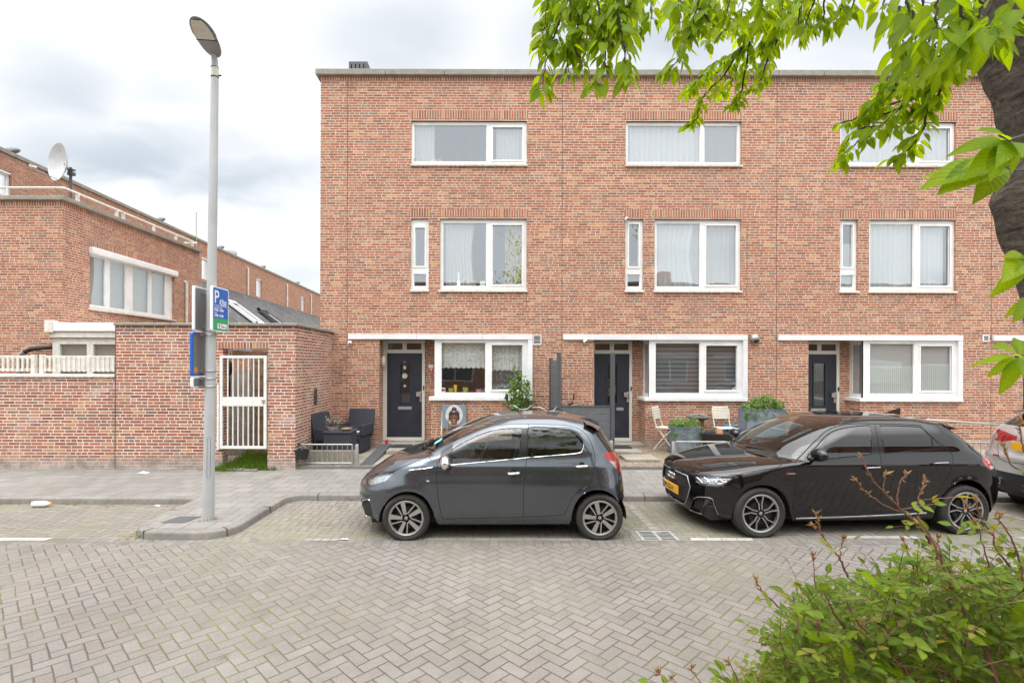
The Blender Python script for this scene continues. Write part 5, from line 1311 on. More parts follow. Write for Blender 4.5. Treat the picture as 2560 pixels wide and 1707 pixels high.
# ------------------------------------------------ small grey hatchback
def grey_car():
    yaw = R(.8); wb = 2.31
    root = thing('parked_car', 'small dark grey hatchback with chrome door handles and mirrors', 'car', (-1.0035, 6.96, 0), yaw, 'cars parked along the kerb')
    W = Matrix.Translation(root.location) @ Matrix.Rotation(yaw, 4, 'Z')
    sp = dict(
        xf=[(0.165, -0.56), (0.2, -0.615), (0.26, -0.655), (0.36, -0.685), (0.48, -0.692), (0.57, -0.68), (0.635, -0.635), (0.69, -0.575), (0.75, -0.49), (0.81, -0.405), (0.86, -0.32), (0.91, -0.21), (0.95, -0.09), (0.978, 0.03), (1.0, 0.115), (1.04, 0.2), (1.1, 0.315), (1.2, 0.505), (1.3, 0.715), (1.36, 0.875), (1.4038, 1.0), (1.4312, 1.12), (1.449, 1.27), (1.4585, 1.47)],
        xr=[(0.165, 2.56), (0.22, 2.64), (0.32, 2.71), (0.45, 2.735), (0.6, 2.725), (0.75, 2.7), (0.9, 2.67), (1.0, 2.62), (1.1, 2.56), (1.2, 2.5), (1.27, 2.46), (1.31, 2.425), (1.35, 2.365), (1.386, 2.26), (1.4217, 2.08), (1.4478, 1.8), (1.4585, 1.6)],
        w=[(0.165, 0.715), (0.2, 0.755), (0.27, 0.782), (0.36, 0.792), (0.46, 0.797), (0.56, 0.806), (0.64, 0.8075), (0.72, 0.801), (0.8, 0.794), (0.87, 0.783), (0.92, 0.764), (0.98, 0.746), (1.06, 0.729), (1.15, 0.702), (1.23, 0.668), (1.3, 0.624), (1.35, 0.583), (1.38, 0.542), (1.4098, 0.49), (1.4336, 0.41), (1.449, 0.29), (1.4562, 0.17), (1.4585, 0.03)],
        af=[(0.165, 0.62), (0.5, 0.74), (0.65, 0.72), (0.75, 0.66), (0.85, 0.56), (0.95, 0.46), (1.0, 0.42), (1.1, 0.42), (1.3, 0.44), (1.38, 0.46), (1.4336, 0.42), (1.4585, 0.2)],
        ar=[(0.165, 0.5), (0.6, 0.52), (0.9, 0.52), (1.1, 0.5), (1.3, 0.48), (1.4038, 0.42), (1.4585, 0.15)],
        nf=[(0.165, 2.5), (0.6, 2.5), (0.8, 2.35), (1.0, 2.5), (1.4585, 2.4)], nr=[(0.165, 2.8), (1.0, 2.6), (1.4585, 2.4)],
        flare=((0, .27, .335, .012), (wb, .27, .335, .012)))
    sh = Shell(sp, W)
    Z6 = lambda pts: ZP(pts, 880, 1000, 3.2667)
    win_f = Z6([(812, 524), (818, 470), (824, 398), (870, 368), (930, 335), (1030, 288), (1130, 252), (1240, 232), (1390, 228), (1377, 350), (1362, 472), (1100, 497)])
    win_r = smooth_poly(Z6([(1437, 464), (1440, 340), (1444, 226), (1600, 223), (1740, 237), (1830, 262), (1874, 305), (1888, 360), (1878, 402), (1846, 428), (1640, 448)]), 3)
    pil = Z6([(1362, 472), (1377, 350), (1390, 228), (1444, 226), (1440, 340), (1437, 464), (1432, 467)])
    sail = Z6([(712, 500), (728, 425), (790, 378), (826, 356), (824, 398), (818, 470), (812, 524), (730, 545)])
    head = smooth_poly(Z6([(118, 668), (132, 636), (170, 612), (250, 592), (352, 579), (322, 618), (270, 662), (190, 684), (130, 686)]), 3)
    tail = smooth_poly(Z6([(2055, 440), (2088, 424), (2150, 422), (2188, 432), (2206, 472), (2218, 555), (2207, 606), (2172, 582), (2128, 522), (2078, 474)]), 3)
    tail_in = Z6([(2102, 496), (2150, 500), (2164, 535), (2160, 560), (2138, 535)])
    fog = Z6([(78, 900), (84, 830), (120, 812), (150, 822), (178, 962), (120, 950)])
    arch_f = smooth_poly(Z6([(216, 1080), (220, 1000), (240, 900), (300, 812), (375, 762), (450, 746), (530, 757), (600, 800), (650, 872), (676, 950), (688, 1080)]), 3)
    arch_r = smooth_poly(Z6([(1788, 1100), (1792, 980), (1812, 880), (1860, 796), (1935, 745), (2010, 731), (2085, 745), (2155, 795), (2200, 880), (2220, 960), (2226, 1100)]), 3)
    dfront = Z6([(718, 430), (860, 322), (1000, 250), (1120, 212), (1250, 200), (1442, 197), (1438, 330), (1430, 470), (1415, 600), (1405, 720), (1402, 952), (1100, 960), (770, 968), (738, 955), (712, 830), (690, 640), (702, 500)])
    drear = Z6([(1442, 197), (1700, 201), (1820, 220), (1900, 265), (1950, 340), (1982, 440), (1985, 520), (1962, 635), (1930, 690), (1850, 745), (1800, 800), (1768, 870), (1742, 922), (1700, 938), (1402, 952), (1405, 720), (1415, 600), (1430, 470), (1438, 330)])
    sh.prepare([arch_f, arch_r, win_f, win_r, pil, sail, head, tail, fog, dfront, drear])
    Xc, Yc, Zc = [np.repeat(sh.C[..., q].mean(-1, keepdims=True), 2, -1) for q in range(3)]
    sh.mark(dfront, 8); sh.mark(drear, 9)
    sh.mark(win_f, 1); sh.mark(win_r, 10); sh.mark(pil, 2); sh.mark(sail, 2); sh.mark(head, 3); sh.mark(tail, 4); sh.mark(tail_in, 14, [4]); sh.mark(fog, 12)
    for p in (arch_f, arch_r): sh.mark(p, 5)
    J = np.arange(sh.cls.shape[1])[None, :, None] * np.ones_like(sh.cls); a, b, c = sh.nt
    fr = np.abs(Yc) / np.interp(Zc, [t[0] for t in sp['w']], [t[1] for t in sp['w']])
    sh.cls[(J < a) & (Zc > 1.0) & (Zc < 1.385) & (fr < .86) & (sh.cls == 0)] = 6
    sh.cls[(J > a + b) & (Zc > .98) & (Zc < 1.29) & (fr < .84) & (sh.cls == 0)] = 7
    sh.cls[(J < a) & (Zc > .22) & (Zc < .42) & (fr < .62) & (sh.cls == 0)] = 12
    sh.ready()
    paint = carpaint('grey_metallic', (.085, .100, .118), .25, .85, 1.0, .24, .08)
    sh.part('body', [0], paint, root); sh.part('cabin_lining', [0, 2, 8, 9], CM['cabin'], root, off=-.016, where=(Zc > .72) & (Zc < 1.36) & (Xc > .12))
    for sd in ('near', 'far'):
        d = sh.part('door', [8], paint, root, sd); sh.part('side_window', [1], CM['carglass'], d, sd)
        d2 = sh.part('door', [9], paint, root, sd); sh.part('side_window', [10], CM['privacy'], d2, sd)
        sh.part('headlight', [3], CM['lampglass'], root, sd); t = sh.part('tail_light', [4], CM['redlens'], root, sd); sh.part('reversing_lens', [14], CM['clearlens'], t, sd)
        hb = sh.part('lamp_housing', [3], CM['reflector'], root, sd, off=-.03)
    sh.part('pillar_trim', [2], CM['trim'], root, 'near'); sh.part('pillar_trim', [2], CM['trim'], root, 'far'); sh.part('windscreen', [6], CM['carglass'], root); sh.part('rear_window', [7], CM['privacy'], root); sh.part('lower_grille', [12], CM['cabin'], root, off=-.012)
    g = MB(); S = sh.seam
    S(g, Z6([(702, 500), (690, 640), (700, 740), (712, 830), (738, 950), (770, 968)])); S(g, Z6([(770, 968), (1100, 960), (1402, 952), (1700, 938), (1742, 922), (1768, 870), (1800, 800), (1850, 745), (1930, 690), (1962, 635), (1985, 520), (1982, 440), (1950, 340), (1900, 265), (1820, 220), (1700, 201), (1442, 197), (1250, 200), (1120, 212), (1000, 250), (860, 322), (725, 420)]))
    S(g, Z6([(1442, 197), (1438, 330), (1430, 470), (1415, 600), (1405, 720), (1402, 952)])); S(g, Z6([(120, 650), (136, 628), (175, 606), (250, 588), (352, 577), (430, 540), (520, 498), (640, 450)])); S(g, Z6([(628, 445), (640, 475), (652, 492)]))
    S(g, Z6([(255, 684), (300, 740), (345, 775)]), .002); S(g, Z6([(2170, 585), (2150, 640), (2125, 700)]), .002); S(g, Z6([(1915, 160), (1935, 215), (2010, 300), (2110, 400)]), .003)
    S(g, [(880 + (2078 + 48 * math.cos(q * .2618)) / 3.2667, 1000 + (600 + 52 * math.sin(q * .2618)) / 3.2667) for q in range(25)], .002, sub=1)
    S(g, win_f + win_f[:1], .006, n=6, smooth=False); S(g, win_r + win_r[:1], .005, smooth=False)
    g.build('panel_gap', CM['gap'], root)
    ch = MB(); S(ch, Z6([(815, 528), (1100, 502), (1362, 477), (1437, 469), (1640, 452), (1848, 432), (1885, 402), (1894, 360)]), .0042, .002); S(ch, Z6([(470, 573), (540, 565), (610, 556), (660, 547)]), .007, .003)
    S(ch, Z6([(84, 905), (86, 840), (105, 815), (142, 812), (150, 830)]), .006, .003); S(ch, Z6([(85, 925), (125, 945), (155, 950)]), .006, .003)
    ch.build('chrome_trim', MT['chrome'], root, smooth=60)
    r = MB()
    for mi in (False, True):
        pass
    r.ell(sh.find(Z6([(622, 662)])[0], .001)[0], .022, .006, .012, 12, 6); r.build('side_marker', CM['clearlens'], root, smooth=180)
    for sd in (False, True):
        for c_p, l, rr in (((1322, 596), .155, 0), ((1878, 538), .155, 1)):
            p, nv = sh.find(Z6([c_p])[0], 0, sd); y = p.y
            h = MB(); s_ = -1 if not sd else 1
            h.tube([p + Vector((-l / 2, s_ * .004, -.006)), p + Vector((-l / 2 + .02, s_ * .030, -.002)), p + Vector((0, s_ * .036, 0)), p + Vector((l / 2 - .02, s_ * .030, .004)), p + Vector((l / 2, s_ * .004, .004))], [.008, .014, .0155, .014, .008], 10)
            h.build('handle', MT['chrome'], root, smooth=180)
            q = MB(); q.ell(p + Vector((0, s_ * .0, 0)), .042, .007, .05, 16, 8); q.build('handle_recess', CM['gap'], root, smooth=180)
        p, nv = sh.find(Z6([(790, 520)])[0], 0, sd); s_ = -1 if not sd else 1
        mr = MB(); c0 = p + Vector((-.03, s_ * .12, .03)); mr.ell(c0, .066, .115, .088, 20, 12); mr.build('wing_mirror', MT['chrome'], root, smooth=180)
        k = MB(); k.tube([p + Vector((0, -s_ * .01, -.02)), c0 + Vector((0, 0, -.055))], .025, 8); k.ell(c0 + Vector((.02, 0, -.045)), .05, .095, .04, 14, 8); k.build('mirror_foot', CM['trim'], root, smooth=180)
    # aerial, wipers, spoiler, bits inside the lamps
    k = MB(); p = Vector((1.12, -.05, 1.43)); k.tube([p, p + Vector((-.10, 0, .06)), p + Vector((.28, 0, .25))], [.006, .004, .003], 6) if False else k.tube([Vector((1.38, .18, 1.43)), Vector((1.47, .18, 1.68))], [.009, .005], 6); k.build('aerial', CM['trim'], root)
    k = MB()
    for y0, y1 in ((.55, -.15), (-.02, -.58)):
        k.tube([Vector((.13 + .12 * (y0 / .75) ** 2, y0, 1.015)), Vector((.16, (y0 + y1) / 2, 1.035)), Vector((.17 + .22 * (y1 / .75) ** 2, y1, 1.045))], [.012, .009, .006], 6)
    k.build('wiper', CM['trim'], root)
    k = MB()
    def spoiler(a, b):
        y = -.60 + 1.2 * b; e = .10 * (abs(y) / .6) ** 2.5
        return (2.18 + .25 * a - e * a, y, 1.402 - .045 * (y / .6) ** 2 - .055 * a * a - .02 * a)
    k.grid(spoiler, 5, 17); k.grid(lambda a, b: (spoiler(1, b)[0] - .10 * a, spoiler(1, b)[1] * (1 - .05 * a), spoiler(1, b)[2] - .012 - .06 * a), 4, 17); k.build('spoiler', paint, root, smooth=60)
    card = MB(); card.quad((.30, -.50, 1.09), (.30, -.24, 1.09), (.39, -.24, 1.145), (.39, -.50, 1.145)); card.build('parking_card', pm('pale_blue_card', (.25, .52, .62), .5), root)
    toy = MB(); toy.ell((1.40, .20, 1.24), .04, .04, .055, 10, 8); toy.ell((1.40, .20, 1.32), .03, .03, .03, 10, 8); toy.ell((1.32, .24, 1.26), .05, .03, .03, 10, 6); toy.build('hanging_toy', pm('toy_cream', (.55, .62, .52), .7), root, smooth=180)
    style = dict(phase=R(8), bolts=4, spokes=lambda rr: [
        ([(-.022, .042), (.012, .045), (.014, rr - .014), (-.042, rr - .022)], -.012, .010, 0),
        ([(.022, .058), (.034, .050), (.130, .139), (.120, .149)], -.012, .008, 0), ([(.010, .046), (.034, .050), (.022, .060), (.012, .060)], -.012, .008, 0)])
    spec = dict(x0=-.69, x1=2.73, wb=wb, hw=.795, floor=.17, wz=.262, arch=.335, R=.285, rim=.208, tw=.165, inset=.022, style=style, dash=.30, dashz=.98, seatx=.92)
    fit_out(root, sh, spec, CM)
    return root
grey_car()

def grille_mat():
    n = NT('honeycomb'); x, y, z = n.sep(n.obj())
    v = n.n('ShaderNodeTexVoronoi', feature='DISTANCE_TO_EDGE'); n.set(v.inputs['Vector'], n.comb(0.0, y, n.m('MULTIPLY', z, 1.4))); v.inputs['Scale'].default_value = 22; v.inputs['Randomness'].default_value = .15
    m = n.rng(v.outputs['Distance'], .08, .16, 1.0, 0.0)
    return n.done(n.bsdf(n.mix(m, (.003, .003, .003), (.035, .035, .037)), n.mixf(m, .9, .25), 0.0, n.bump(m, .8, .01)))

def black_car():
    yaw = R(3.0); wb = 2.614
    root = thing('parked_car', 'glossy black hatchback with a yellow number plate and four ring badge', 'car', (3.246, 7.18, 0), yaw, 'cars parked along the kerb')
    W = Matrix.Translation(root.location) @ Matrix.Rotation(yaw, 4, 'Z')
    sp = dict(
        xf=[(0.165, -0.565), (0.2, -0.67), (0.26, -0.715), (0.36, -0.735), (0.48, -0.74), (0.6, -0.737), (0.68, -0.72), (0.728, -0.685), (0.76, -0.63), (0.796, -0.525), (0.832, -0.378), (0.864, -0.213), (0.888, -0.051), (0.908, 0.113), (0.9224, 0.25), (0.945, 0.3), (1.0, 0.365), (1.1, 0.495), (1.2, 0.665), (1.3, 0.88), (1.35, 1.02), (1.385, 1.16), (1.41, 1.35), (1.425, 1.62), (1.431, 1.95)],
        xr=[(0.165, 3.155), (0.24, 3.255), (0.36, 3.325), (0.5, 3.355), (0.65, 3.35), (0.78, 3.315), (0.88, 3.254), (0.95, 3.178), (1.05, 3.06), (1.15, 2.955), (1.25, 2.85), (1.29, 2.82), (1.325, 2.79), (1.355, 2.68), (1.39, 2.47), (1.415, 2.24), (1.431, 2.02)],
        w=[(.165, .77), (.20, .81), (.27, .84), (.36, .855), (.48, .866), (.60, .876), (.74, .885), (.84, .8875), (.872, .885), (.90, .872), (.95, .85), (1.0, .829), (1.1, .805), (1.2, .766), (1.27, .722), (1.325, .67), (1.365, .615), (1.39, .56), (1.41, .475), (1.422, .35), (1.428, .2), (1.431, .03)],
        af=[(.165, .62), (.4, .78), (.7, .80), (.8, .74), (.9, .56), (.97, .48), (1.1, .48), (1.3, .50), (1.39, .5), (1.425, .40), (1.431, .1)],
        ar=[(.165, .50), (.6, .56), (.9, .56), (1.1, .52), (1.3, .50), (1.4, .42), (1.431, .1)],
        nf=[(.165, 2.7), (.6, 2.8), (.8, 2.6), (1.0, 2.5), (1.431, 2.4)], nr=[(.165, 2.8), (1.0, 2.6), (1.431, 2.4)],
        flare=((0, .29, .365, .010), (wb, .29, .365, .016)))
    sh = Shell(sp, W)
    A3 = lambda p: ZP(p, 1640, 1000, 3.9195); A4 = lambda p: ZP(p, 2000, 1000, 3.9195)
    win_f = smooth_poly(A4([(70, 562), (125, 502), (200, 412), (285, 330), (385, 285), (500, 263), (600, 252), (686, 248)]), 3, False) + A4([(698, 400), (705, 527), (500, 552), (285, 575), (120, 592)])
    win_r = A4([(785, 250), (900, 250), (1050, 255), (1180, 262), (1235, 310), (1290, 362), (1400, 470), (1312, 485), (1150, 495), (1000, 505), (830, 518), (812, 400)])
    pil = A4([(686, 248), (785, 250), (812, 400), (830, 518), (705, 527), (698, 400)])
    arch_f = smooth_poly(A3([(738, 1300), (742, 1180), (765, 1060), (810, 960), (880, 885), (970, 842), (1060, 832), (1150, 848), (1235, 900), (1290, 985), (1315, 1090), (1320, 1300)]), 3)
    arch_r = smooth_poly(A4([(1300, 1300), (1318, 1120), (1352, 1010), (1412, 915), (1500, 832), (1590, 788), (1680, 782), (1770, 820), (1840, 905), (1872, 1010), (1880, 1120), (1880, 1300)]), 3)
    head = smooth_poly(A3([(362, 738), (470, 737), (600, 747), (738, 760), (728, 792), (690, 826), (612, 853), (500, 846), (398, 830), (378, 785)]), 3)
    gril = A3([(40, 628), (110, 652), (210, 700), (312, 745), (338, 848), (318, 930), (292, 1010), (266, 1008), (190, 965), (110, 915), (40, 880)])
    intk = A3([(372, 968), (420, 950), (545, 964), (612, 1120), (586, 1160), (460, 1140), (330, 1086)])
    tail = smooth_poly(A4([(1796, 548), (1836, 566), (1868, 610), (1888, 655), (1880, 682), (1840, 664), (1796, 606)]), 3)
    dfront = A4([(-42, 600), (0, 566), (118, 432), (258, 302), (400, 247), (560, 230), (735, 232), (757, 360), (776, 480), (800, 620), (798, 900), (798, 1110), (380, 1126), (-32, 1140), (-38, 860)])
    drear = A4([(735, 232), (960, 236), (1185, 247), (1300, 362), (1440, 472), (1496, 540), (1502, 600), (1472, 690), (1420, 805), (1345, 915), (1290, 990), (1262, 1050), (1240, 1092), (1000, 1104), (798, 1110), (798, 900), (800, 620), (776, 480), (757, 360)])
    lip = A3([(100, 905), (190, 985), (330, 1075), (460, 1145), (590, 1170), (735, 1200), (735, 1260), (60, 1260), (60, 900)])
    sill = A4([(-60, 1150), (400, 1135), (800, 1118), (1240, 1098), (1300, 1098), (1300, 1240), (-60, 1260)])
    sh.prepare([arch_f, arch_r, win_f, win_r, pil, head, gril, intk, tail, dfront, drear])
    Xc, Yc, Zc = [np.repeat(sh.C[..., q].mean(-1, keepdims=True), 2, -1) for q in range(3)]
    sh.mark(dfront, 8); sh.mark(drear, 9); sh.mark(win_f, 1); sh.mark(win_r, 10); sh.mark(pil, 2)
    J = np.arange(sh.cls.shape[1])[None, :, None] * np.ones_like(sh.cls); a, b, c = sh.nt
    sh.mark(lip, 13, [0]); sh.cls[(sh.cls == 13) & (J > a + 20)] = 0
    sh.mark(head, 3); sh.mark(gril, 11); sh.mark(intk, 12); sh.mark(tail, 4)
    for p in (arch_f, arch_r): sh.mark(p, 5)
    fr = np.abs(Yc) / np.interp(Zc, [t[0] for t in sp['w']], [t[1] for t in sp['w']])
    sh.cls[(J < a) & (Zc > .932) & (Zc < 1.375) & (fr < .90) & (sh.cls == 0)] = 6
    sh.cls[(J > a + b) & (Zc > .96) & (Zc < 1.29) & (fr < .84) & (sh.cls == 0)] = 7
    sh.ready()
    paint = carpaint('gloss_black', (.0028, .0028, .0032), .0, .0, 1.0, .12, .03)
    sh.part('body', [0], paint, root); sh.part('cabin_lining', [0, 2, 8, 9], CM['cabin'], root, off=-.016, where=(Zc > .72) & (Zc < 1.36) & (Xc > .12))
    for sd in ('near', 'far'):
        d = sh.part('door', [8], paint, root, sd); sh.part('side_window', [1], CM['carglass'], d, sd)
        d2 = sh.part('door', [9], paint, root, sd); sh.part('side_window', [10], CM['privacy'], d2, sd)
        h = sh.part('headlight', [3], CM['lampglass'], root, sd); sh.part('tail_light', [4], CM['redlens'], root, sd); sh.part('lamp_housing', [3], CM['reflector'], root, sd, off=-.045)
        sh.part('air_intake', [12], grille_mat() if sd == 'near' else bpy.data.materials['honeycomb'], root, sd, off=-.035)
    sh.part('pillar_trim', [2], CM['trim'], root, 'near'); sh.part('pillar_trim', [2], CM['trim'], root, 'far'); sh.part('windscreen', [6], CM['carglass'], root); sh.part('rear_window', [7], CM['privacy'], root)
    sh.part('grille', [11], bpy.data.materials['honeycomb'], root, off=-.02); sh.part('front_lip', [13], pm('satin_grey_trim', (.045, .047, .05), .4, bump=0), root)
    S = sh.seam; g = MB()
    S(g, A4([(-42, 600), (-38, 860), (-32, 1140), (380, 1126), (798, 1110)])); S(g, A4([(798, 1110), (1000, 1104), (1240, 1092), (1262, 1050), (1290, 990), (1345, 915), (1420, 805), (1472, 690), (1502, 600), (1496, 540), (1440, 472), (1300, 362), (1185, 247)]))
    S(g, A4([(735, 232), (757, 360), (776, 480), (800, 620), (798, 900), (798, 1110)])); S(g, A4([(-42, 600), (118, 432), (258, 302), (400, 247), (560, 230), (735, 232), (960, 236), (1185, 247)]), .006)
    S(g, A3([(205, 655), (330, 722), (450, 737), (600, 744), (742, 752), (860, 712), (1000, 690), (1180, 662), (1235, 628), (1262, 600)]), .004)
    S(g, win_f + win_f[:1], .007, smooth=False); S(g, win_r + win_r[:1], .007, smooth=False); S(g, A4([(1290, 362), (1300, 430), (1312, 485)]), .007); S(g, A4([(1380, 235), (1440, 300), (1560, 390), (1720, 470)]), .003)
    g.build('panel_gap', CM['gap'], root)
    satin = pm('satin_strip', (.30, .31, .32), .35, .6, bump=0)
    k = MB(); S(k, A3([(196, 690), (312, 742), (340, 848), (320, 930), (292, 1014), (262, 1012), (196, 972)]), .008, .004, smooth=False, sub=1); k.build('grille_frame', satin, root, smooth=60)
    k = MB(); S(k, A3([(372, 966), (420, 948), (545, 962), (575, 1030), (612, 1120)]), .005, .003); S(k, A3([(330, 1090), (460, 1145), (590, 1168)]), .010, .0); S(k, A4([(-40, 1158), (400, 1144), (800, 1128), (1240, 1104)]), .012, .0); k.build('skirt_trim', satin, root, smooth=60)
    k = MB()
    for mi in (False, True):
        q = [sh.find(p, -.004, mi)[0] for p in A3([(488, 972), (536, 974), (508, 1130), (440, 1118)])]; k.add(q + [p + Vector((.03, 0, 0)) for p in q], [(0, 1, 2, 3), (3, 2, 1, 0), (0, 1, 5, 4), (2, 3, 7, 6), (1, 2, 6, 5)])
        for i in range(5):
            q0 = [sh.find(p, -.02, mi)[0] for p in A3([(530 + i * 2, 1010 + i * 26), (566 + i * 10, 1022 + i * 26)])]; k.tube(q0, .004, 5)
    k.build('intake_fin', pm('fin_grey', (.085, .088, .09), .5), root)
    # lamp internals: light guides and projector eyes
    for mi in (False, True):
        k = MB()
        for poly in ([(385, 800), (450, 812), (560, 822), (650, 818), (700, 796)], [(395, 752), (440, 790), (455, 812)], [(470, 750), (520, 790), (540, 818)], [(600, 760), (650, 790), (680, 810)]):
            k.tube([sh.find(p, -.014, mi)[0] for p in A3(poly)], .008, 6)
        for p in ((585, 805), (655, 800), (500, 800)): k.ell(sh.find(A3([p])[0], -.030, mi)[0], .028, .028, .026, 12, 8)
        k.build('light_guide', CM['reflector'], root, smooth=60)
    # badge: four linked rings, and the number plate
    k = MB()
    for i in range(4):
        c = Vector((-.753, .0825 - .055 * i, .588)); k.tube([c + Vector((-.002 * (i % 2), .036 * math.cos(a * .2618), .036 * math.sin(a * .2618))) for a in range(25)], .0055, 6, False)
    k.build('badge', MT['chrome'], root, smooth=180)
    k = MB(); k.box(-.773, -.761, -.26, .26, .375, .488); pl = k.build('number_plate', pm('plate_yellow', (.72, .36, .015), .45, var=.03), root, bevel=.004)
    k = MB(); k.box(-.7745, -.7734, .212, .255, .382, .481); k.build('plate_band', MT['signblue'], pl)
    text_obj('plate_lettering', 'JPF-32-H', .088, MT['black'], pl, Matrix.Translation((-.7736, .200, .399)) @ Matrix.Rotation(R(-90), 4, 'Z') @ Matrix.Rotation(R(90), 4, 'X') @ Matrix.Diagonal((1.0, 1, 1, 1)), .0008, bold=.0025)
    k = MB(); p, nv = sh.find(A3([(1325, 720)])[0], .002); k.box(p.x - .055, p.x + .055, p.y - .003, p.y + .002, p.z - .008, p.z + .010); k.build('fender_badge', satin, root)
    k = MB(); k.box(p.x - .055, p.x - .025, p.y - .0045, p.y - .003, p.z - .007, p.z + .009); k.build('fender_badge_red', MT['red'], root)
    for sd in (False, True):
        s_ = -1 if not sd else 1
        for cp in ((700, 668), (1362, 622)):
            p, nv = sh.find(A4([cp])[0], 0, sd); h = MB()
            h.tube([p + Vector((-.10, 0, 0)), p + Vector((-.08, s_ * .03, .003)), p + Vector((0, s_ * .036, .006)), p + Vector((.08, s_ * .03, .008)), p + Vector((.10, 0, .008))], [.010, .016, .018, .016, .010], 10); h.build('handle', paint, root, smooth=180)
            q = MB(); q.tube([p + Vector((-.085, s_ * .040, .016)), p + Vector((0, s_ * .046, .020)), p + Vector((.085, s_ * .040, .022))], .0045, 6); q.build('handle_strip', MT['chrome'], root)
        p, nv = sh.find(A4([(110, 560)])[0], 0, sd); mr = MB(); c0 = p + Vector((.00, s_ * .15, .055)); mr.ell(c0, .068, .125, .075, 22, 14, Matrix.Rotation(s_ * -.12, 3, 'Z')); mr.build('wing_mirror', paint, root, smooth=180)
        k = MB(); k.tube([p + Vector((0, -s_ * .01, -.03)), p + Vector((0, s_ * .07, -.015)), c0 + Vector((0, 0, -.05))], [.03, .022, .03], 8); k.tube([c0 + Vector((-.055, -s_ * .06, -.03)), c0 + Vector((-.02, s_ * .09, -.035)), c0 + Vector((.04, s_ * .115, -.03))], .009, 6); k.build('mirror_foot', CM['trim'], root, smooth=180)
    k = MB(); k.add([(2.30, -.012, 1.425), (2.52, -.012, 1.40), (2.52, .012, 1.40), (2.30, .012, 1.425), (2.50, -.004, 1.49), (2.53, -.004, 1.485), (2.53, .004, 1.485), (2.50, .004, 1.49)], [(0, 1, 5, 4), (1, 2, 6, 5), (2, 3, 7, 6), (3, 0, 4, 7), (4, 5, 6, 7)]); k.build('aerial_fin', CM['trim'], root)
    k = MB()
    def spoiler(a, b_):
        y = -.62 + 1.24 * b_; e = .09 * (abs(y) / .62) ** 3
        return (2.60 + .27 * a - e * a, y, 1.378 - .045 * (y / .62) ** 2 - .050 * a)
    k.grid(spoiler, 5, 17); k.grid(lambda a, b_: (spoiler(1, b_)[0] - .18 * a, spoiler(1, b_)[1], spoiler(1, b_)[2] - .014 - .004 * a), 4, 17); k.build('spoiler', paint, root, smooth=60)
    k = MB()
    for y0, y1 in ((.62, -.12), (.02, -.60)): k.tube([Vector((.31 + .16 * (y0 / .8) ** 2, y0, 0.962)), Vector((.345, (y0 + y1) / 2, .980)), Vector((.37 + .2 * (y1 / .8) ** 2, y1, .985))], [.013, .010, .007], 6)
    k.build('wiper', CM['trim'], root)
    lines = lambda rr: [
        ([(-.024, .045), (-.012, .045), (-.012, .115), (-.066, rr - .010), (-.080, rr - .014), (-.024, .118)], -.012, .010, 0),
        ([(.012, .045), (.024, .045), (.024, .118), (.052, rr - .014), (.038, rr - .010), (.012, .115)], -.012, .010, 0),
        ([(-.034, .04), (.034, .04), (.036, .12), (.066, rr - .02), (-.094, rr - .02), (-.036, .12)], -.024, -.004, 1) if False else ([(-.030, .03), (.030, .03), (.028, .118), (-.028, .118)], -.026, -.004, 1)]
    style = dict(phase=R(3), bolts=5, spokes=lines)
    spec = dict(x0=-.81, x1=3.30, wb=wb, hw=.875, floor=.175, wz=.292, arch=.362, R=.315, rim=.232, tw=.19, inset=.012, style=style, dash=.42, dashz=.91, seatx=1.12, steer=R(0))
    fit_out(root, sh, spec, CM)
    return root
black_car()

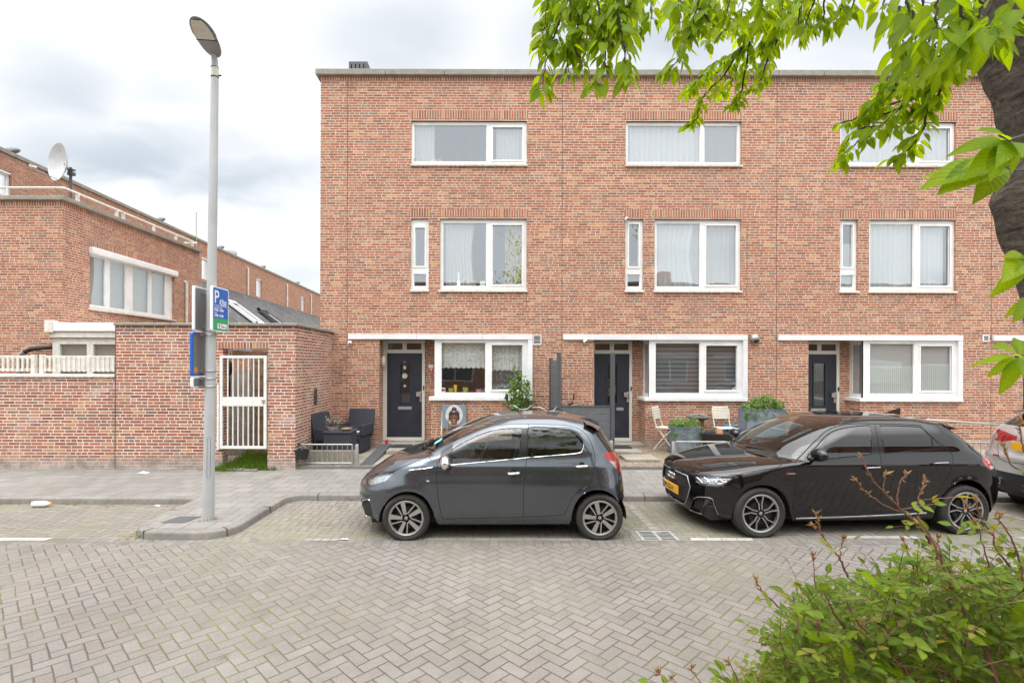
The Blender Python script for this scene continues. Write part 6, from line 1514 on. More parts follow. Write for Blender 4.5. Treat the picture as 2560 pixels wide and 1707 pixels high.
def silver_car():
    yaw = R(180 + 1.0); wb = 2.67
    root = thing('parked_car', 'silver car at the edge of the picture, showing its red tail light and exhaust', 'car', (10.86, 7.10, 0), yaw, 'cars parked along the kerb')
    W = Matrix.Translation(root.location) @ Matrix.Rotation(yaw, 4, 'Z')
    sp = dict(
        xf=[(.22, -.70), (.3, -.80), (.5, -.86), (.75, -.84), (.90, -.70), (1.0, -.35), (1.06, .05), (1.09, .25), (1.2, .50), (1.35, .86), (1.45, 1.15), (1.52, 1.5), (1.56, 1.85)],
        xr=[(.22, 3.30), (.3, 3.40), (.45, 3.50), (.62, 3.54), (.78, 3.55), (.88, 3.50), (.98, 3.475), (1.1, 3.45), (1.2, 3.40), (1.30, 3.30), (1.4, 3.18), (1.46, 3.10), (1.50, 2.98), (1.54, 2.6), (1.56, 2.2)],
        w=[(.22, .84), (.3, .88), (.5, .905), (.75, .915), (.95, .905), (1.05, .885), (1.15, .85), (1.3, .77), (1.42, .69), (1.48, .62), (1.52, .52), (1.55, .3), (1.56, .03)],
        af=[(.22, .6), (1.0, .7), (1.2, .5), (1.56, .1)], ar=[(.22, .45), (.8, .52), (1.1, .48), (1.4, .45), (1.5, .4), (1.56, .1)],
        nf=[(.22, 2.7), (1.56, 2.5)], nr=[(.22, 3.0), (.9, 2.9), (1.56, 2.5)], flare=())
    sh = Shell(sp, W, 120, (30, 70, 60))
    Q = lambda p: ZP(p, 2440, 980, 5.225)
    tail = Q([(262, 492), (300, 478), (440, 540), (545, 578), (530, 628), (440, 632), (345, 650), (250, 628), (240, 606), (284, 588), (280, 545)])
    refl = Q([(220, 803), (302, 815), (302, 842), (222, 826)])
    sh.prepare([tail, refl])
    Xc, Yc, Zc = [np.repeat(sh.C[..., q].mean(-1, keepdims=True), 2, -1) for q in range(3)]
    sh.mark(tail, 4); sh.mark(refl, 4)
    J = np.arange(sh.cls.shape[1])[None, :, None] * np.ones_like(sh.cls); a, b, c = sh.nt
    fr = np.abs(Yc) / np.interp(Zc, [t[0] for t in sp['w']], [t[1] for t in sp['w']])
    sh.cls[(J > a + b) & (Zc > 1.235) & (Zc < 1.455) & (fr < .85) & (sh.cls == 0)] = 7
    sh.cls[(J < a) & (Zc > 1.10) & (Zc < 1.49) & (fr < .88) & (sh.cls == 0)] = 6
    sh.cls[(J >= a) & (J <= a + b) & (Zc > 1.06) & (Zc < 1.44) & (Xc > .75) & (Xc < 3.0) & (sh.cls == 0)] = 1
    sh.cls[(Zc < .60) & (J > a + b - 6)] = 13; sh.cls[(Zc < .34)] = 13
    for x in (0, wb): sh.cls[(np.hypot(Xc - x, Zc - .34) < .40) & (np.abs(Yc) > .6)] = 5
    sh.ready()
    paint = carpaint('silver_metallic', (.62, .63, .65), .10, .75, 1.0, .3)
    sh.part('body', [0], paint, root); sh.part('rear_window', [7], CM['privacy'], root); sh.part('windscreen', [6], CM['carglass'], root); sh.part('bumper_cladding', [13], MT['black'], root)
    for sd in ('near', 'far'): sh.part('tail_light', [4], CM['redlens'], root, sd); sh.part('side_window', [1], CM['privacy'], root, sd)
    g = MB(); sh.seam(g, Q([(288, 655), (292, 760), (300, 840), (330, 880), (420, 910), (560, 930), (640, 940)]), .004); g.build('panel_gap', CM['gap'], root)
    g = MB(); g.grid(lambda u, v: (3.0 + .20 * u, -.60 + 1.2 * v, 1.505 - .05 * u - .05 * (2 * v - 1) ** 2), 4, 12); g.build('spoiler', MT['black'], root)
    for y in (-.50, .50):
        e = MB(); e.lathe([(.045, 0), (.05, .0), (.05, -.1)], Matrix.Translation((3.50, y, .43)) @ Matrix.Rotation(R(90), 4, 'Y'), 20); e.build('exhaust_tip', MT['chrome'], root, smooth=60)
    k = MB(); k.box(3.535, 3.55, -.26, .26, .92, 1.03); k.build('number_plate', bpy.data.materials['plate_yellow'], root)
    spec = dict(x0=-.86, x1=3.5, wb=wb, hw=.90, floor=.22, wz=.33, arch=.40, R=.345, rim=.235, tw=.21, inset=.02, style=dict(phase=0, bolts=5, spokes=lambda rr: [([(-.03, .04), (.03, .04), (.02, rr - .01), (-.02, rr - .01)], -.01, .01, 0)]), dash=.5, dashz=1.05, seatx=1.2)
    fit_out(root, sh, spec, CM)
silver_car()
# ---------------------------------------------------------------- leaves
class Leaves:
    """many single leaves in one mesh, each folded along its rib and bent; point attributes tint and vein feed the material"""
    def __init__(s, nl=4): s.V, s.T, s.E, s.A, s.nl = [], [], [], [], nl; s.n = 0
    def leaf(s, p, d, up, L, Wd, bend=.3, fold=.25, tint=.5, tip=1.6):
        d = d.normalized(); side = d.cross(up)
        if side.length < 1e-4: side = d.cross(Vector((1, 0, 0)))
        side.normalize(); n = side.cross(d)
        for i in range(s.nl + 1):
            t = i / s.nl; w = Wd * .5 * (math.sin(math.pi * min(1, t ** .8)) ** .9 if t < 1 else 0) * (1 - .25 * t ** tip)
            c = p + d * (L * t) - n * (bend * L * t * t)
            for k, (q, vn) in enumerate(((-1, 0), (0, 1), (1, 0))):
                s.V.append(c + side * (w * q) + n * (abs(q) * w * fold)); s.T.append(tint); s.E.append(vn); s.A.append(t)
        s.n += 1
    def build(s, name, mat, parent=None):
        m = 3 * (s.nl + 1); fs = []
        for i in range(s.n):
            b = i * m
            for r in range(s.nl):
                for k in range(2): fs.append((b + r * 3 + k, b + r * 3 + k + 1, b + r * 3 + k + 4, b + r * 3 + k + 3))
        me = bpy.data.meshes.new(name); me.from_pydata([tuple(v) for v in s.V], [], fs); me.materials.append(mat)
        for nm, dat in (('tint', s.T), ('vein', s.E), ('along', s.A)):
            a = me.attributes.new(nm, 'FLOAT', 'POINT'); a.data.foreach_set('value', [float(x) for x in dat])
        me.polygons.foreach_set('use_smooth', [True] * len(fs)); me.update()
        o = bpy.data.objects.new(name, me); COL.objects.link(o); o.parent = parent
        return o

def rv(rd, s=1.0): return Vector((rd.gauss(0, s), rd.gauss(0, s), rd.gauss(0, s)))

def tuft(L, rd, x, y, z, n, h, spread, tint=(0, .7)):
    for _ in range(n):
        a = rd.uniform(0, 6.28); r = spread * math.sqrt(rd.random())
        d = Vector((math.cos(a) * .5, math.sin(a) * .5, 1)) + rv(rd, .25)
        L.leaf(Vector((x + r * math.cos(a), y + r * math.sin(a), z)), d, Vector((math.cos(a), math.sin(a), .2)), h * rd.uniform(.5, 1.2), h * .09, rd.uniform(.1, .5), .1, rd.uniform(*tint))

def weeds():
    rd = random.Random(5); G = Leaves(3)
    for _ in range(5200):
        x, y = rd.uniform(-5.05, -4.2), rd.uniform(9.75, 11.6); z = .10 + .10 * max(0, y - 9.9)
        tuft(G, rd, x, y, z, 1, rd.uniform(.06, .17), .02)
    for _ in range(700): tuft(G, rd, rd.gauss(-5.0, .16), rd.uniform(9.62, 9.80), .09, 1, rd.uniform(.04, .12), .02)
    for _ in range(400): tuft(G, rd, rd.uniform(-4.5, -4.0), rd.uniform(9.70, 9.80), .09, 1, rd.uniform(.03, .09), .02)
    kind(G.build('grass', MT['grass']), 'stuff')
    W = Leaves(3)
    def line(x0, y0, x1, y1, n, h, sp=.03, z=.0):
        for _ in range(n):
            t = rd.random(); cl = .5 + .5 * math.sin(t * 23 + x0 * 7)
            if rd.random() < cl: tuft(W, rd, x0 + (x1 - x0) * t + rd.gauss(0, sp), y0 + (y1 - y0) * t - abs(rd.gauss(0, sp)), z, rd.randint(1, 3), h * rd.uniform(.4, 1.2), .015, (0, 1))
    line(-7.6, 7.69, -5.6, 7.69, 260, .05); line(-5.6, 7.69, -4.5, 7.69, 60, .04); line(-4.4, 6.6, -4.15, 6.22, 200, .06); line(-4.25, 6.15, -3.7, 6.12, 40, .05)
    line(-3.0, 7.6, 4.0, 7.92, 70, .03); line(1.7, 6.3, 2.3, 7.6, 420, .035, .12); line(2.0, 6.1, 2.4, 6.6, 160, .03, .06); line(-1, 6.3, 1.7, 6.5, 200, .028, .08)
    line(-3.66, 6.6, -3.5, 6.7, 60, .05, .02, KZ); line(-7, 9.80, -3.7, 9.80, 120, .035, .015, KZ); line(2.4, 9.93, 3.5, 9.95, 160, .05, .03, .14); line(-3.6, 9.93, -2.6, 9.95, 120, .05, .02, .14)
    line(-8, 6.9, -5, 7.3, 160, .02, .2)
    kind(W.build('weeds', MT['moss']), 'stuff')
    D = Leaves(2)                                                # fallen leaves in the gutter
    for _ in range(150):
        x = rd.choice((rd.uniform(-6, -4.5), rd.gauss(-4.35, .12), rd.uniform(-3, 3)))
        y = 7.66 if x < -4.5 else (6.3 + rd.gauss(0, .12) if x < -4.2 else 7.86); D.leaf(Vector((x, y - abs(rd.gauss(0, .05)), .008)), Vector((rd.gauss(0, 1), rd.gauss(0, 1), .1)), Vector((0, 0, 1)), rd.uniform(.02, .05), .02, rd.uniform(-.2, .2), .2, rd.random())
    kind(D.build('fallen_leaves', leaf_mat('dry_leaves', (.22, .12, .05), (.36, .24, .10), (.42, .34, .14), .2)), 'stuff')
weeds()

def foliage_mound(name, x0, x1, y0, y1, z, n, size, seed, parent=None, trail=0.0, h=.22, hfn=None):
    rd = random.Random(seed); L = Leaves(3)
    for _ in range(n):
        x, y = rd.uniform(x0, x1), rd.uniform(y0, y1); hh = h * (hfn((x - x0) / (x1 - x0)) if hfn else 1)
        zz = z + hh * rd.random() ** .7 * (1 - .6 * abs((y - (y0 + y1) / 2) / (y1 - y0)))
        if trail and rd.random() < trail: x = rd.choice((x0 - rd.random() * .05, x1 + rd.random() * .06, x)); y = y0 - rd.random() * .04; zz = z - rd.random() * .16
        L.leaf(Vector((x, y, zz)), rv(rd) + Vector((0, -.5, -.1)), Vector((0, -.4, 1)) + rv(rd, .3), size * rd.uniform(.6, 1.2), size * .75, .2, .2, rd.random())
    return L.build(name, MT['plant'], parent)

# ---------------------------------------------------------------- things in the front gardens
def gardens():
    YRL = 9.96
    def railing(label, x0, x1, ztop, zbot, nb, z0=.14, y=YRL, endpost=None):
        r = thing('low_railing', label, 'railing', ((x0 + x1) / 2, y, z0)); h = (x1 - x0) / 2
        m = MB(); m.tube([(-h, 0, ztop - z0), (h, 0, ztop - z0)], .016, 10); m.build('top_rail', MT['steel'], r, smooth=60)
        m = MB(); m.tube([(-h, 0, zbot - z0), (h, 0, zbot - z0)], .016, 10); m.build('bottom_rail', MT['steel'], r, smooth=60)
        for i in range(nb + 1):
            x = -h + 2 * h * i / nb; m = MB(); m.tube([(x, 0, zbot - z0 - (.12 if i in (0, nb) else 0)), (x, 0, ztop - z0)], .018 if i in (0, nb) else .007, 8); m.build('post' if i in (0, nb) else 'bar', MT['steel'], r, smooth=60)
        if endpost is not None:
            m = MB(); m.lathe([(.0, 0), (.036, 0), (.036, .40), (.028, .42), (.0, .422)], Matrix.Translation((endpost, -.02, -.05 + (ztop - z0 - .36)))if False else Matrix.Translation((endpost, -.02, ztop - z0 - .41)), 14); m.build('end_post', MT['steel'], r, smooth=60)
    railing('low steel railing with a black flower box, in front of the rattan chairs', -3.60, -2.63, .545, .19, 10, endpost=(.485 + .09))
    railing('low steel railing in front of the small zinc planter', 3.56, 6.3, .615, .22, 22, endpost=-1.42)
    railing('low steel railing behind the tail of the black car', 9.0, 12.5, .62, .22, 26)
    m = MB(); m.tube([(9.15, 10.9, .15), (9.15, 10.9, .95), (11.2, 10.9, .82), (11.2, 10.9, .15)], .022, 8); tag(m.build('ramp_handrail', MT['steel'], smooth=60), 'bent steel handrail against the brick wall behind the silver car', 'handrail')
    for x, y, lb in ((-1.45, 10.0, 'short round steel post in front of the blue door of the corner house'), (2.38, 10.2, 'short round steel post at the foot of the grey slatted screen')):
        m = MB(); m.lathe([(0, 0), (.036, 0), (.036, .46), (.028, .48), (0, .482)], Matrix.Translation((x, y, .12)), 14); tag(m.build('steel_post', MT['steel'], smooth=60), lb, 'post')
    m = MB(); m.box(-3.63, -2.60, 10.12, 10.20, .10, .40); tag(m.build('edging_slab', MT['conc'], bevel=.008), 'mossy concrete edging slab behind the low steel railing', 'slab')
    fb = thing('flower_box', 'empty black flower box hooked over the low steel railing', 'flower box', (-3.58, 9.88, .28))
    m = MB(); m.lathe([(0, 0), (.115, 0), (.155, .17), (.165, .17), (.165, .185), (.150, .185), (.11, .02), (0, .02)], Matrix.Diagonal((1, .62, 1, 1)), 20); m.build('bowl', MT['black'], fb, smooth=40)
    m = MB()
    for s in (-1, 1): m.tube([(s * .14, .02, .17), (s * .09, .07, .24), (s * .075, .09, .28), (s * .075, .12, .27)], .013, 8)
    m.build('hook', MT['black'], fb, smooth=60)
    # rattan set
    def chair(loc, rz, label):
        t = thing('rattan_chair', label, 'chair', loc, rz, 'black rattan chairs')
        m = MB(); m.box(-.28, .28, -.28, .24, .02, .36); m.build('base', MT['rattan'], t, bevel=.02)
        m = MB(); m.box(-.27, .27, -.27, .22, .362, .43); m.build('seat', MT['rattan'], t, bevel=.025)
        for s in (-1, 1): m = MB(); m.box(s * .285 - .035, s * .285 + .035, -.28, .26, .37, .62); m.build('armrest', MT['rattan'], t, bevel=.02)
        m = MB(); m.obox(Matrix.Translation((0, .33, .62)) @ Matrix.Rotation(R(-13), 4, 'X'), .62, .07, .62); m.build('backrest', MT['rattan'], t, bevel=.02)
        return t
    chair((-3.22, 10.85, .14), R(72), 'black rattan chair with its back to the side garden wall')
    chair((-3.02, 11.62, .14), R(-12), 'black rattan chair with its back to the house front')
    rt = thing('rattan_table', 'square black rattan table between the two rattan chairs', 'table', (-3.05, 10.62, .14))
    m = MB(); m.box(-.27, .27, -.26, .26, .02, .56); m.build('base', MT['rattan'], rt, bevel=.015); m = MB(); m.box(-.29, .29, -.28, .28, .562, .60); m.build('table_top', MT['rattan'], rt, bevel=.008)
    pp = thing('potted_plant', 'grey green succulent in a pale dish on the rattan table', 'plant', (-3.20, 10.60, .745))
    m = MB(); m.lathe([(0, .0), (.10, .0), (.13, .07), (.12, .07), (.09, .02), (0, .02)], None, 20); m.build('pot', pm('pale_dish', (.45, .36, .32), .7), pp, smooth=40)
    rd = random.Random(8); L = Leaves(3)
    for _ in range(140): L.leaf(Vector((rd.gauss(0, .06), rd.gauss(0, .05), .07 + abs(rd.gauss(0, .07)))), rv(rd) + Vector((0, 0, .6)), Vector((0, 0, 1)), rd.uniform(.05, .12), .03, .2, .2, rd.random())
    L.build('leaves', leaf_mat('grey_leaves', (.12, .14, .12), (.25, .27, .24), (.45, .42, .33), .2), pp)
    m = MB(); m.lathe([(0, .006), (.06, .006), (.105, .045), (.11, .04), (.07, .0), (0, .0)], Matrix.Translation((-2.90, 10.52, .745)), 20); tag(m.build('wicker_dish', MT['wood'], smooth=40), 'shallow brown wicker dish on the rattan table', 'dish')
    m = MB(); m.box(-3.18, -2.86, 11.38, 11.60, .575, .60); tag(m.build('seat_tray', MT['chairwood'], bevel=.006), 'pale wooden tray lying on the rattan chair by the house front', 'tray')
    # ramp, step and mats of the corner house
    m = MB(); m.add([(-2.50, 9.95, .15), (-2.27, 9.95, .15), (-2.27, 12.02, .245), (-2.50, 12.02, .245), (-2.50, 9.95, .10), (-2.27, 9.95, .10), (-2.27, 12.02, .10), (-2.50, 12.02, .10)], [(0, 1, 2, 3), (4, 5, 1, 0), (5, 6, 2, 1), (7, 4, 0, 3)]); tag(m.build('rubber_strip', MT['anth']), 'dark grey rubber strip running from the pavement to the corner house door', 'ramp')
    m = MB(); m.box(-2.25, -.85, 11.25, 12.10, .10, .215); tag(m.build('entrance_slab', MT['conc'], bevel=.01), 'low concrete slab in front of the corner house door', 'slab')
    m = MB(); m.box(-2.22, -1.50, 11.62, 12.02, .217, .235); tag(m.build('doormat', MT['rubber'], bevel=.004), 'black ribbed doormat in front of the corner house door', 'doormat')
    m = MB(); m.lathe([(0, 0), (.04, 0), (.045, .05), (.035, .085), (0, .085)], Matrix.Translation((-2.40, 12.12, .24)), 14); tag(m.build('red_lantern', MT['red'], smooth=60), 'small red glass lantern beside the corner house door frame', 'lantern')
    # relief of a calm face on a painted board
    wr = thing('wall_relief', 'square painted board with a brown carved head in a white halo, hung under the bay', 'artwork', (-.825, 12.02, .60))
    m = MB(); m.box(-.275, .275, -.012, .03, 0, .55); m.build('board', concrete_mat('blue_grey_board', (.20, .26, .31), .5, 3), wr, bevel=.004)
    m = MB(); m.prism([(.20 * math.cos(a * .2244), .31 + .235 * math.sin(a * .2244)) for a in range(28)], -.020, -.0125); m.build('halo', concrete_mat('halo_white', (.62, .61, .58), .1, 3), wr)
    sk = pm('carved_brown', (.17, .075, .045), .45, var=.25); hr = pm('carved_dark', (.035, .03, .034), .6, bump=.8)
    m = MB(); m.ell((0, -.03, .27), .098, .055, .135, 20, 14); m.tube([(0, -.025, .19), (0, -.022, .07)], [.055, .075], 14); m.ell((0, -.085, .265), .018, .022, .035, 10, 8); m.build('head', sk, wr, smooth=180)
    m = MB(); m.ell((0, -.026, .36), .112, .058, .085, 20, 12); m.ell((0, -.03, .45), .055, .04, .055, 14, 10)
    for s in (-1, 1): m.ell((s * .105, -.02, .29), .018, .03, .10, 10, 8)
    m.build('hair', hr, wr, smooth=180)
    m = MB(); m.ell((0, -.082, .205), .034, .012, .013, 12, 6); m.ell((0, -.088, .395), .022, .01, .022, 10, 6); m.build('lips', pm('carved_pink', (.55, .24, .22), .5), wr, smooth=180)
    m = MB()
    for s in (-1, 1):
        m.tube([(s * .018, -.083, .288), (s * .045, -.083, .278), (s * .072, -.070, .288)], .004, 6); m.tube([(s * .015, -.086, .315), (s * .045, -.082, .328), (s * .078, -.066, .312)], .004, 6)
    m.build('eyelids', hr, wr)
    m = MB(); m.prism([(.085 * math.cos(a * .1745), .095 + .028 * math.sin(a * .1745)) for a in range(18, 37)], -.10, -.03); m.build('collar', pm('collar_gold', (.42, .24, .11), .5), wr)
    m = MB(); m.tube([(-.2, .0, .55), (.0, .028, .66), (.2, .0, .55)], .003, 5); m.build('cord', MT['wood'], wr)
    m = MB(); m.tube([(-1.125, 11.96, .16), (-1.105, 12.06, .98)], .014, 8); tag(m.build('white_stick', MT['offwhite']), 'thin white stick leaning beside the carved head board', 'stick')
    m = MB(); m.tube([(-1.0, 11.90, .16), (-.955, 12.03, .95)], .015, 8); tag(m.build('broom_handle', MT['wood']), 'brown broom handle leaning in front of the carved head board', 'stick')
    # climbing plant
    cp = thing('climbing_plant', 'tall green leafy shrub growing in front of the right end of the bay', 'plant', (.68, 11.75, .14))
    rd = random.Random(12); m = MB(); L = Leaves(4)
    for s in range(7):
        x = y = 0; pts = [(rd.gauss(0, .05), rd.gauss(0, .05), 0)]; H = rd.uniform(1.2, 1.85) if s else 1.95; dx = rd.gauss(0, .10)
        for i in range(1, 9): pts.append((pts[0][0] + dx * i / 4 + rd.gauss(0, .015), pts[0][1] + rd.gauss(0, .02), H * i / 8))
        m.tube(pts, [.010 - .0008 * i for i in range(9)], 6)
        for k in range(60):
            t = rd.uniform(.35, 1) ** .8; i = min(7, int(t * 8)); q = Vector(pts[i]).lerp(Vector(pts[i + 1]), t * 8 - i)
            sp = .20 * (1.25 - t); o = Vector((rd.gauss(0, sp), rd.gauss(0, sp * .8), rd.gauss(0, .05)))
            for f in range(rd.randint(2, 4)): L.leaf(q + o, rv(rd, .7) + Vector((0, -.3, -.35)), Vector((0, -.5, 1)) + rv(rd, .3), rd.uniform(.05, .11) * (1.15 - .5 * t), .05, .25, .2, min(1, max(0, rd.gauss(.35 + .45 * (t > .85), .25))))
    m.build('stems', MT['wood'], cp, smooth=60); L.build('leaves', MT['plant'], cp)
    # bicycles
    def bicycle(loc, rz, label, basket):
        b = thing('bicycle', label, 'bicycle', loc, rz, 'bicycles by the slatted screen')
        Rr = .34
        for y in (-.55, .55):
            w = MB(); w.tube([(0, y + Rr * math.cos(a * .2094), Rr + .01 + Rr * math.sin(a * .2094)) for a in range(31)], .018, 8, False)
            for a in range(16): w.tube([(0, y, Rr + .01), (0, y + Rr * math.cos(a * .3927), Rr + .01 + Rr * math.sin(a * .3927))], .0018, 4)
            w.build('wheel', MT['rubber'], b, smooth=60)
        f = MB(); S, H, Bk = Vector((0, .20, .82)), Vector((0, -.42, .86)), Vector((0, .12, .30))
        for p, q, r in ((S, Bk, .016), (H, Bk, .018), (H, S - Vector((0, 0, .12)), .016), (Bk, Vector((0, .55, .35)), .011), (S - Vector((0, 0, .1)), Vector((0, .55, .35)), .010), (H + Vector((0, -.0, .05)), Vector((0, -.55, .35)), .014)): f.tube([p, q], r, 8)
        f.build('frame', MT['anth'], b, smooth=60)
        s_ = MB(); s_.ell((0, .22, .93), .085, .14, .035, 14, 8); s_.tube([(0, .20, .80), (0, .215, .92)], .012, 6); s_.build('saddle', MT['black'], b, smooth=60)
        h = MB(); h.tube([(0, -.42, .84), (0, -.45, 1.00), (0, -.49, 1.02)], .013, 8)
        for s in (-1, 1): h.tube([(0, -.49, 1.02), (s * .08, -.50, 1.03), (s * .18, -.42, 1.10), (s * .27, -.30, 1.09), (s * .30, -.22, 1.06)], .011, 8)
        hb = h.build('handlebar', MT['steel'], b, smooth=60)
        g = MB()
        for s in (-1, 1): g.tube([(s * .285, -.27, 1.08), (s * .305, -.17, 1.05)], .018, 8); g.tube([(s * .22, -.38, 1.08), (s * .27, -.40, 1.04)], .006, 6)
        g.build('grip', MT['black'], hb, smooth=60)
        if basket:
            k = MB()
            for i in range(9):
                a = -.17 + .34 * i / 8; k.tube([(a, -.80, 1.02), (a, -.78, .80), (a, -.55, .80), (a, -.52, 1.02)], .0035, 5)
            for z, e in ((1.02, 0), (.95, .005), (.88, .01), (.80, .02)): k.tube([(-.17, -.80 + e, z), (.17, -.80 + e, z), (.17, -.52 - e, z), (-.17, -.52 - e, z), (-.17, -.80 + e, z)], .004, 5)
            k.build('basket', MT['offwhite'], b)
        else:
            k = MB(); k.tube([(-.28, -.28, 1.08), (-.32, -.30, 1.22)], .006, 6); k.ell((-.33, -.31, 1.27), .035, .015, .075, 12, 8); k.build('mirror', MT['black'], b, smooth=60)
    bicycle((1.02, 10.75, .14), R(20), 'bicycle with chrome handlebars and a pale wire basket behind the grey car', True)
    bicycle((.68, 11.15, .14), R(0), 'dark bicycle with a black oval mirror in front of the leafy shrub', False)
    bicycle((1.52, 11.35, .14), R(80), 'bicycle with dark handlebars showing over the low slatted screen', False)
    # screens
    ps = thing('privacy_screen', 'grey composite garden screen, a tall side panel with a low slatted front', 'fence', (1.40, 10.57, .14))
    for x, y in ((0, 0), (0, 1.36), (1.09, 0)):
        m = MB(); m.box(x - .04, x + .04, y - .04, y + .04, -.05, 2.19 if y == 0 else 2.10); m.build('post', MT['anth'], ps, bevel=.004)
    m = MB()
    for i in range(13): m.box(-.014, .014, .045, 1.315, .06 + i * .152, .06 + i * .152 + .148)
    m.build('tall_panel', MT['composite'], ps, bevel=.004)
    m = MB()
    for i in range(7): m.box(.045, 1.045, -.014, .014, .06 + i * .147, .06 + i * .147 + .143)
    m.build('low_panel', MT['composite'], ps, bevel=.004)
    m = MB(); m.box(.043, 1.047, -.025, .025, 1.09, 1.115); m.build('cap_rail', MT['anth'], ps)
    # seats, planters and tubs on the gravel
    def fold_chair(loc, rz, label):
        t = thing('folding_chair', label, 'chair', loc, rz, 'pale slatted folding chairs')
        for s in (-1, 1):
            m = MB(); m.tube([(s * .19, -.22, 0), (s * .19, .0, .30), (s * .185, .17, .52), (s * .18, .25, .75), (s * .17, .28, .96)], .014, 8); m.build('back_leg', MT['chairwood'], t, smooth=60)
            m = MB(); m.tube([(s * .21, .22, 0), (s * .21, -.02, .30), (s * .21, -.20, .48)], .013, 8); m.build('front_leg', MT['chairwood'], t, smooth=60)
        for i in range(6): m = MB(); m.box(-.215, .215, -.20 + i * .068, -.20 + i * .068 + .056, .482, .498); m.build('seat_slat', MT['chairwood'], t, bevel=.004)
        for i in range(5):
            z = .70 + i * .056; m = MB(); w = .205 - (.025 if i == 4 else 0); m.obox(Matrix.Translation((0, .215 + i * .011, z)) @ Matrix.Rotation(R(-12), 4, 'X'), 2 * w, .016, .050); m.build('back_slat', MT['chairwood'], t, bevel=.006)
        return t
    fold_chair((5.28, 11.62, .19), R(4), 'pale slatted folding chair facing the street beside the tall zinc planter')
    fold_chair((3.98, 11.70, .19), R(52), 'pale slatted folding chair turned sideways behind the small zinc planter')
    bt = thing('bird_table', 'round stone bird table with pebbles on brown wooden legs between the chairs', 'bird table', (4.70, 11.72, .19))
    for k in range(3): a = k * 2.094 + .4; m = MB(); m.bar((.13 * math.cos(a), .10 * math.sin(a), 0), (.11 * math.cos(a), .09 * math.sin(a), .68), .075, .075); m.build('leg', MT['wood'], bt, bevel=.01)
    m = MB(); m.lathe([(0, .68), (.19, .68), (.245, .71), (.25, .735), (.23, .75), (.18, .73), (0, .725)], None, 26); m.build('stone_bowl', concrete_mat('dark_stone', (.17, .155, .14), .4, 3), bt, smooth=40)
    rd = random.Random(4); m = MB()
    for _ in range(70): a, r = rd.uniform(0, 6.28), .19 * math.sqrt(rd.random()); m.ell((r * math.cos(a), r * math.sin(a), .745 + .035 * (1 - (r / .19) ** 2) + rd.uniform(0, .01)), rd.uniform(.015, .03), rd.uniform(.012, .025), .013, 7, 5)
    kind(m.build('pebbles', pm('pebble', (.24, .23, .21), .7, var=.5, scale=20), bt, smooth=180), 'stuff')
    def planter(label, x0, x1, y0, y1, z0, z1, seed, n, size, hfn=None):
        t = thing('zinc_planter', label, 'planter', ((x0 + x1) / 2, (y0 + y1) / 2, z0)); w, d, h = (x1 - x0) / 2, (y1 - y0) / 2, z1 - z0
        m = MB(); e = .02
        for a, b, c1, c2 in ((-w, w, -d, -d + e), (-w, w, d - e, d), (-w, -w + e, -d + e, d - e), (w - e, w, -d + e, d - e)): m.box(a, b, c1, c2, 0, h)
        m.box(-w + e, w - e, -d + e, d - e, 0, h - .05); m.build('trough', MT['zinc'], t, bevel=.004)
        m = MB(); m.frame  # rim
        for a, b, c1, c2 in ((-w - .012, w + .012, -d - .012, -d + .02), (-w - .012, w + .012, d - .02, d + .012), (-w - .012, -w + .02, -d + .021, d - .021), (w - .02, w + .012, -d + .021, d - .021)): m.box(a, b, c1, c2, h + .001, h + .018)
        m.build('rim', MT['zinc'], t)
        foliage_mound('plants', -w * .98, w * 1.0, -d, d, h - .02, n, size, seed, t, .10, .22, hfn)
    planter('small square zinc planter with trailing green ivy behind the low railing', 3.97, 4.53, 11.15, 11.6, .19, .725, 3, 420, .055)
    planter('tall long zinc planter with a bushy green plant beside the house door', 5.49, 6.33, 11.10, 11.50, .19, 1.125, 4, 1100, .06, lambda t: .55 + 1.1 * max(0, math.sin((t - .1) * 3.3)))
    m = MB(); m.lathe([(0, 0), (.30, 0), (.38, .42), (.40, .44), (.40, .46), (.37, .45), (.34, .36), (0, .36)], Matrix.Translation((4.86, 11.0, .19)) @ Matrix.Diagonal((1, .7, 1, 1)), 32); tag(m.build('plant_tub', MT['black'], smooth=40), 'wide black plant tub behind the low railing', 'tub')
    m = MB(); m.lathe([(.075, 0), (.075, .03), (.070, .03), (.055, .10), (0, .10)], Matrix.Translation((4.82, 10.92, .645)), 20); m.lathe([(.0, 0), (.075, 0)], Matrix.Translation((4.82, 10.92, .645)), 20); tag(m.build('clay_pot', MT['terra'], smooth=40), 'clay pot standing upside down on the rim of the black tub', 'pot')
    m = MB(); m.frame(5.36, 5.68, .42, .70, .02, 11.82, 11.84)
    for i in range(7): m.box(5.38 + i * .042, 5.40 + i * .042, 11.82, 11.835, .44, .68)
    m.box(5.36, 5.68, 11.841, 12.02, .20, .70); tag(m.build('blue_crate', MT['blueplast'], bevel=.003), 'blue plastic crate against the brick under the bay, beside the tall planter', 'crate')
    for x0, x1, y0, y1, lb in ((2.72, 3.32, 11.25, 11.65, 'grey stepping slab nearest the dark blue door on the gravel'), (2.72, 3.40, 10.35, 10.95, 'grey stepping slab nearest the pavement on the gravel')):
        m = MB(); m.box(x0, x1, y0, y1, .10, .205); tag(m.build('stepping_slab', MT['conc'], bevel=.01), lb, 'slab', 'stepping slabs')
    m = MB(); m.box(2.55, 3.22, 11.72, 12.05, .10, .225); tag(m.build('doormat', MT['rubber'], bevel=.02), 'dark doormat in front of the door behind the slatted screen', 'doormat')
    m = MB(); m.box(-4.98, -4.60, 9.66, 9.83, .09, .125); tag(m.build('loose_slab', MT['kerb'], bevel=.006), 'loose grey paving slab in the grass under the gate, left one', 'slab', 'loose slabs at the gate')
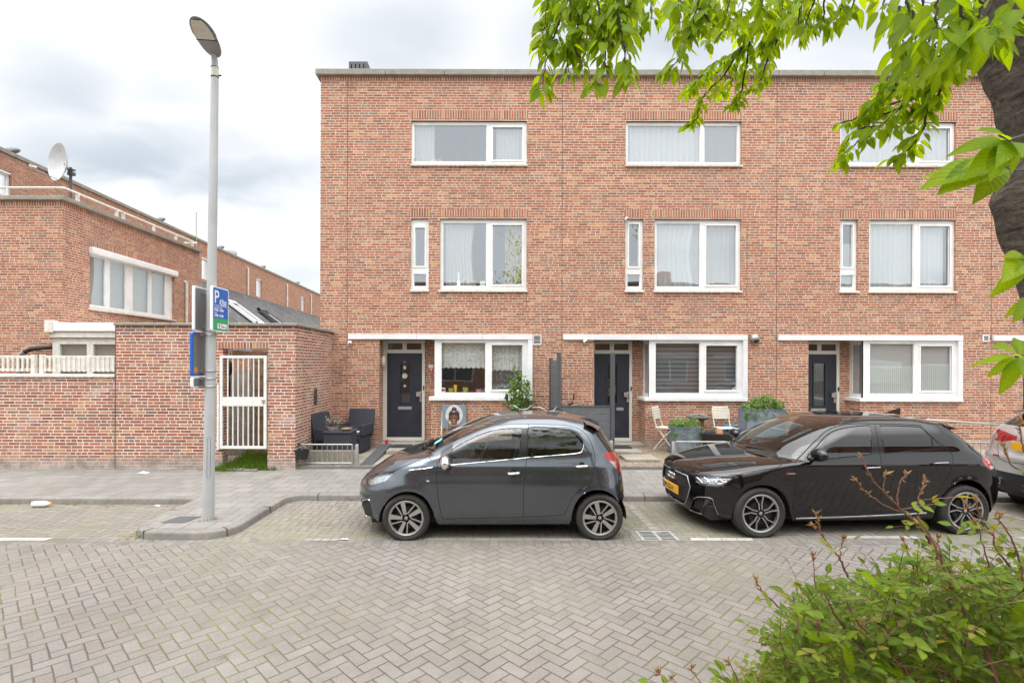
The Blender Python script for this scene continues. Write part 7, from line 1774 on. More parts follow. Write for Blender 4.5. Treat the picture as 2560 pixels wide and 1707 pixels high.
    m = MB(); m.box(-4.58, -4.32, 9.64, 9.80, .09, .12); tag(m.build('loose_slab', MT['kerb'], bevel=.006), 'loose grey paving slab in the grass under the gate, right one', 'slab', 'loose slabs at the gate')
    # on the walls
    X = lambda u, Y=YF: (u - XP) / FPX * Y
    Zz = lambda u, v, Y=YF: HC - ((v - YP) - ROLL * (u - XP)) / FPX * Y
    def camera(u, v, label, big=False):
        t = thing('security_camera', label, 'camera', (X(u), YF, Zz(u, v)))
        m = MB(); m.cyl((0, -.001, .02), (0, -1, 0), .035, .03, 14); m.build('mount', MT['white'] if not big else MT['black'], t, smooth=40)
        m = MB(); m.ell((.0, -.075, -.01), .045, .05, .045, 16, 10); m.build('housing', MT['white'], t, smooth=180)
        m = MB(); m.ell((.012, -.112, -.018), .024, .016, .024, 12, 8); m.build('lens', MT['black'], t, smooth=180)
    camera(876, 857, 'white dome security camera under the left end of the corner house canopy'); camera(1461, 853, 'white security camera under the canopy of the house with striped blinds'); camera(1563, 549, 'white security camera on a black bracket at the narrow upper window', True)
    for u0, u1, v0, v1, lb in ((1332, 1353, 837, 862, 'white slatted vent grille at the right end of the corner house canopy'), (2455.6, 2471, 837.5, 854, 'white slatted vent grille on the brick beside the tree trunk')):
        t = thing('vent_grille', lb, 'vent', (X((u0 + u1) / 2), YF, Zz(u0, (v0 + v1) / 2))); w, h = (u1 - u0) / FPX * YF / 2, (v1 - v0) / FPX * YF / 2
        m = MB(); m.frame(-w, w, -h, h, .018, -.025, -.002); m.build('frame', MT['white'], t)
        m = MB()
        for i in range(7): z = -h + .025 + (2 * h - .05) * i / 6; m.obox(Matrix.Translation((0, -.012, z)) @ Matrix.Rotation(R(35), 4, 'X'), 2 * w - .04, .02, .004)
        m.build('louvres', MT['lampgrey'], t)
    t = thing('vent_hood', 'round metal vent hood on the brick beside the bay with striped blinds', 'vent', (X(1884), YF, Zz(1884, 848)))
    m = MB(); m.ell((0, -.05, .02), .105, .09, .10, 20, 12); m.build('dome', MT['steel'], t, smooth=180)
    m = MB(); m.ell((.01, -.105, -.035), .07, .035, .045, 16, 8); m.build('opening', MT['dark'], t, smooth=180)
    wl = MB(); wl.ell((X(958, YF + .2) + .0, YF + .22, Zz(958, 902, YF + .2)), .055, .06, .13, 16, 12); tag(wl.build('wall_lamp', pm('lamp_glass_cream', (.62, .55, .38), .35), smooth=180), 'oval cream wall lamp on the brick reveal beside the corner house door', 'wall lamp')
    s = thing('warning_sign', 'small white and red alarm sign beside the corner house door', 'sign', (X(1077.5, YF + YR), YF + YR, Zz(1077, 922, YF + YR)))
    m = MB(); m.box(-.06, .06, -.008, -.002, .02, .10); m.build('upper_plate', MT['signwhite'], s); m = MB(); m.box(-.06, .06, -.009, -.002, -.10, .018); m.build('lower_plate', MT['red'], s)
    m = MB(); m.prism([(-.03, -.02), (-.02, 0), (.02, .005), (.035, -.015), (.02, -.04), (.0, -.03), (-.01, -.045)], -.0105, -.0092); m.box(-.045, .045, -.0105, -.0092, -.085, -.075); m.build('symbol', MT['signwhite'], s)
    k = D1; hx = (1012.4 - XP) * cr_ ; z3 = ZR(908)
    text_obj('house_number', '3', .075, pm('brass', (.55, .38, .12), .3, .9, bump=0), k['door'], Matrix.Translation((hx - (867.5 - XP) * c_ - .02, k['yl'] - .004, z3)) @ Matrix.Rotation(R(90), 4, 'X'), .002, bold=.002)
    st = MB(); xc = hx - (867.5 - XP) * c_ + .0
    for z, rx, rz in ((ZR(919), .035, .05), (ZR(940), .065, .065), (ZR(965), .032, .032)): st.prism([(xc + rx * math.cos(a * .2618), z + rz * math.sin(a * .2618)) for a in range(24)], k['yl'] + .012, k['yl'] + .014)
    st.build('glass_sticker', pm('sticker_pale', (.42, .50, .47), .5, var=.4, scale=30), k['door'])
    m = MB(); yq = 10.9; m.ell((-3.655, yq, 1.52), .035, .05, .07, 12, 8); m.ell((-3.65, yq + .01, 1.40), .03, .065, .12, 12, 8); m.ell((-3.652, yq - .01, 1.30), .028, .045, .07, 12, 8)
    tag(m.build('wall_ornament', pm('dark_bronze', (.05, .055, .055), .5, var=.4, scale=30), smooth=180), 'dark figure shaped ornament on the side of the garden wall above the rattan chairs', 'ornament')
    # bits on window ledges (inside the glass)
    def bowl(name, label, cat, x, z, r, h, mat, y=YF + .12, prof=None):
        m = MB(); m.lathe(prof or [(0, 0), (r * .7, 0), (r, h), (r * .92, h), (r * .62, h * .15), (0, h * .15)], Matrix.Translation((x, y, z)), 18); return tag(m.build(name, mat, smooth=50), label, cat)
    zl = ZV(982.5) + .005; green, yel, pink = pm('lime_glaze', (.28, .36, .06), .35), pm('yellow_glaze', (.72, .42, .03), .35), pm('pink_glaze', (.55, .16, .20), .35)
    xb = lambda zx: X(860 + zx / 4.055, YF + .12)
    bowl('plant_pot', 'lime green pot in the bay window, left of the yellow vase', 'pot', xb(1085), zl, .07, .10, green); bowl('plant_pot', 'lime green pot in the bay window, right of the yellow vase', 'pot', xb(1232), zl, .075, .12, green); bowl('flower_bowl', 'pink bowl in the corner house bay window', 'bowl', xb(1366), zl, .075, .08, pink)
    bowl('yellow_vase', 'yellow vase between the green pots in the bay window', 'vase', xb(1130), zl, .04, .17, yel, prof=[(0, 0), (.030, 0), (.034, .06), (.042, .15), (.040, .18), (.034, .17), (.0, .1)])
    m = MB(); m.box(xb(995), xb(1028), YF + .08, YF + .085, zl, zl + .12); tag(m.build('window_card', MT['signwhite']), 'small white and red card in the left corner of the bay window', 'card')
    m = MB(); m.box(xb(998), xb(1025), YF + .0775, YF + .079, zl + .04, zl + .09); m.build('card_mark', MT['red'], bpy.data.objects['window_card'])
    zf = ZV(724) + .092
    ivory = pm('ivory_glaze', (.66, .70, .68), .3)
    for i, (zx, h, r) in enumerate(((425, .34, .055), (470, .17, .06), (530, .14, .025), (577, .12, .06))):
        u = 980 + zx / 2.5565; x = X(u, YF + .12)
        pr = [(0, 0), (r, 0), (r * .9, h * .3), (r * .45, h * .45), (r * .7, h * .6), (r * .5, h * .8), (r * .25, h), (0, h)]
        lab = ('tall white figurine on the ledge of the first floor window', 'white lantern beside the tall figurine on the ledge', 'thin brass candlestick on the ledge of the first floor window', 'low white box at the right of the first floor ledge')[i]
        if i in (1, 3): m = MB(); m.frame(x - r, x + r, zf, zf + h, .015, YF + .10, YF + .16) if i == 1 else m.box(x - r, x + r, YF + .10, YF + .15, zf, zf + h); tag(m.build('ledge_lantern' if i == 1 else 'ledge_box', ivory), lab, 'ornament')
        else: m = MB(); m.lathe(pr, Matrix.Translation((x, YF + .13, zf)), 16); tag(m.build('figurine' if i == 0 else 'candlestick', ivory if i == 0 else bpy.data.materials['brass'], smooth=50), lab, 'ornament')
    zt = ZV(410.3) + .08
    for i, (zx, r) in enumerate(((270, .085), (400, .07), (575, .07), (680, .06))):
        bowl('ledge_bowl', ('pale blue bowl in the left corner of the top window', 'pale green bowl, second from the corner of the top window', 'pale white bowl in the middle of the ledge of the top window', 'pink bowl, rightmost on the ledge of the top window')[i], 'bowl', X(1000 + zx / 6.918, YF + .12), zt, r, r * .8, pm('pale_glaze%d' % i, ((.5, .6, .66), (.55, .6, .45), (.6, .65, .68), (.6, .45, .48))[i], .4))
    # street bits
    p = gnd(105, 1262, .03); bt = thing('plastic_bottle', 'white plastic bottle with a yellow cap lying in the gutter', 'bottle', (p.x, p.y, .045), R(8))
    m = MB(); m.lathe([(0, -.12), (.04, -.118), (.045, -.05), (.045, .04), (.03, .08), (.018, .10)], Matrix.Rotation(R(90), 4, 'Y'), 18); m.build('body', pm('milk_plastic', (.72, .72, .68), .4), bt, smooth=60)
    m = MB(); m.lathe([(.019, .10), (.022, .13), (0, .13)], Matrix.Rotation(R(-90), 4, 'Y') @ Matrix.Translation((0, 0, .0)) if False else Matrix.Rotation(R(90), 4, 'Y'), 14); m.build('cap', yel, bt)
    def scrap(name, label, u, v, z, w, d, h, seed, mat):
        p = gnd(u, v, z); rd = random.Random(seed); m = MB()
        m.grid(lambda a, b: (p.x + (a - .5) * w, p.y + (b - .5) * d, z + .004 + h * abs(math.sin(a * 7 + seed) * math.cos(b * 5 + seed)) * math.sin(math.pi * a)), 9, 7); tag(m.build(name, mat, smooth=180), label, 'litter')
    paper = pm('paper_white', (.72, .73, .74), .7)
    scrap('paper_scrap', 'scrap of white paper on the pavement in front of the garden wall', 358, 1183, KZ + .004, .17, .12, .035, 2, paper)
    scrap('plastic_bag', 'crumpled white bag in the gutter in front of the black car', 1656, 1247, .0, .22, .12, .06, 4, paper)
    scrap('paper_butt', 'thin white paper roll on the parking line in front of the grey car', 862, 1348, .004, .10, .03, .012, 6, paper)
    scrap('paper_scrap', 'small scrap of paper in the gutter behind the lamp post', 393, 1265, .0, .08, .05, .02, 7, paper)
    d = thing('drain_grate', 'cast iron drain grate with two columns of slots by the grey car tail', 'drain', (2.045, 6.36, 0))
    m = MB(); hs = []
    for cx in (-.105, .105):
        for i in range(6): hs.append((cx - .085, cx + .085, -.145 + i * .05, -.145 + i * .05 + .03, .0))
    mm = MB(); panel(mm, -.225, .225, -.17, .17, 0, hs); m.add([(x, z, .007) for x, y, z in mm.v], mm.f); m.build('grid', pm('cast_iron', (.38, .38, .37), .5, .2, var=.2), d)
    m = MB(); m.quad((-.22, -.165, .003), (.22, -.165, .003), (.22, .165, .003), (-.22, .165, .003)); m.build('pit', MT['dark'], d)
    m = MB()
    for a, b, c1, c2 in ((-.30, -.23, -.19, .19), (.23, .30, -.19, .19), (-.229, .229, .172, .20), (-.229, .229, -.20, -.172)): m.box(a, b, c1, c2, -.05, .005)
    m.build('surround', MT['kerb'], d)
    m = MB(); q = gnd(448, 1300, KZ); m.quad((q.x - .16, q.y - .13, KZ + .008), (q.x + .14, q.y - .13, KZ + .008), (q.x + .22, q.y + .15, KZ + .008), (q.x - .08, q.y + .15, KZ + .008)); tag(m.build('cover_plate', MT['anth']), 'dark steel cover plate let into the pavement left of the lamp post', 'cover')
gardens()
# ---------------------------------------------------------------- cherry tree at the right edge and its hanging twigs
def tree():
    rd = random.Random(21)
    root = thing('cherry_tree', 'cherry tree with a dark ringed trunk and long twigs of bright green leaves', 'tree', (2.95, 2.6, 0))
    B = Vector(root.location); bark = bark_mat('cherry_bark', (.070, .056, .044), (.26, .22, .185), 1.0); twm = pm('twig_bark', (.045, .03, .024), .7)
    tr = MB(); Yt = 2.6; pts = []; rr = []
    for u, v, r in ((2716, 1960, .26), (2700, 1700, .225), (2680, 1300, .205), (2666, 1000, .20), (2658, 870, .198), (2638, 700, .195), (2620, 610, .20), (2612, 540, .212), (2606, 490, .215), (2618, 420, .20), (2626, 359, .195), (2612, 290, .20), (2592, 218, .205), (2577, 150, .22), (2566, 100, .235), (2556, 20, .22), (2548, -120, .20), (2536, -400, .19), (2500, -800, .17), (2460, -1300, .13)):
        pts.append(at(u + 26 + max(0, v - 560) * .09, v, Yt) - B); rr.append(r)
    n = 26; vs = []; k = len(pts); dense = []; 
    for i in range(k - 1):
        for j in range(6): t = j / 6; dense.append((pts[i].lerp(pts[i + 1], t), rr[i] + (rr[i + 1] - rr[i]) * (3 * t * t - 2 * t ** 3)))
    def f(a, b):
        i = min(len(dense) - 1, int(round(a * (len(dense) - 1)))); p, r = dense[i]; th = 2 * math.pi * b
        r2 = r * (1 + .05 * math.sin(3 * th + p.z * 2.2) + .03 * math.sin(7 * th - p.z * 5) + .018 * math.sin(p.z * 31 + 2 * math.sin(th * 2)) + .012 * math.sin(13 * th + p.z * 17))
        return p + Vector((r2 * math.cos(th), r2 * math.sin(th), 0))
    tr.grid(f, len(dense), 49); tr.build('trunk', bark, root, smooth=180)
    br = MB()
    def limb(p, q, r0, r1, sag=.0, n=7):
        P = []
        for i in range(n + 1): t = i / n; c = Vector(p).lerp(Vector(q), t); c.z += sag * math.sin(math.pi * t); P.append(c + Vector((rd.gauss(0, .015), rd.gauss(0, .015), 0)) * (0 < i < n))
        br.tube(P, [r0 + (r1 - r0) * i / n for i in range(n + 1)], 9); return P
    T = lambda z: pts[16] + (pts[19] - pts[16]) * ((z - pts[16].z) / (pts[19].z - pts[16].z))
    tw = MB(); L = Leaves(6); N = Leaves(8)
    def twig(path, r0, leaf, dens, big=False, droop=.62, tint=(.0, 1.0), start=.0, spread=1.0):
        P = [at(*p) - B for p in path]
        # smooth the drawn path in space
        Q = []
        for i in range(len(P) - 1):
            p0, p1, p2, p3 = P[max(i - 1, 0)], P[i], P[i + 1], P[min(i + 2, len(P) - 1)]
            for j in range(5): t = j / 5; Q.append(.5 * (2 * p1 + (p2 - p0) * t + (2 * p0 - 5 * p1 + 4 * p2 - p3) * t * t + (3 * p1 - p0 - 3 * p2 + p3) * t ** 3) + rv(rd, .0035))
        Q.append(P[-1]); m = len(Q); tw.tube(Q, [r0 * (1 - .75 * i / (m - 1)) + .0012 for i in range(m)], 6)
        Ln = sum((b - a).length for a, b in zip(Q, Q[1:])); cnt = max(4, int((2.2 if big else 2.7) * Ln / dens)); tgt = N if big else L
        def put(c, ax, s=1.0):
            sd = Vector((rd.gauss(0, 1), rd.gauss(0, .8), 0)); sd = sd.normalized() * .66 * spread
            d = (ax * rd.uniform(.1, .5) + sd + Vector((0, 0, -droop * rd.uniform(.55, 1.25)))).normalized()
            ll = leaf * s * (1 if big else .96) * rd.uniform(.5, 1.15); pet = c + d * (.18 * ll) + sd * ll * .15
            tw.tube([c, pet], .0011, 4, False)
            up = Vector((0, 0, 1)) + Vector((rd.gauss(0, .5), rd.gauss(0, .5) - .35, 0))
            tgt.leaf(pet, d, up, ll, ll * rd.uniform(.44, .54), rd.uniform(.05, .30), rd.uniform(.15, .45), min(1, max(0, rd.uniform(*tint))), .8)
        for i in range(cnt):
            t = start + (1 - start) * ((i + rd.random()) / cnt); x = t * (m - 1); a = min(m - 2, int(x)); c = Q[a].lerp(Q[a + 1], x - a); ax = (Q[a + 1] - Q[a]).normalized()
            for _ in range(rd.choice((1, 1, 2))): put(c, ax)
        for _ in range(4): put(Q[-1], (Q[-1] - Q[-2]).normalized(), 1.0)
    A = lambda pts_, Y, dY=0.0: [(1280 + x / 3.647, y / 3.647, Y + dY * i / max(1, len(pts_) - 1)) for i, (x, y) in enumerate(pts_)]
    C = lambda pts_, Y, dY=0.0: [(1900 + x / 3.5636, y / 3.5636, Y + dY * i / max(1, len(pts_) - 1)) for i, (x, y) in enumerate(pts_)]
    tips = []
    for p, Y in (([(520, -150), (525, 60), (520, 200), (495, 430), (508, 660)], 3.4), ([(480, -140), (430, 180), (340, 420), (290, 640), (272, 800)], 3.5), ([(740, -150), (800, 200), (840, 440), (830, 600), (755, 760)], 3.3), ([(930, -140), (955, 110), (1000, 330), (1020, 500), (1035, 700)], 3.2), ([(1150, -60), (1050, 60), (950, 110)], 3.3),
                 ([(500, 380), (560, 450), (650, 570)], 3.4), ([(600, -120), (640, 20), (700, 100), (770, 170)], 3.5), ([(420, -120), (390, 60), (330, 200), (260, 330)], 3.6), ([(880, -120), (870, 90), (900, 220), (880, 330)], 3.3), ([(660, -120), (670, 130), (700, 300), (680, 450)], 3.6), ([(380, 250), (300, 330), (270, 430)], 3.5), ([(560, -120), (600, 100), (590, 250), (600, 380)], 3.4), ([(1040, -120), (1060, 60), (1030, 200), (1060, 290)], 3.3)):
        twig(A(p, Y), .007, .125, .046); tips.append((A(p, Y)[0], p))
    for p, Y in (([(1720, -150), (1690, 30), (1640, 220), (1570, 420), (1500, 560), (1405, 640)], 3.3), ([(1560, -100), (1520, 10), (1470, 60)], 3.2), ([(1850, -100), (1820, 40), (1700, 130), (1640, 230)], 3.3), ([(1990, -100), (1960, 60), (1960, 110), (2010, 190)], 3.6), ([(1940, 270), (1850, 350), (1760, 370)], 4.2), ([(1690, 70), (1770, 170), (1800, 260)], 3.3)):
        twig(A(p, Y), .006, .125, .05)
    for p, Y, dY in (([(2420, -250), (2334, 0), (2200, 230), (2110, 400), (1960, 520), (1800, 600), (1680, 740), (1600, 820)], 4.4, .5), ([(2130, 390), (2010, 560), (1900, 720), (1760, 850), (1700, 980), (1680, 1080), (1610, 1130)], 4.6, .4), ([(2160, 380), (2110, 720), (2060, 900), (2020, 945)], 4.6, .2), ([(2420, 350), (2334, 520), (2260, 720), (2180, 810)], 4.5, .3), ([(2420, 130), (2334, 180), (2100, 240), (1940, 265), (1800, 265)], 4.3, .4), ([(2250, 140), (2150, 250), (2080, 330)], 4.4, .2), ([(2380, 240), (2330, 400), (2240, 480), (2150, 560)], 4.6, .3), ([(1980, 510), (1880, 640), (1780, 700), (1640, 760)], 4.8, .2), ([(2080, 470), (2040, 640), (1980, 760), (1890, 830)], 4.8, .2), ([(2450, -50), (2400, 80), (2300, 330), (2250, 440)], 4.5, .2)):
        twig(A(p, Y, dY), .009, .105, .034, tint=(.35, 1.05))
    for p, Y, dY in (([(350, -120), (300, 0), (230, 140), (190, 200), (100, 430), (20, 690)], 4.2, .3), ([(480, -120), (470, 30), (430, 120), (400, 240)], 3.2, .1), ([(600, -100), (560, 60), (560, 180)], 3.1, .1), ([(760, -120), (740, 20), (690, 120), (600, 180)], 3.2, .1), ([(880, -100), (840, 10), (790, 110)], 3.2, .1), ([(380, -50), (350, 90), (330, 220)], 3.3, .1), ([(1080, -120), (1100, 0), (1080, 70)], 2.9, .0), ([(280, 20), (200, 180), (130, 260), (60, 330)], 4.4, .2), ([(150, -60), (60, 120), (20, 260)], 4.5, .2)):
        twig(C(p, Y, dY), .006, .125, .046)
    for p, Y, dY, l in (([(2150, 330), (1960, 430), (1790, 560), (1600, 640), (1500, 740), (1400, 840), (1200, 1000), (1050, 1130), (880, 1260), (700, 1420)], 3.0, .9, .11), ([(1790, 550), (1600, 800), (1500, 980), (1420, 1200), (1300, 1340), (1190, 1400)], 3.2, .6, .11), ([(1800, 480), (1550, 510), (1400, 560), (1250, 680), (1090, 730)], 3.2, .5, .115), ([(1700, 640), (1450, 740), (1280, 790), (1100, 830), (1040, 830)], 3.3, .5, .105), ([(1400, 840), (1160, 930), (1080, 930)], 3.7, .2, .105), ([(1290, 920), (1150, 1000), (960, 1010), (860, 1040)], 3.8, .2, .105), ([(1060, 900), (960, 960), (860, 1050), (720, 1090)], 3.8, .2, .105), ([(1050, 1130), (930, 1140), (820, 1180), (760, 1290)], 3.8, .2, .10), ([(1500, 960), (1400, 1060), (1260, 1120), (1120, 1160)], 3.7, .1, .105), ([(1590, 660), (1530, 860), (1440, 950), (1330, 1010)], 3.4, .2, .11), ([(1420, 1180), (1350, 1230), (1270, 1280)], 3.7, .1, .105), ([(1250, 680), (1170, 780), (1060, 870), (980, 900)], 3.6, .2, .11), ([(1750, 590), (1640, 560), (1500, 610), (1330, 720)], 3.1, .2, .115)):
        twig(C(p, Y, dY), .010, l, .036, tint=(.1, 1.0))
    for i in range(15):
        u = 1520 + i * 36 + rd.uniform(-14, 14); v = rd.uniform(25, 95); Y = rd.uniform(3.2, 4.4)
        twig([(u + rd.uniform(-20, 50), -90, Y), (u + rd.uniform(-12, 18), -20, Y), (u, v, Y)], .005, .12, .045, tint=(.1, 1.0))
    for i in range(7):
        u = 1370 + i * 32 + rd.uniform(-10, 10); v = rd.uniform(40, 130); Y = rd.uniform(3.3, 3.7)
        twig([(u, -90, Y), (u + 8, -10, Y), (u - 4, v, Y)], .005, .125, .045)
    # big leaves close by
    for p, Y in (([(1310, -150), (1290, 20), (1340, 150), (1380, 330)], 2.1), ([(1620, -150), (1580, 80), (1560, 250)], 1.9), ([(1760, -150), (1800, 150), (1880, 300)], 2.0), ([(2120, -150), (2050, 150), (1980, 280)], 1.8), ([(1450, -120), (1430, 60), (1380, 200)], 2.2), ([(1900, -150), (1960, 60), (1900, 200)], 2.0), ([(2300, -150), (2260, 60), (2190, 220)], 1.9), ([(1240, 60), (1230, 220), (1260, 400)], 2.4), ([(1700, 100), (1640, 300), (1560, 430)], 2.2), ([(2150, 60), (2140, 200), (2060, 330)], 2.0), ([(1330, 350), (1290, 450), (1260, 520)], 2.5), ([(1480, 200), (1500, 350), (1400, 460)], 2.3), ([(1820, 260), (1740, 400), (1690, 520)], 2.1)):
        twig(C(p, Y), .006, .125, .052, True, tint=(-.1, .75))
    D = lambda pts_, Y: [(2200 + x / 2.614, 400 + y / 2.614, Y) for x, y in pts_]
    def spray(base, tips_, Y, l):
        b = at(*[2200 + base[0] / 2.614, 400 + base[1] / 2.614, Y]) - B
        for t in tips_:
            e = at(2200 + t[0] / 2.614, 400 + t[1] / 2.614, Y - rd.uniform(-.10, .12)) - B; d = e - b; s = b + d * .08
            tw.tube([b, s], .0016, 4, False); N.leaf(s, d + Vector((0, 0, .22 * d.length)), Vector((rd.gauss(0, .25), -.75, .75)), d.length * .98, d.length * rd.uniform(.36, .44), .22, .3, rd.uniform(.2, .95), .8)
    def stem(p, Y0, Y1, r=.006):
        P = [at(2200 + x / 2.614, 400 + y / 2.614, Y0 + (Y1 - Y0) * i / (len(p) - 1)) - B for i, (x, y) in enumerate(p)]; tw.tube(P, [r * (1 - .5 * i / (len(P) - 1)) for i in range(len(P))], 6)
    stem([(1000, 60), (880, 70), (770, 30)], 2.3, 1.75); spray((800, 30), [(310, 125), (400, 200), (505, 225), (640, 265), (740, 195), (690, 270), (800, 195), (560, 40), (470, 150)], 1.75, .2)
    stem([(1050, -240), (930, -160), (830, -130)], 2.0, 1.6); spray((850, -125), [(520, -20), (560, 60), (640, 120), (760, 110), (880, 60), (700, -180), (600, -130), (830, 40), (960, -20)], 1.6, .2)
    stem([(1080, 560), (1000, 600), (960, 640)], 2.2, 1.7); spray((960, 640), [(800, 900), (870, 800), (960, 800), (860, 650), (1050, 760)], 1.7, .2)
    spray((1010, 900), [(850, 1030), (930, 1060), (1000, 1110)], 1.8, .2)
    stem([(1100, 1250), (980, 1270), (900, 1285)], 2.0, 1.6); spray((900, 1280), [(600, 1360), (740, 1425), (825, 1525), (800, 1245), (960, 1420), (860, 1190), (950, 1180), (1000, 1340)], 1.6, .2)
    lm = leaf_mat('cherry_leaves', (.11, .20, .008), (.20, .33, .010), (.30, .40, .016), .6, .52, (2.3, 1.9, .35))
    tw.build('twigs', twm, root, smooth=60)
    c = N.build('near_leaves', lm, root); 
    # crown above and behind the view
    K = Leaves(2)
    for z, dx, dy, r in ((4.1, -1.2, 2.6, .06), (4.2, 2.2, 1.8, .06), (4.0, -1.0, -3.0, .055), (4.4, 2.0, -2.0, .05), (5.2, -.6, .6, .06), (4.0, -1.6, -2.2, .05)):
        T0 = T(z + .75); e = T0 + Vector((dx, dy, 1.1 + .85 * max(dy, 0))); limb(T0, e, r, .012, .3)
        for i in range(16):
            t = rd.uniform(.25, 1.05); c0 = T0.lerp(e, t) + Vector((rd.gauss(0, .35), rd.gauss(0, .35), .35 * math.sin(math.pi * min(t, 1)) + rd.gauss(.1, .25)))
            for _ in range(38):
                p = c0 + Vector((rd.gauss(0, .30), rd.gauss(0, .30), rd.gauss(0, .2))); w = p + B
                if w.y > .05:
                    q = proj(np.array(w)); 
                    if -160 < q[0] < 2720 and q[1] > -70: continue
                if Vector((w.x, w.y, w.z - HC)).length < .9: continue
                K.leaf(p, rv(rd) + Vector((0, 0, -.6)), Vector((0, 0, 1)) + rv(rd, .5), rd.uniform(.10, .15), .065, .2, .2, rd.random())
    br.build('limbs', bark, root, smooth=180)
    L.build('foliage', lm, root); K.build('crown', lm, root)
tree()

# trees and a hedge across the street, behind the camera (they show in the car windows)
def behind():
    rd = random.Random(31); gm = leaf_mat('far_leaves', (.04, .09, .012), (.09, .17, .02), (.14, .22, .03), .4)
    for i, (x, y, h, r) in enumerate(((-7.5, -5.2, 6.4, 1.9), (8.5, -4.8, 6.0, 2.0), (1.2, -5.6, 6.8, 2.1))):
        t = thing('street_tree', ('street tree across the road, left of the camera', 'street tree across the road, right of the camera', 'street tree straight across the road')[i], 'tree', (x, y, 0))
        m = MB(); m.tube([(0, 0, 0), (.05, .03, 1.6), (-.03, .05, 3.0), (.0, .0, h - 1)], [.15, .11, .09, .04], 10); m.build('trunk', bpy.data.materials['cherry_bark'], t, smooth=60)
        K = Leaves(2)
        for _ in range(34):
            c = Vector((rd.gauss(0, r * .45), rd.gauss(0, r * .45), h - 1.9 + rd.gauss(0, .8)))
            for _ in range(45): K.leaf(c + rv(rd, .30), rv(rd), Vector((0, 0, 1)) + rv(rd, .5), rd.uniform(.12, .2), .09, .2, .2, rd.random())
        K.build('crown', gm, t)
behind()

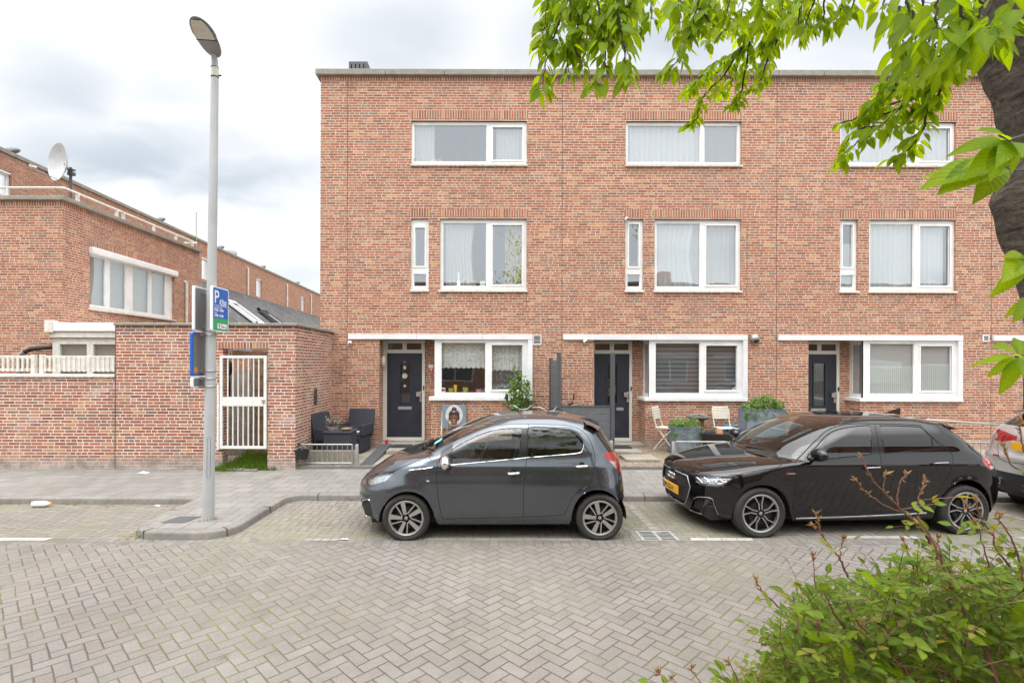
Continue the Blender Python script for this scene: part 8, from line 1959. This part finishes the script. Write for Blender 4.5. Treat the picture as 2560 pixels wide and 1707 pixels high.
# ---------------------------------------------------------------- rose bush in the foreground
def bush():
    rd = random.Random(77); root = thing('rose_bush', 'dense green rose bush with reddish shoots in the near right corner', 'bush', (1.6, 1.7, 0)); B = Vector(root.location)
    st = MB(); L = Leaves(4); S_ = Leaves(3); BG = Leaves(8)
    def sprig(p, d, n, l, tint):
        """a compound leaf: paired leaflets on a short stalk"""
        d = d.normalized(); up = Vector((0, -.25, 1)) + rv(rd, .35); sd = d.cross(up).normalized(); ln = l * 2.6
        st.tube([p, p + d * ln], .0009, 3, False)
        for k in range(n):
            if k == n - 1: L.leaf(p + d * ln, d + rv(rd, .1), up, l * 1.05, l * .72, .2, .22, tint + rd.gauss(0, .08), .3); break
            s = 1 if k % 2 else -1; t = .4 + .5 * (k // 2) / max(1, (n - 1) // 2)
            L.leaf(p + d * ln * t, d * .45 + sd * s + rv(rd, .12), up, l * rd.uniform(.85, 1.05), l * .66, .15, .22, tint + rd.gauss(0, .08), .3)
    out = [(1790, 1740), (1830, 1715), (1832, 1732), (1877, 1702), (1902, 1652), (1927, 1617), (1957, 1587), (1972, 1532), (2007, 1487), (2067, 1470), (2132, 1482), (2187, 1454), (2237, 1437), (2282, 1414), (2352, 1427), (2422, 1427), (2492, 1442), (2552, 1422), (2642, 1412), (2760, 1380), (2760, 2600), (1500, 2600)]
    cnt = 0
    while cnt < 4600:
        y = 1.16 + 1.25 * rd.random(); u = rd.uniform(1700, 2700); v = rd.uniform(1370, 2350)
        if not inpoly(np.array([u + rd.gauss(0, 10), v + rd.gauss(0, 8)]), out): continue
        p = at(u, v, y)
        if p.z < .12 or (v > 1800 and rd.random() < .55): continue
        cnt += 1; near = y < 1.6
        t = min(.78, max(0, rd.gauss(.36, .26))); t = t if rd.random() > .10 else rd.uniform(.80, .94)
        sprig(p - B, Vector((rd.gauss(-.15, .7), rd.gauss(-.35, .6), rd.gauss(.35, .45))), rd.choice((3, 5, 5, 7)), rd.uniform(.020, .036), t)
    def cane(path, r, red=.5, leaves=6, buds=4):
        P = [at(u, v, y) - B for u, v, y in path]; Q = []
        for i in range(len(P) - 1):
            p0, p1, p2, p3 = P[max(i - 1, 0)], P[i], P[i + 1], P[min(i + 2, len(P) - 1)]
            for j in range(5): t = j / 5; Q.append(.5 * (2 * p1 + (p2 - p0) * t + (2 * p0 - 5 * p1 + 4 * p2 - p3) * t * t + (3 * p1 - p0 - 3 * p2 + p3) * t ** 3) + rv(rd, .0012))
        Q.append(P[-1]); m = len(Q); st.tube(Q, [r * (1 - .55 * i / (m - 1)) for i in range(m)], 7)
        for i in range(buds):                                        # pointed young shoots and sepals near the tip
            t = 1 - .42 * (i / max(1, buds)) ** 1.1; x = t * (m - 1); a = min(m - 2, int(x)); c = Q[a].lerp(Q[a + 1], x - a); ax = (Q[a + 1] - Q[a]).normalized()
            for _ in range(4 if i else 6):
                d = ax + rv(rd, .38); l = rd.uniform(.008, .017) * (1.3 if i == 0 else 1); S_.leaf(c, d, rv(rd), l, l * .30, rd.uniform(-.2, .3), .5, rd.uniform(.35, 1))
        for i in range(leaves):
            t = rd.uniform(.0, .62); x = t * (m - 1); a = min(m - 2, int(x)); c = Q[a].lerp(Q[a + 1], x - a)
            sprig(c, Vector((rd.choice((-1, 1)) * rd.uniform(.5, 1), rd.gauss(-.2, .4), rd.gauss(.3, .3))), rd.choice((3, 5)), rd.uniform(.018, .030), rd.choice((rd.uniform(.2, .6), rd.uniform(.80, .98))))
        for i in range(int(m * .7)):                                  # thorns
            a = rd.randrange(m - 1); st.cyl(Q[a], rv(rd), .0011, .006, 4, 0.0)
    cs = [([(2380, 1480, 1.36), (2339, 1383, 1.36), (2319, 1344, 1.36), (2297, 1314, 1.35), (2255, 1276, 1.35), (2217, 1237, 1.35), (2179, 1196, 1.35), (2156, 1145, 1.35)], .0042, 8, 6), ([(2255, 1278, 1.35), (2225, 1268, 1.35), (2204, 1258, 1.34), (2170, 1232, 1.34), (2139, 1200, 1.34)], .0022, 0, 6), ([(2243, 1262, 1.35), (2247, 1222, 1.35), (2255, 1200, 1.35), (2268, 1185, 1.35)], .0020, 0, 5), ([(2300, 1318, 1.35), (2298, 1275, 1.34), (2296, 1255, 1.34), (2304, 1225, 1.34), (2312, 1200, 1.34)], .0022, 1, 6), ([(2211, 1230, 1.35), (2208, 1215, 1.35), (2216, 1186, 1.35)], .0016, 0, 3),
          ([(2120, 1440, 1.3), (2102, 1398, 1.3), (2080, 1368, 1.3), (2061, 1347, 1.3), (2050, 1320, 1.3), (2043, 1286, 1.3)], .0028, 2, 5), ([(2101, 1395, 1.3), (2105, 1372, 1.3), (2110, 1348, 1.3)], .0018, 0, 4), ([(2058, 1340, 1.3), (2040, 1322, 1.3), (2030, 1312, 1.3)], .0013, 0, 3),
          ([(2530, 1420, 1.33), (2490, 1370, 1.33), (2482, 1337, 1.33), (2455, 1296, 1.33), (2439, 1250, 1.33)], .0028, 5, 5), ([(2482, 1337, 1.33), (2495, 1312, 1.33), (2502, 1288, 1.33)], .0016, 0, 4), ([(2455, 1296, 1.33), (2428, 1276, 1.33), (2418, 1262, 1.33)], .0015, 0, 3), ([(2600, 1210, 1.25), (2557, 1181, 1.25), (2524, 1152, 1.25), (2512, 1118, 1.25)], .0025, 2, 6), ([(2600, 1170, 1.2), (2562, 1131, 1.2), (2551, 1087, 1.2), (2550, 1052, 1.2)], .0024, 0, 6), ([(2480, 1430, 1.3), (2455, 1350, 1.3), (2440, 1310, 1.3)], .002, 4, 3),
          ([(1967, 1531, 1.3), (1930, 1500, 1.3), (1910, 1480, 1.3), (1892, 1450, 1.3)], .0022, 3, 4), ([(2294, 1291, 1.28), (2330, 1345, 1.27), (2355, 1401, 1.26), (2416, 1536, 1.24), (2470, 1640, 1.22), (2520, 1760, 1.2)][::-1], .0050, 3, 0), ([(2200, 1660, 1.22), (2130, 1590, 1.22), (2080, 1520, 1.22), (2060, 1470, 1.22)], .0032, 5, 2), ([(2290, 1700, 1.2), (2230, 1640, 1.2), (2150, 1560, 1.2), (2110, 1490, 1.2)], .0035, 4, 2), ([(2060, 1640, 1.2), (2050, 1590, 1.2), (2045, 1555, 1.2)], .0022, 2, 3), ([(1760, 1715, 1.25), (1748, 1698, 1.25), (1730, 1672, 1.25)], .0015, 1, 3), ([(1700, 1720, 1.25), (1690, 1704, 1.25), (1683, 1692, 1.25)], .0012, 1, 3), ([(1664, 1712, 1.25), (1655, 1690, 1.25), (1648, 1680, 1.25)], .0015, 0, 4), ([(1850, 1712, 1.25), (1838, 1680, 1.25), (1822, 1655, 1.25)], .0018, 3, 3), ([(2040, 1470, 1.35), (2036, 1420, 1.35), (2034, 1390, 1.35)], .0016, 1, 4), ([(2290, 1430, 1.3), (2275, 1390, 1.3), (2262, 1355, 1.3)], .002, 3, 3), ([(2360, 1410, 1.3), (2350, 1370, 1.3), (2346, 1345, 1.3)], .002, 2, 3), ([(2560, 1480, 1.25), (2550, 1400, 1.25), (2520, 1330, 1.25), (2490, 1290, 1.25)], .003, 6, 4)]
    for p, r, lv, bd in cs: cane(p, r, .5, lv, bd)
    for _ in range(60):                                               # inner stems
        u = rd.uniform(1850, 2650); y = rd.uniform(1.3, 2.2); q = at(u, rd.uniform(1440, 1650), y) - B; p = Vector((q.x * .6 + rd.gauss(0, .15), q.y * .7, 0)); st.tube([p, p.lerp(q, .5) + rv(rd, .04), q], [.006, .0045, .002], 5)
    def blade(a, b, w, tint, y=1.2):
        p, q = at(*a, y) - B, at(*b, y) - B; BG.leaf(p, q - p, Vector((.1, -.6, .8)), (q - p).length, (q - p).length * w, .1, .2, tint, .8)
    for a, b, w, t in (((2012, 1588), (2112, 1596), .34, .55), ((2150, 1428), (2236, 1498), .36, .75), ((2106, 1612), (2148, 1700), .55, .4), ((2265, 1690), (2180, 1640), .4, .5), ((2560, 1550), (2440, 1610), .4, .45), ((2600, 1500), (2520, 1560), .45, .5)): blade(a, b, w, t)
    lm = leaf_mat('rose_leaves', (.05, .10, .014), (.155, .235, .018), (.30, .22, .06), .42, .38, (1.9, 1.7, .5))
    sm = leaf_mat('rose_shoots', (.20, .22, .06), (.30, .19, .10), (.32, .14, .11), .35)
    st.build('canes', pm('cane_red', (.16, .062, .050), .5, var=.4, scale=25), root, smooth=60); L.build('leaves', lm, root); S_.build('shoot_foliage', sm, root); BG.build('fallen_cherry_leaves', bpy.data.materials['cherry_leaves'], root)
bush()
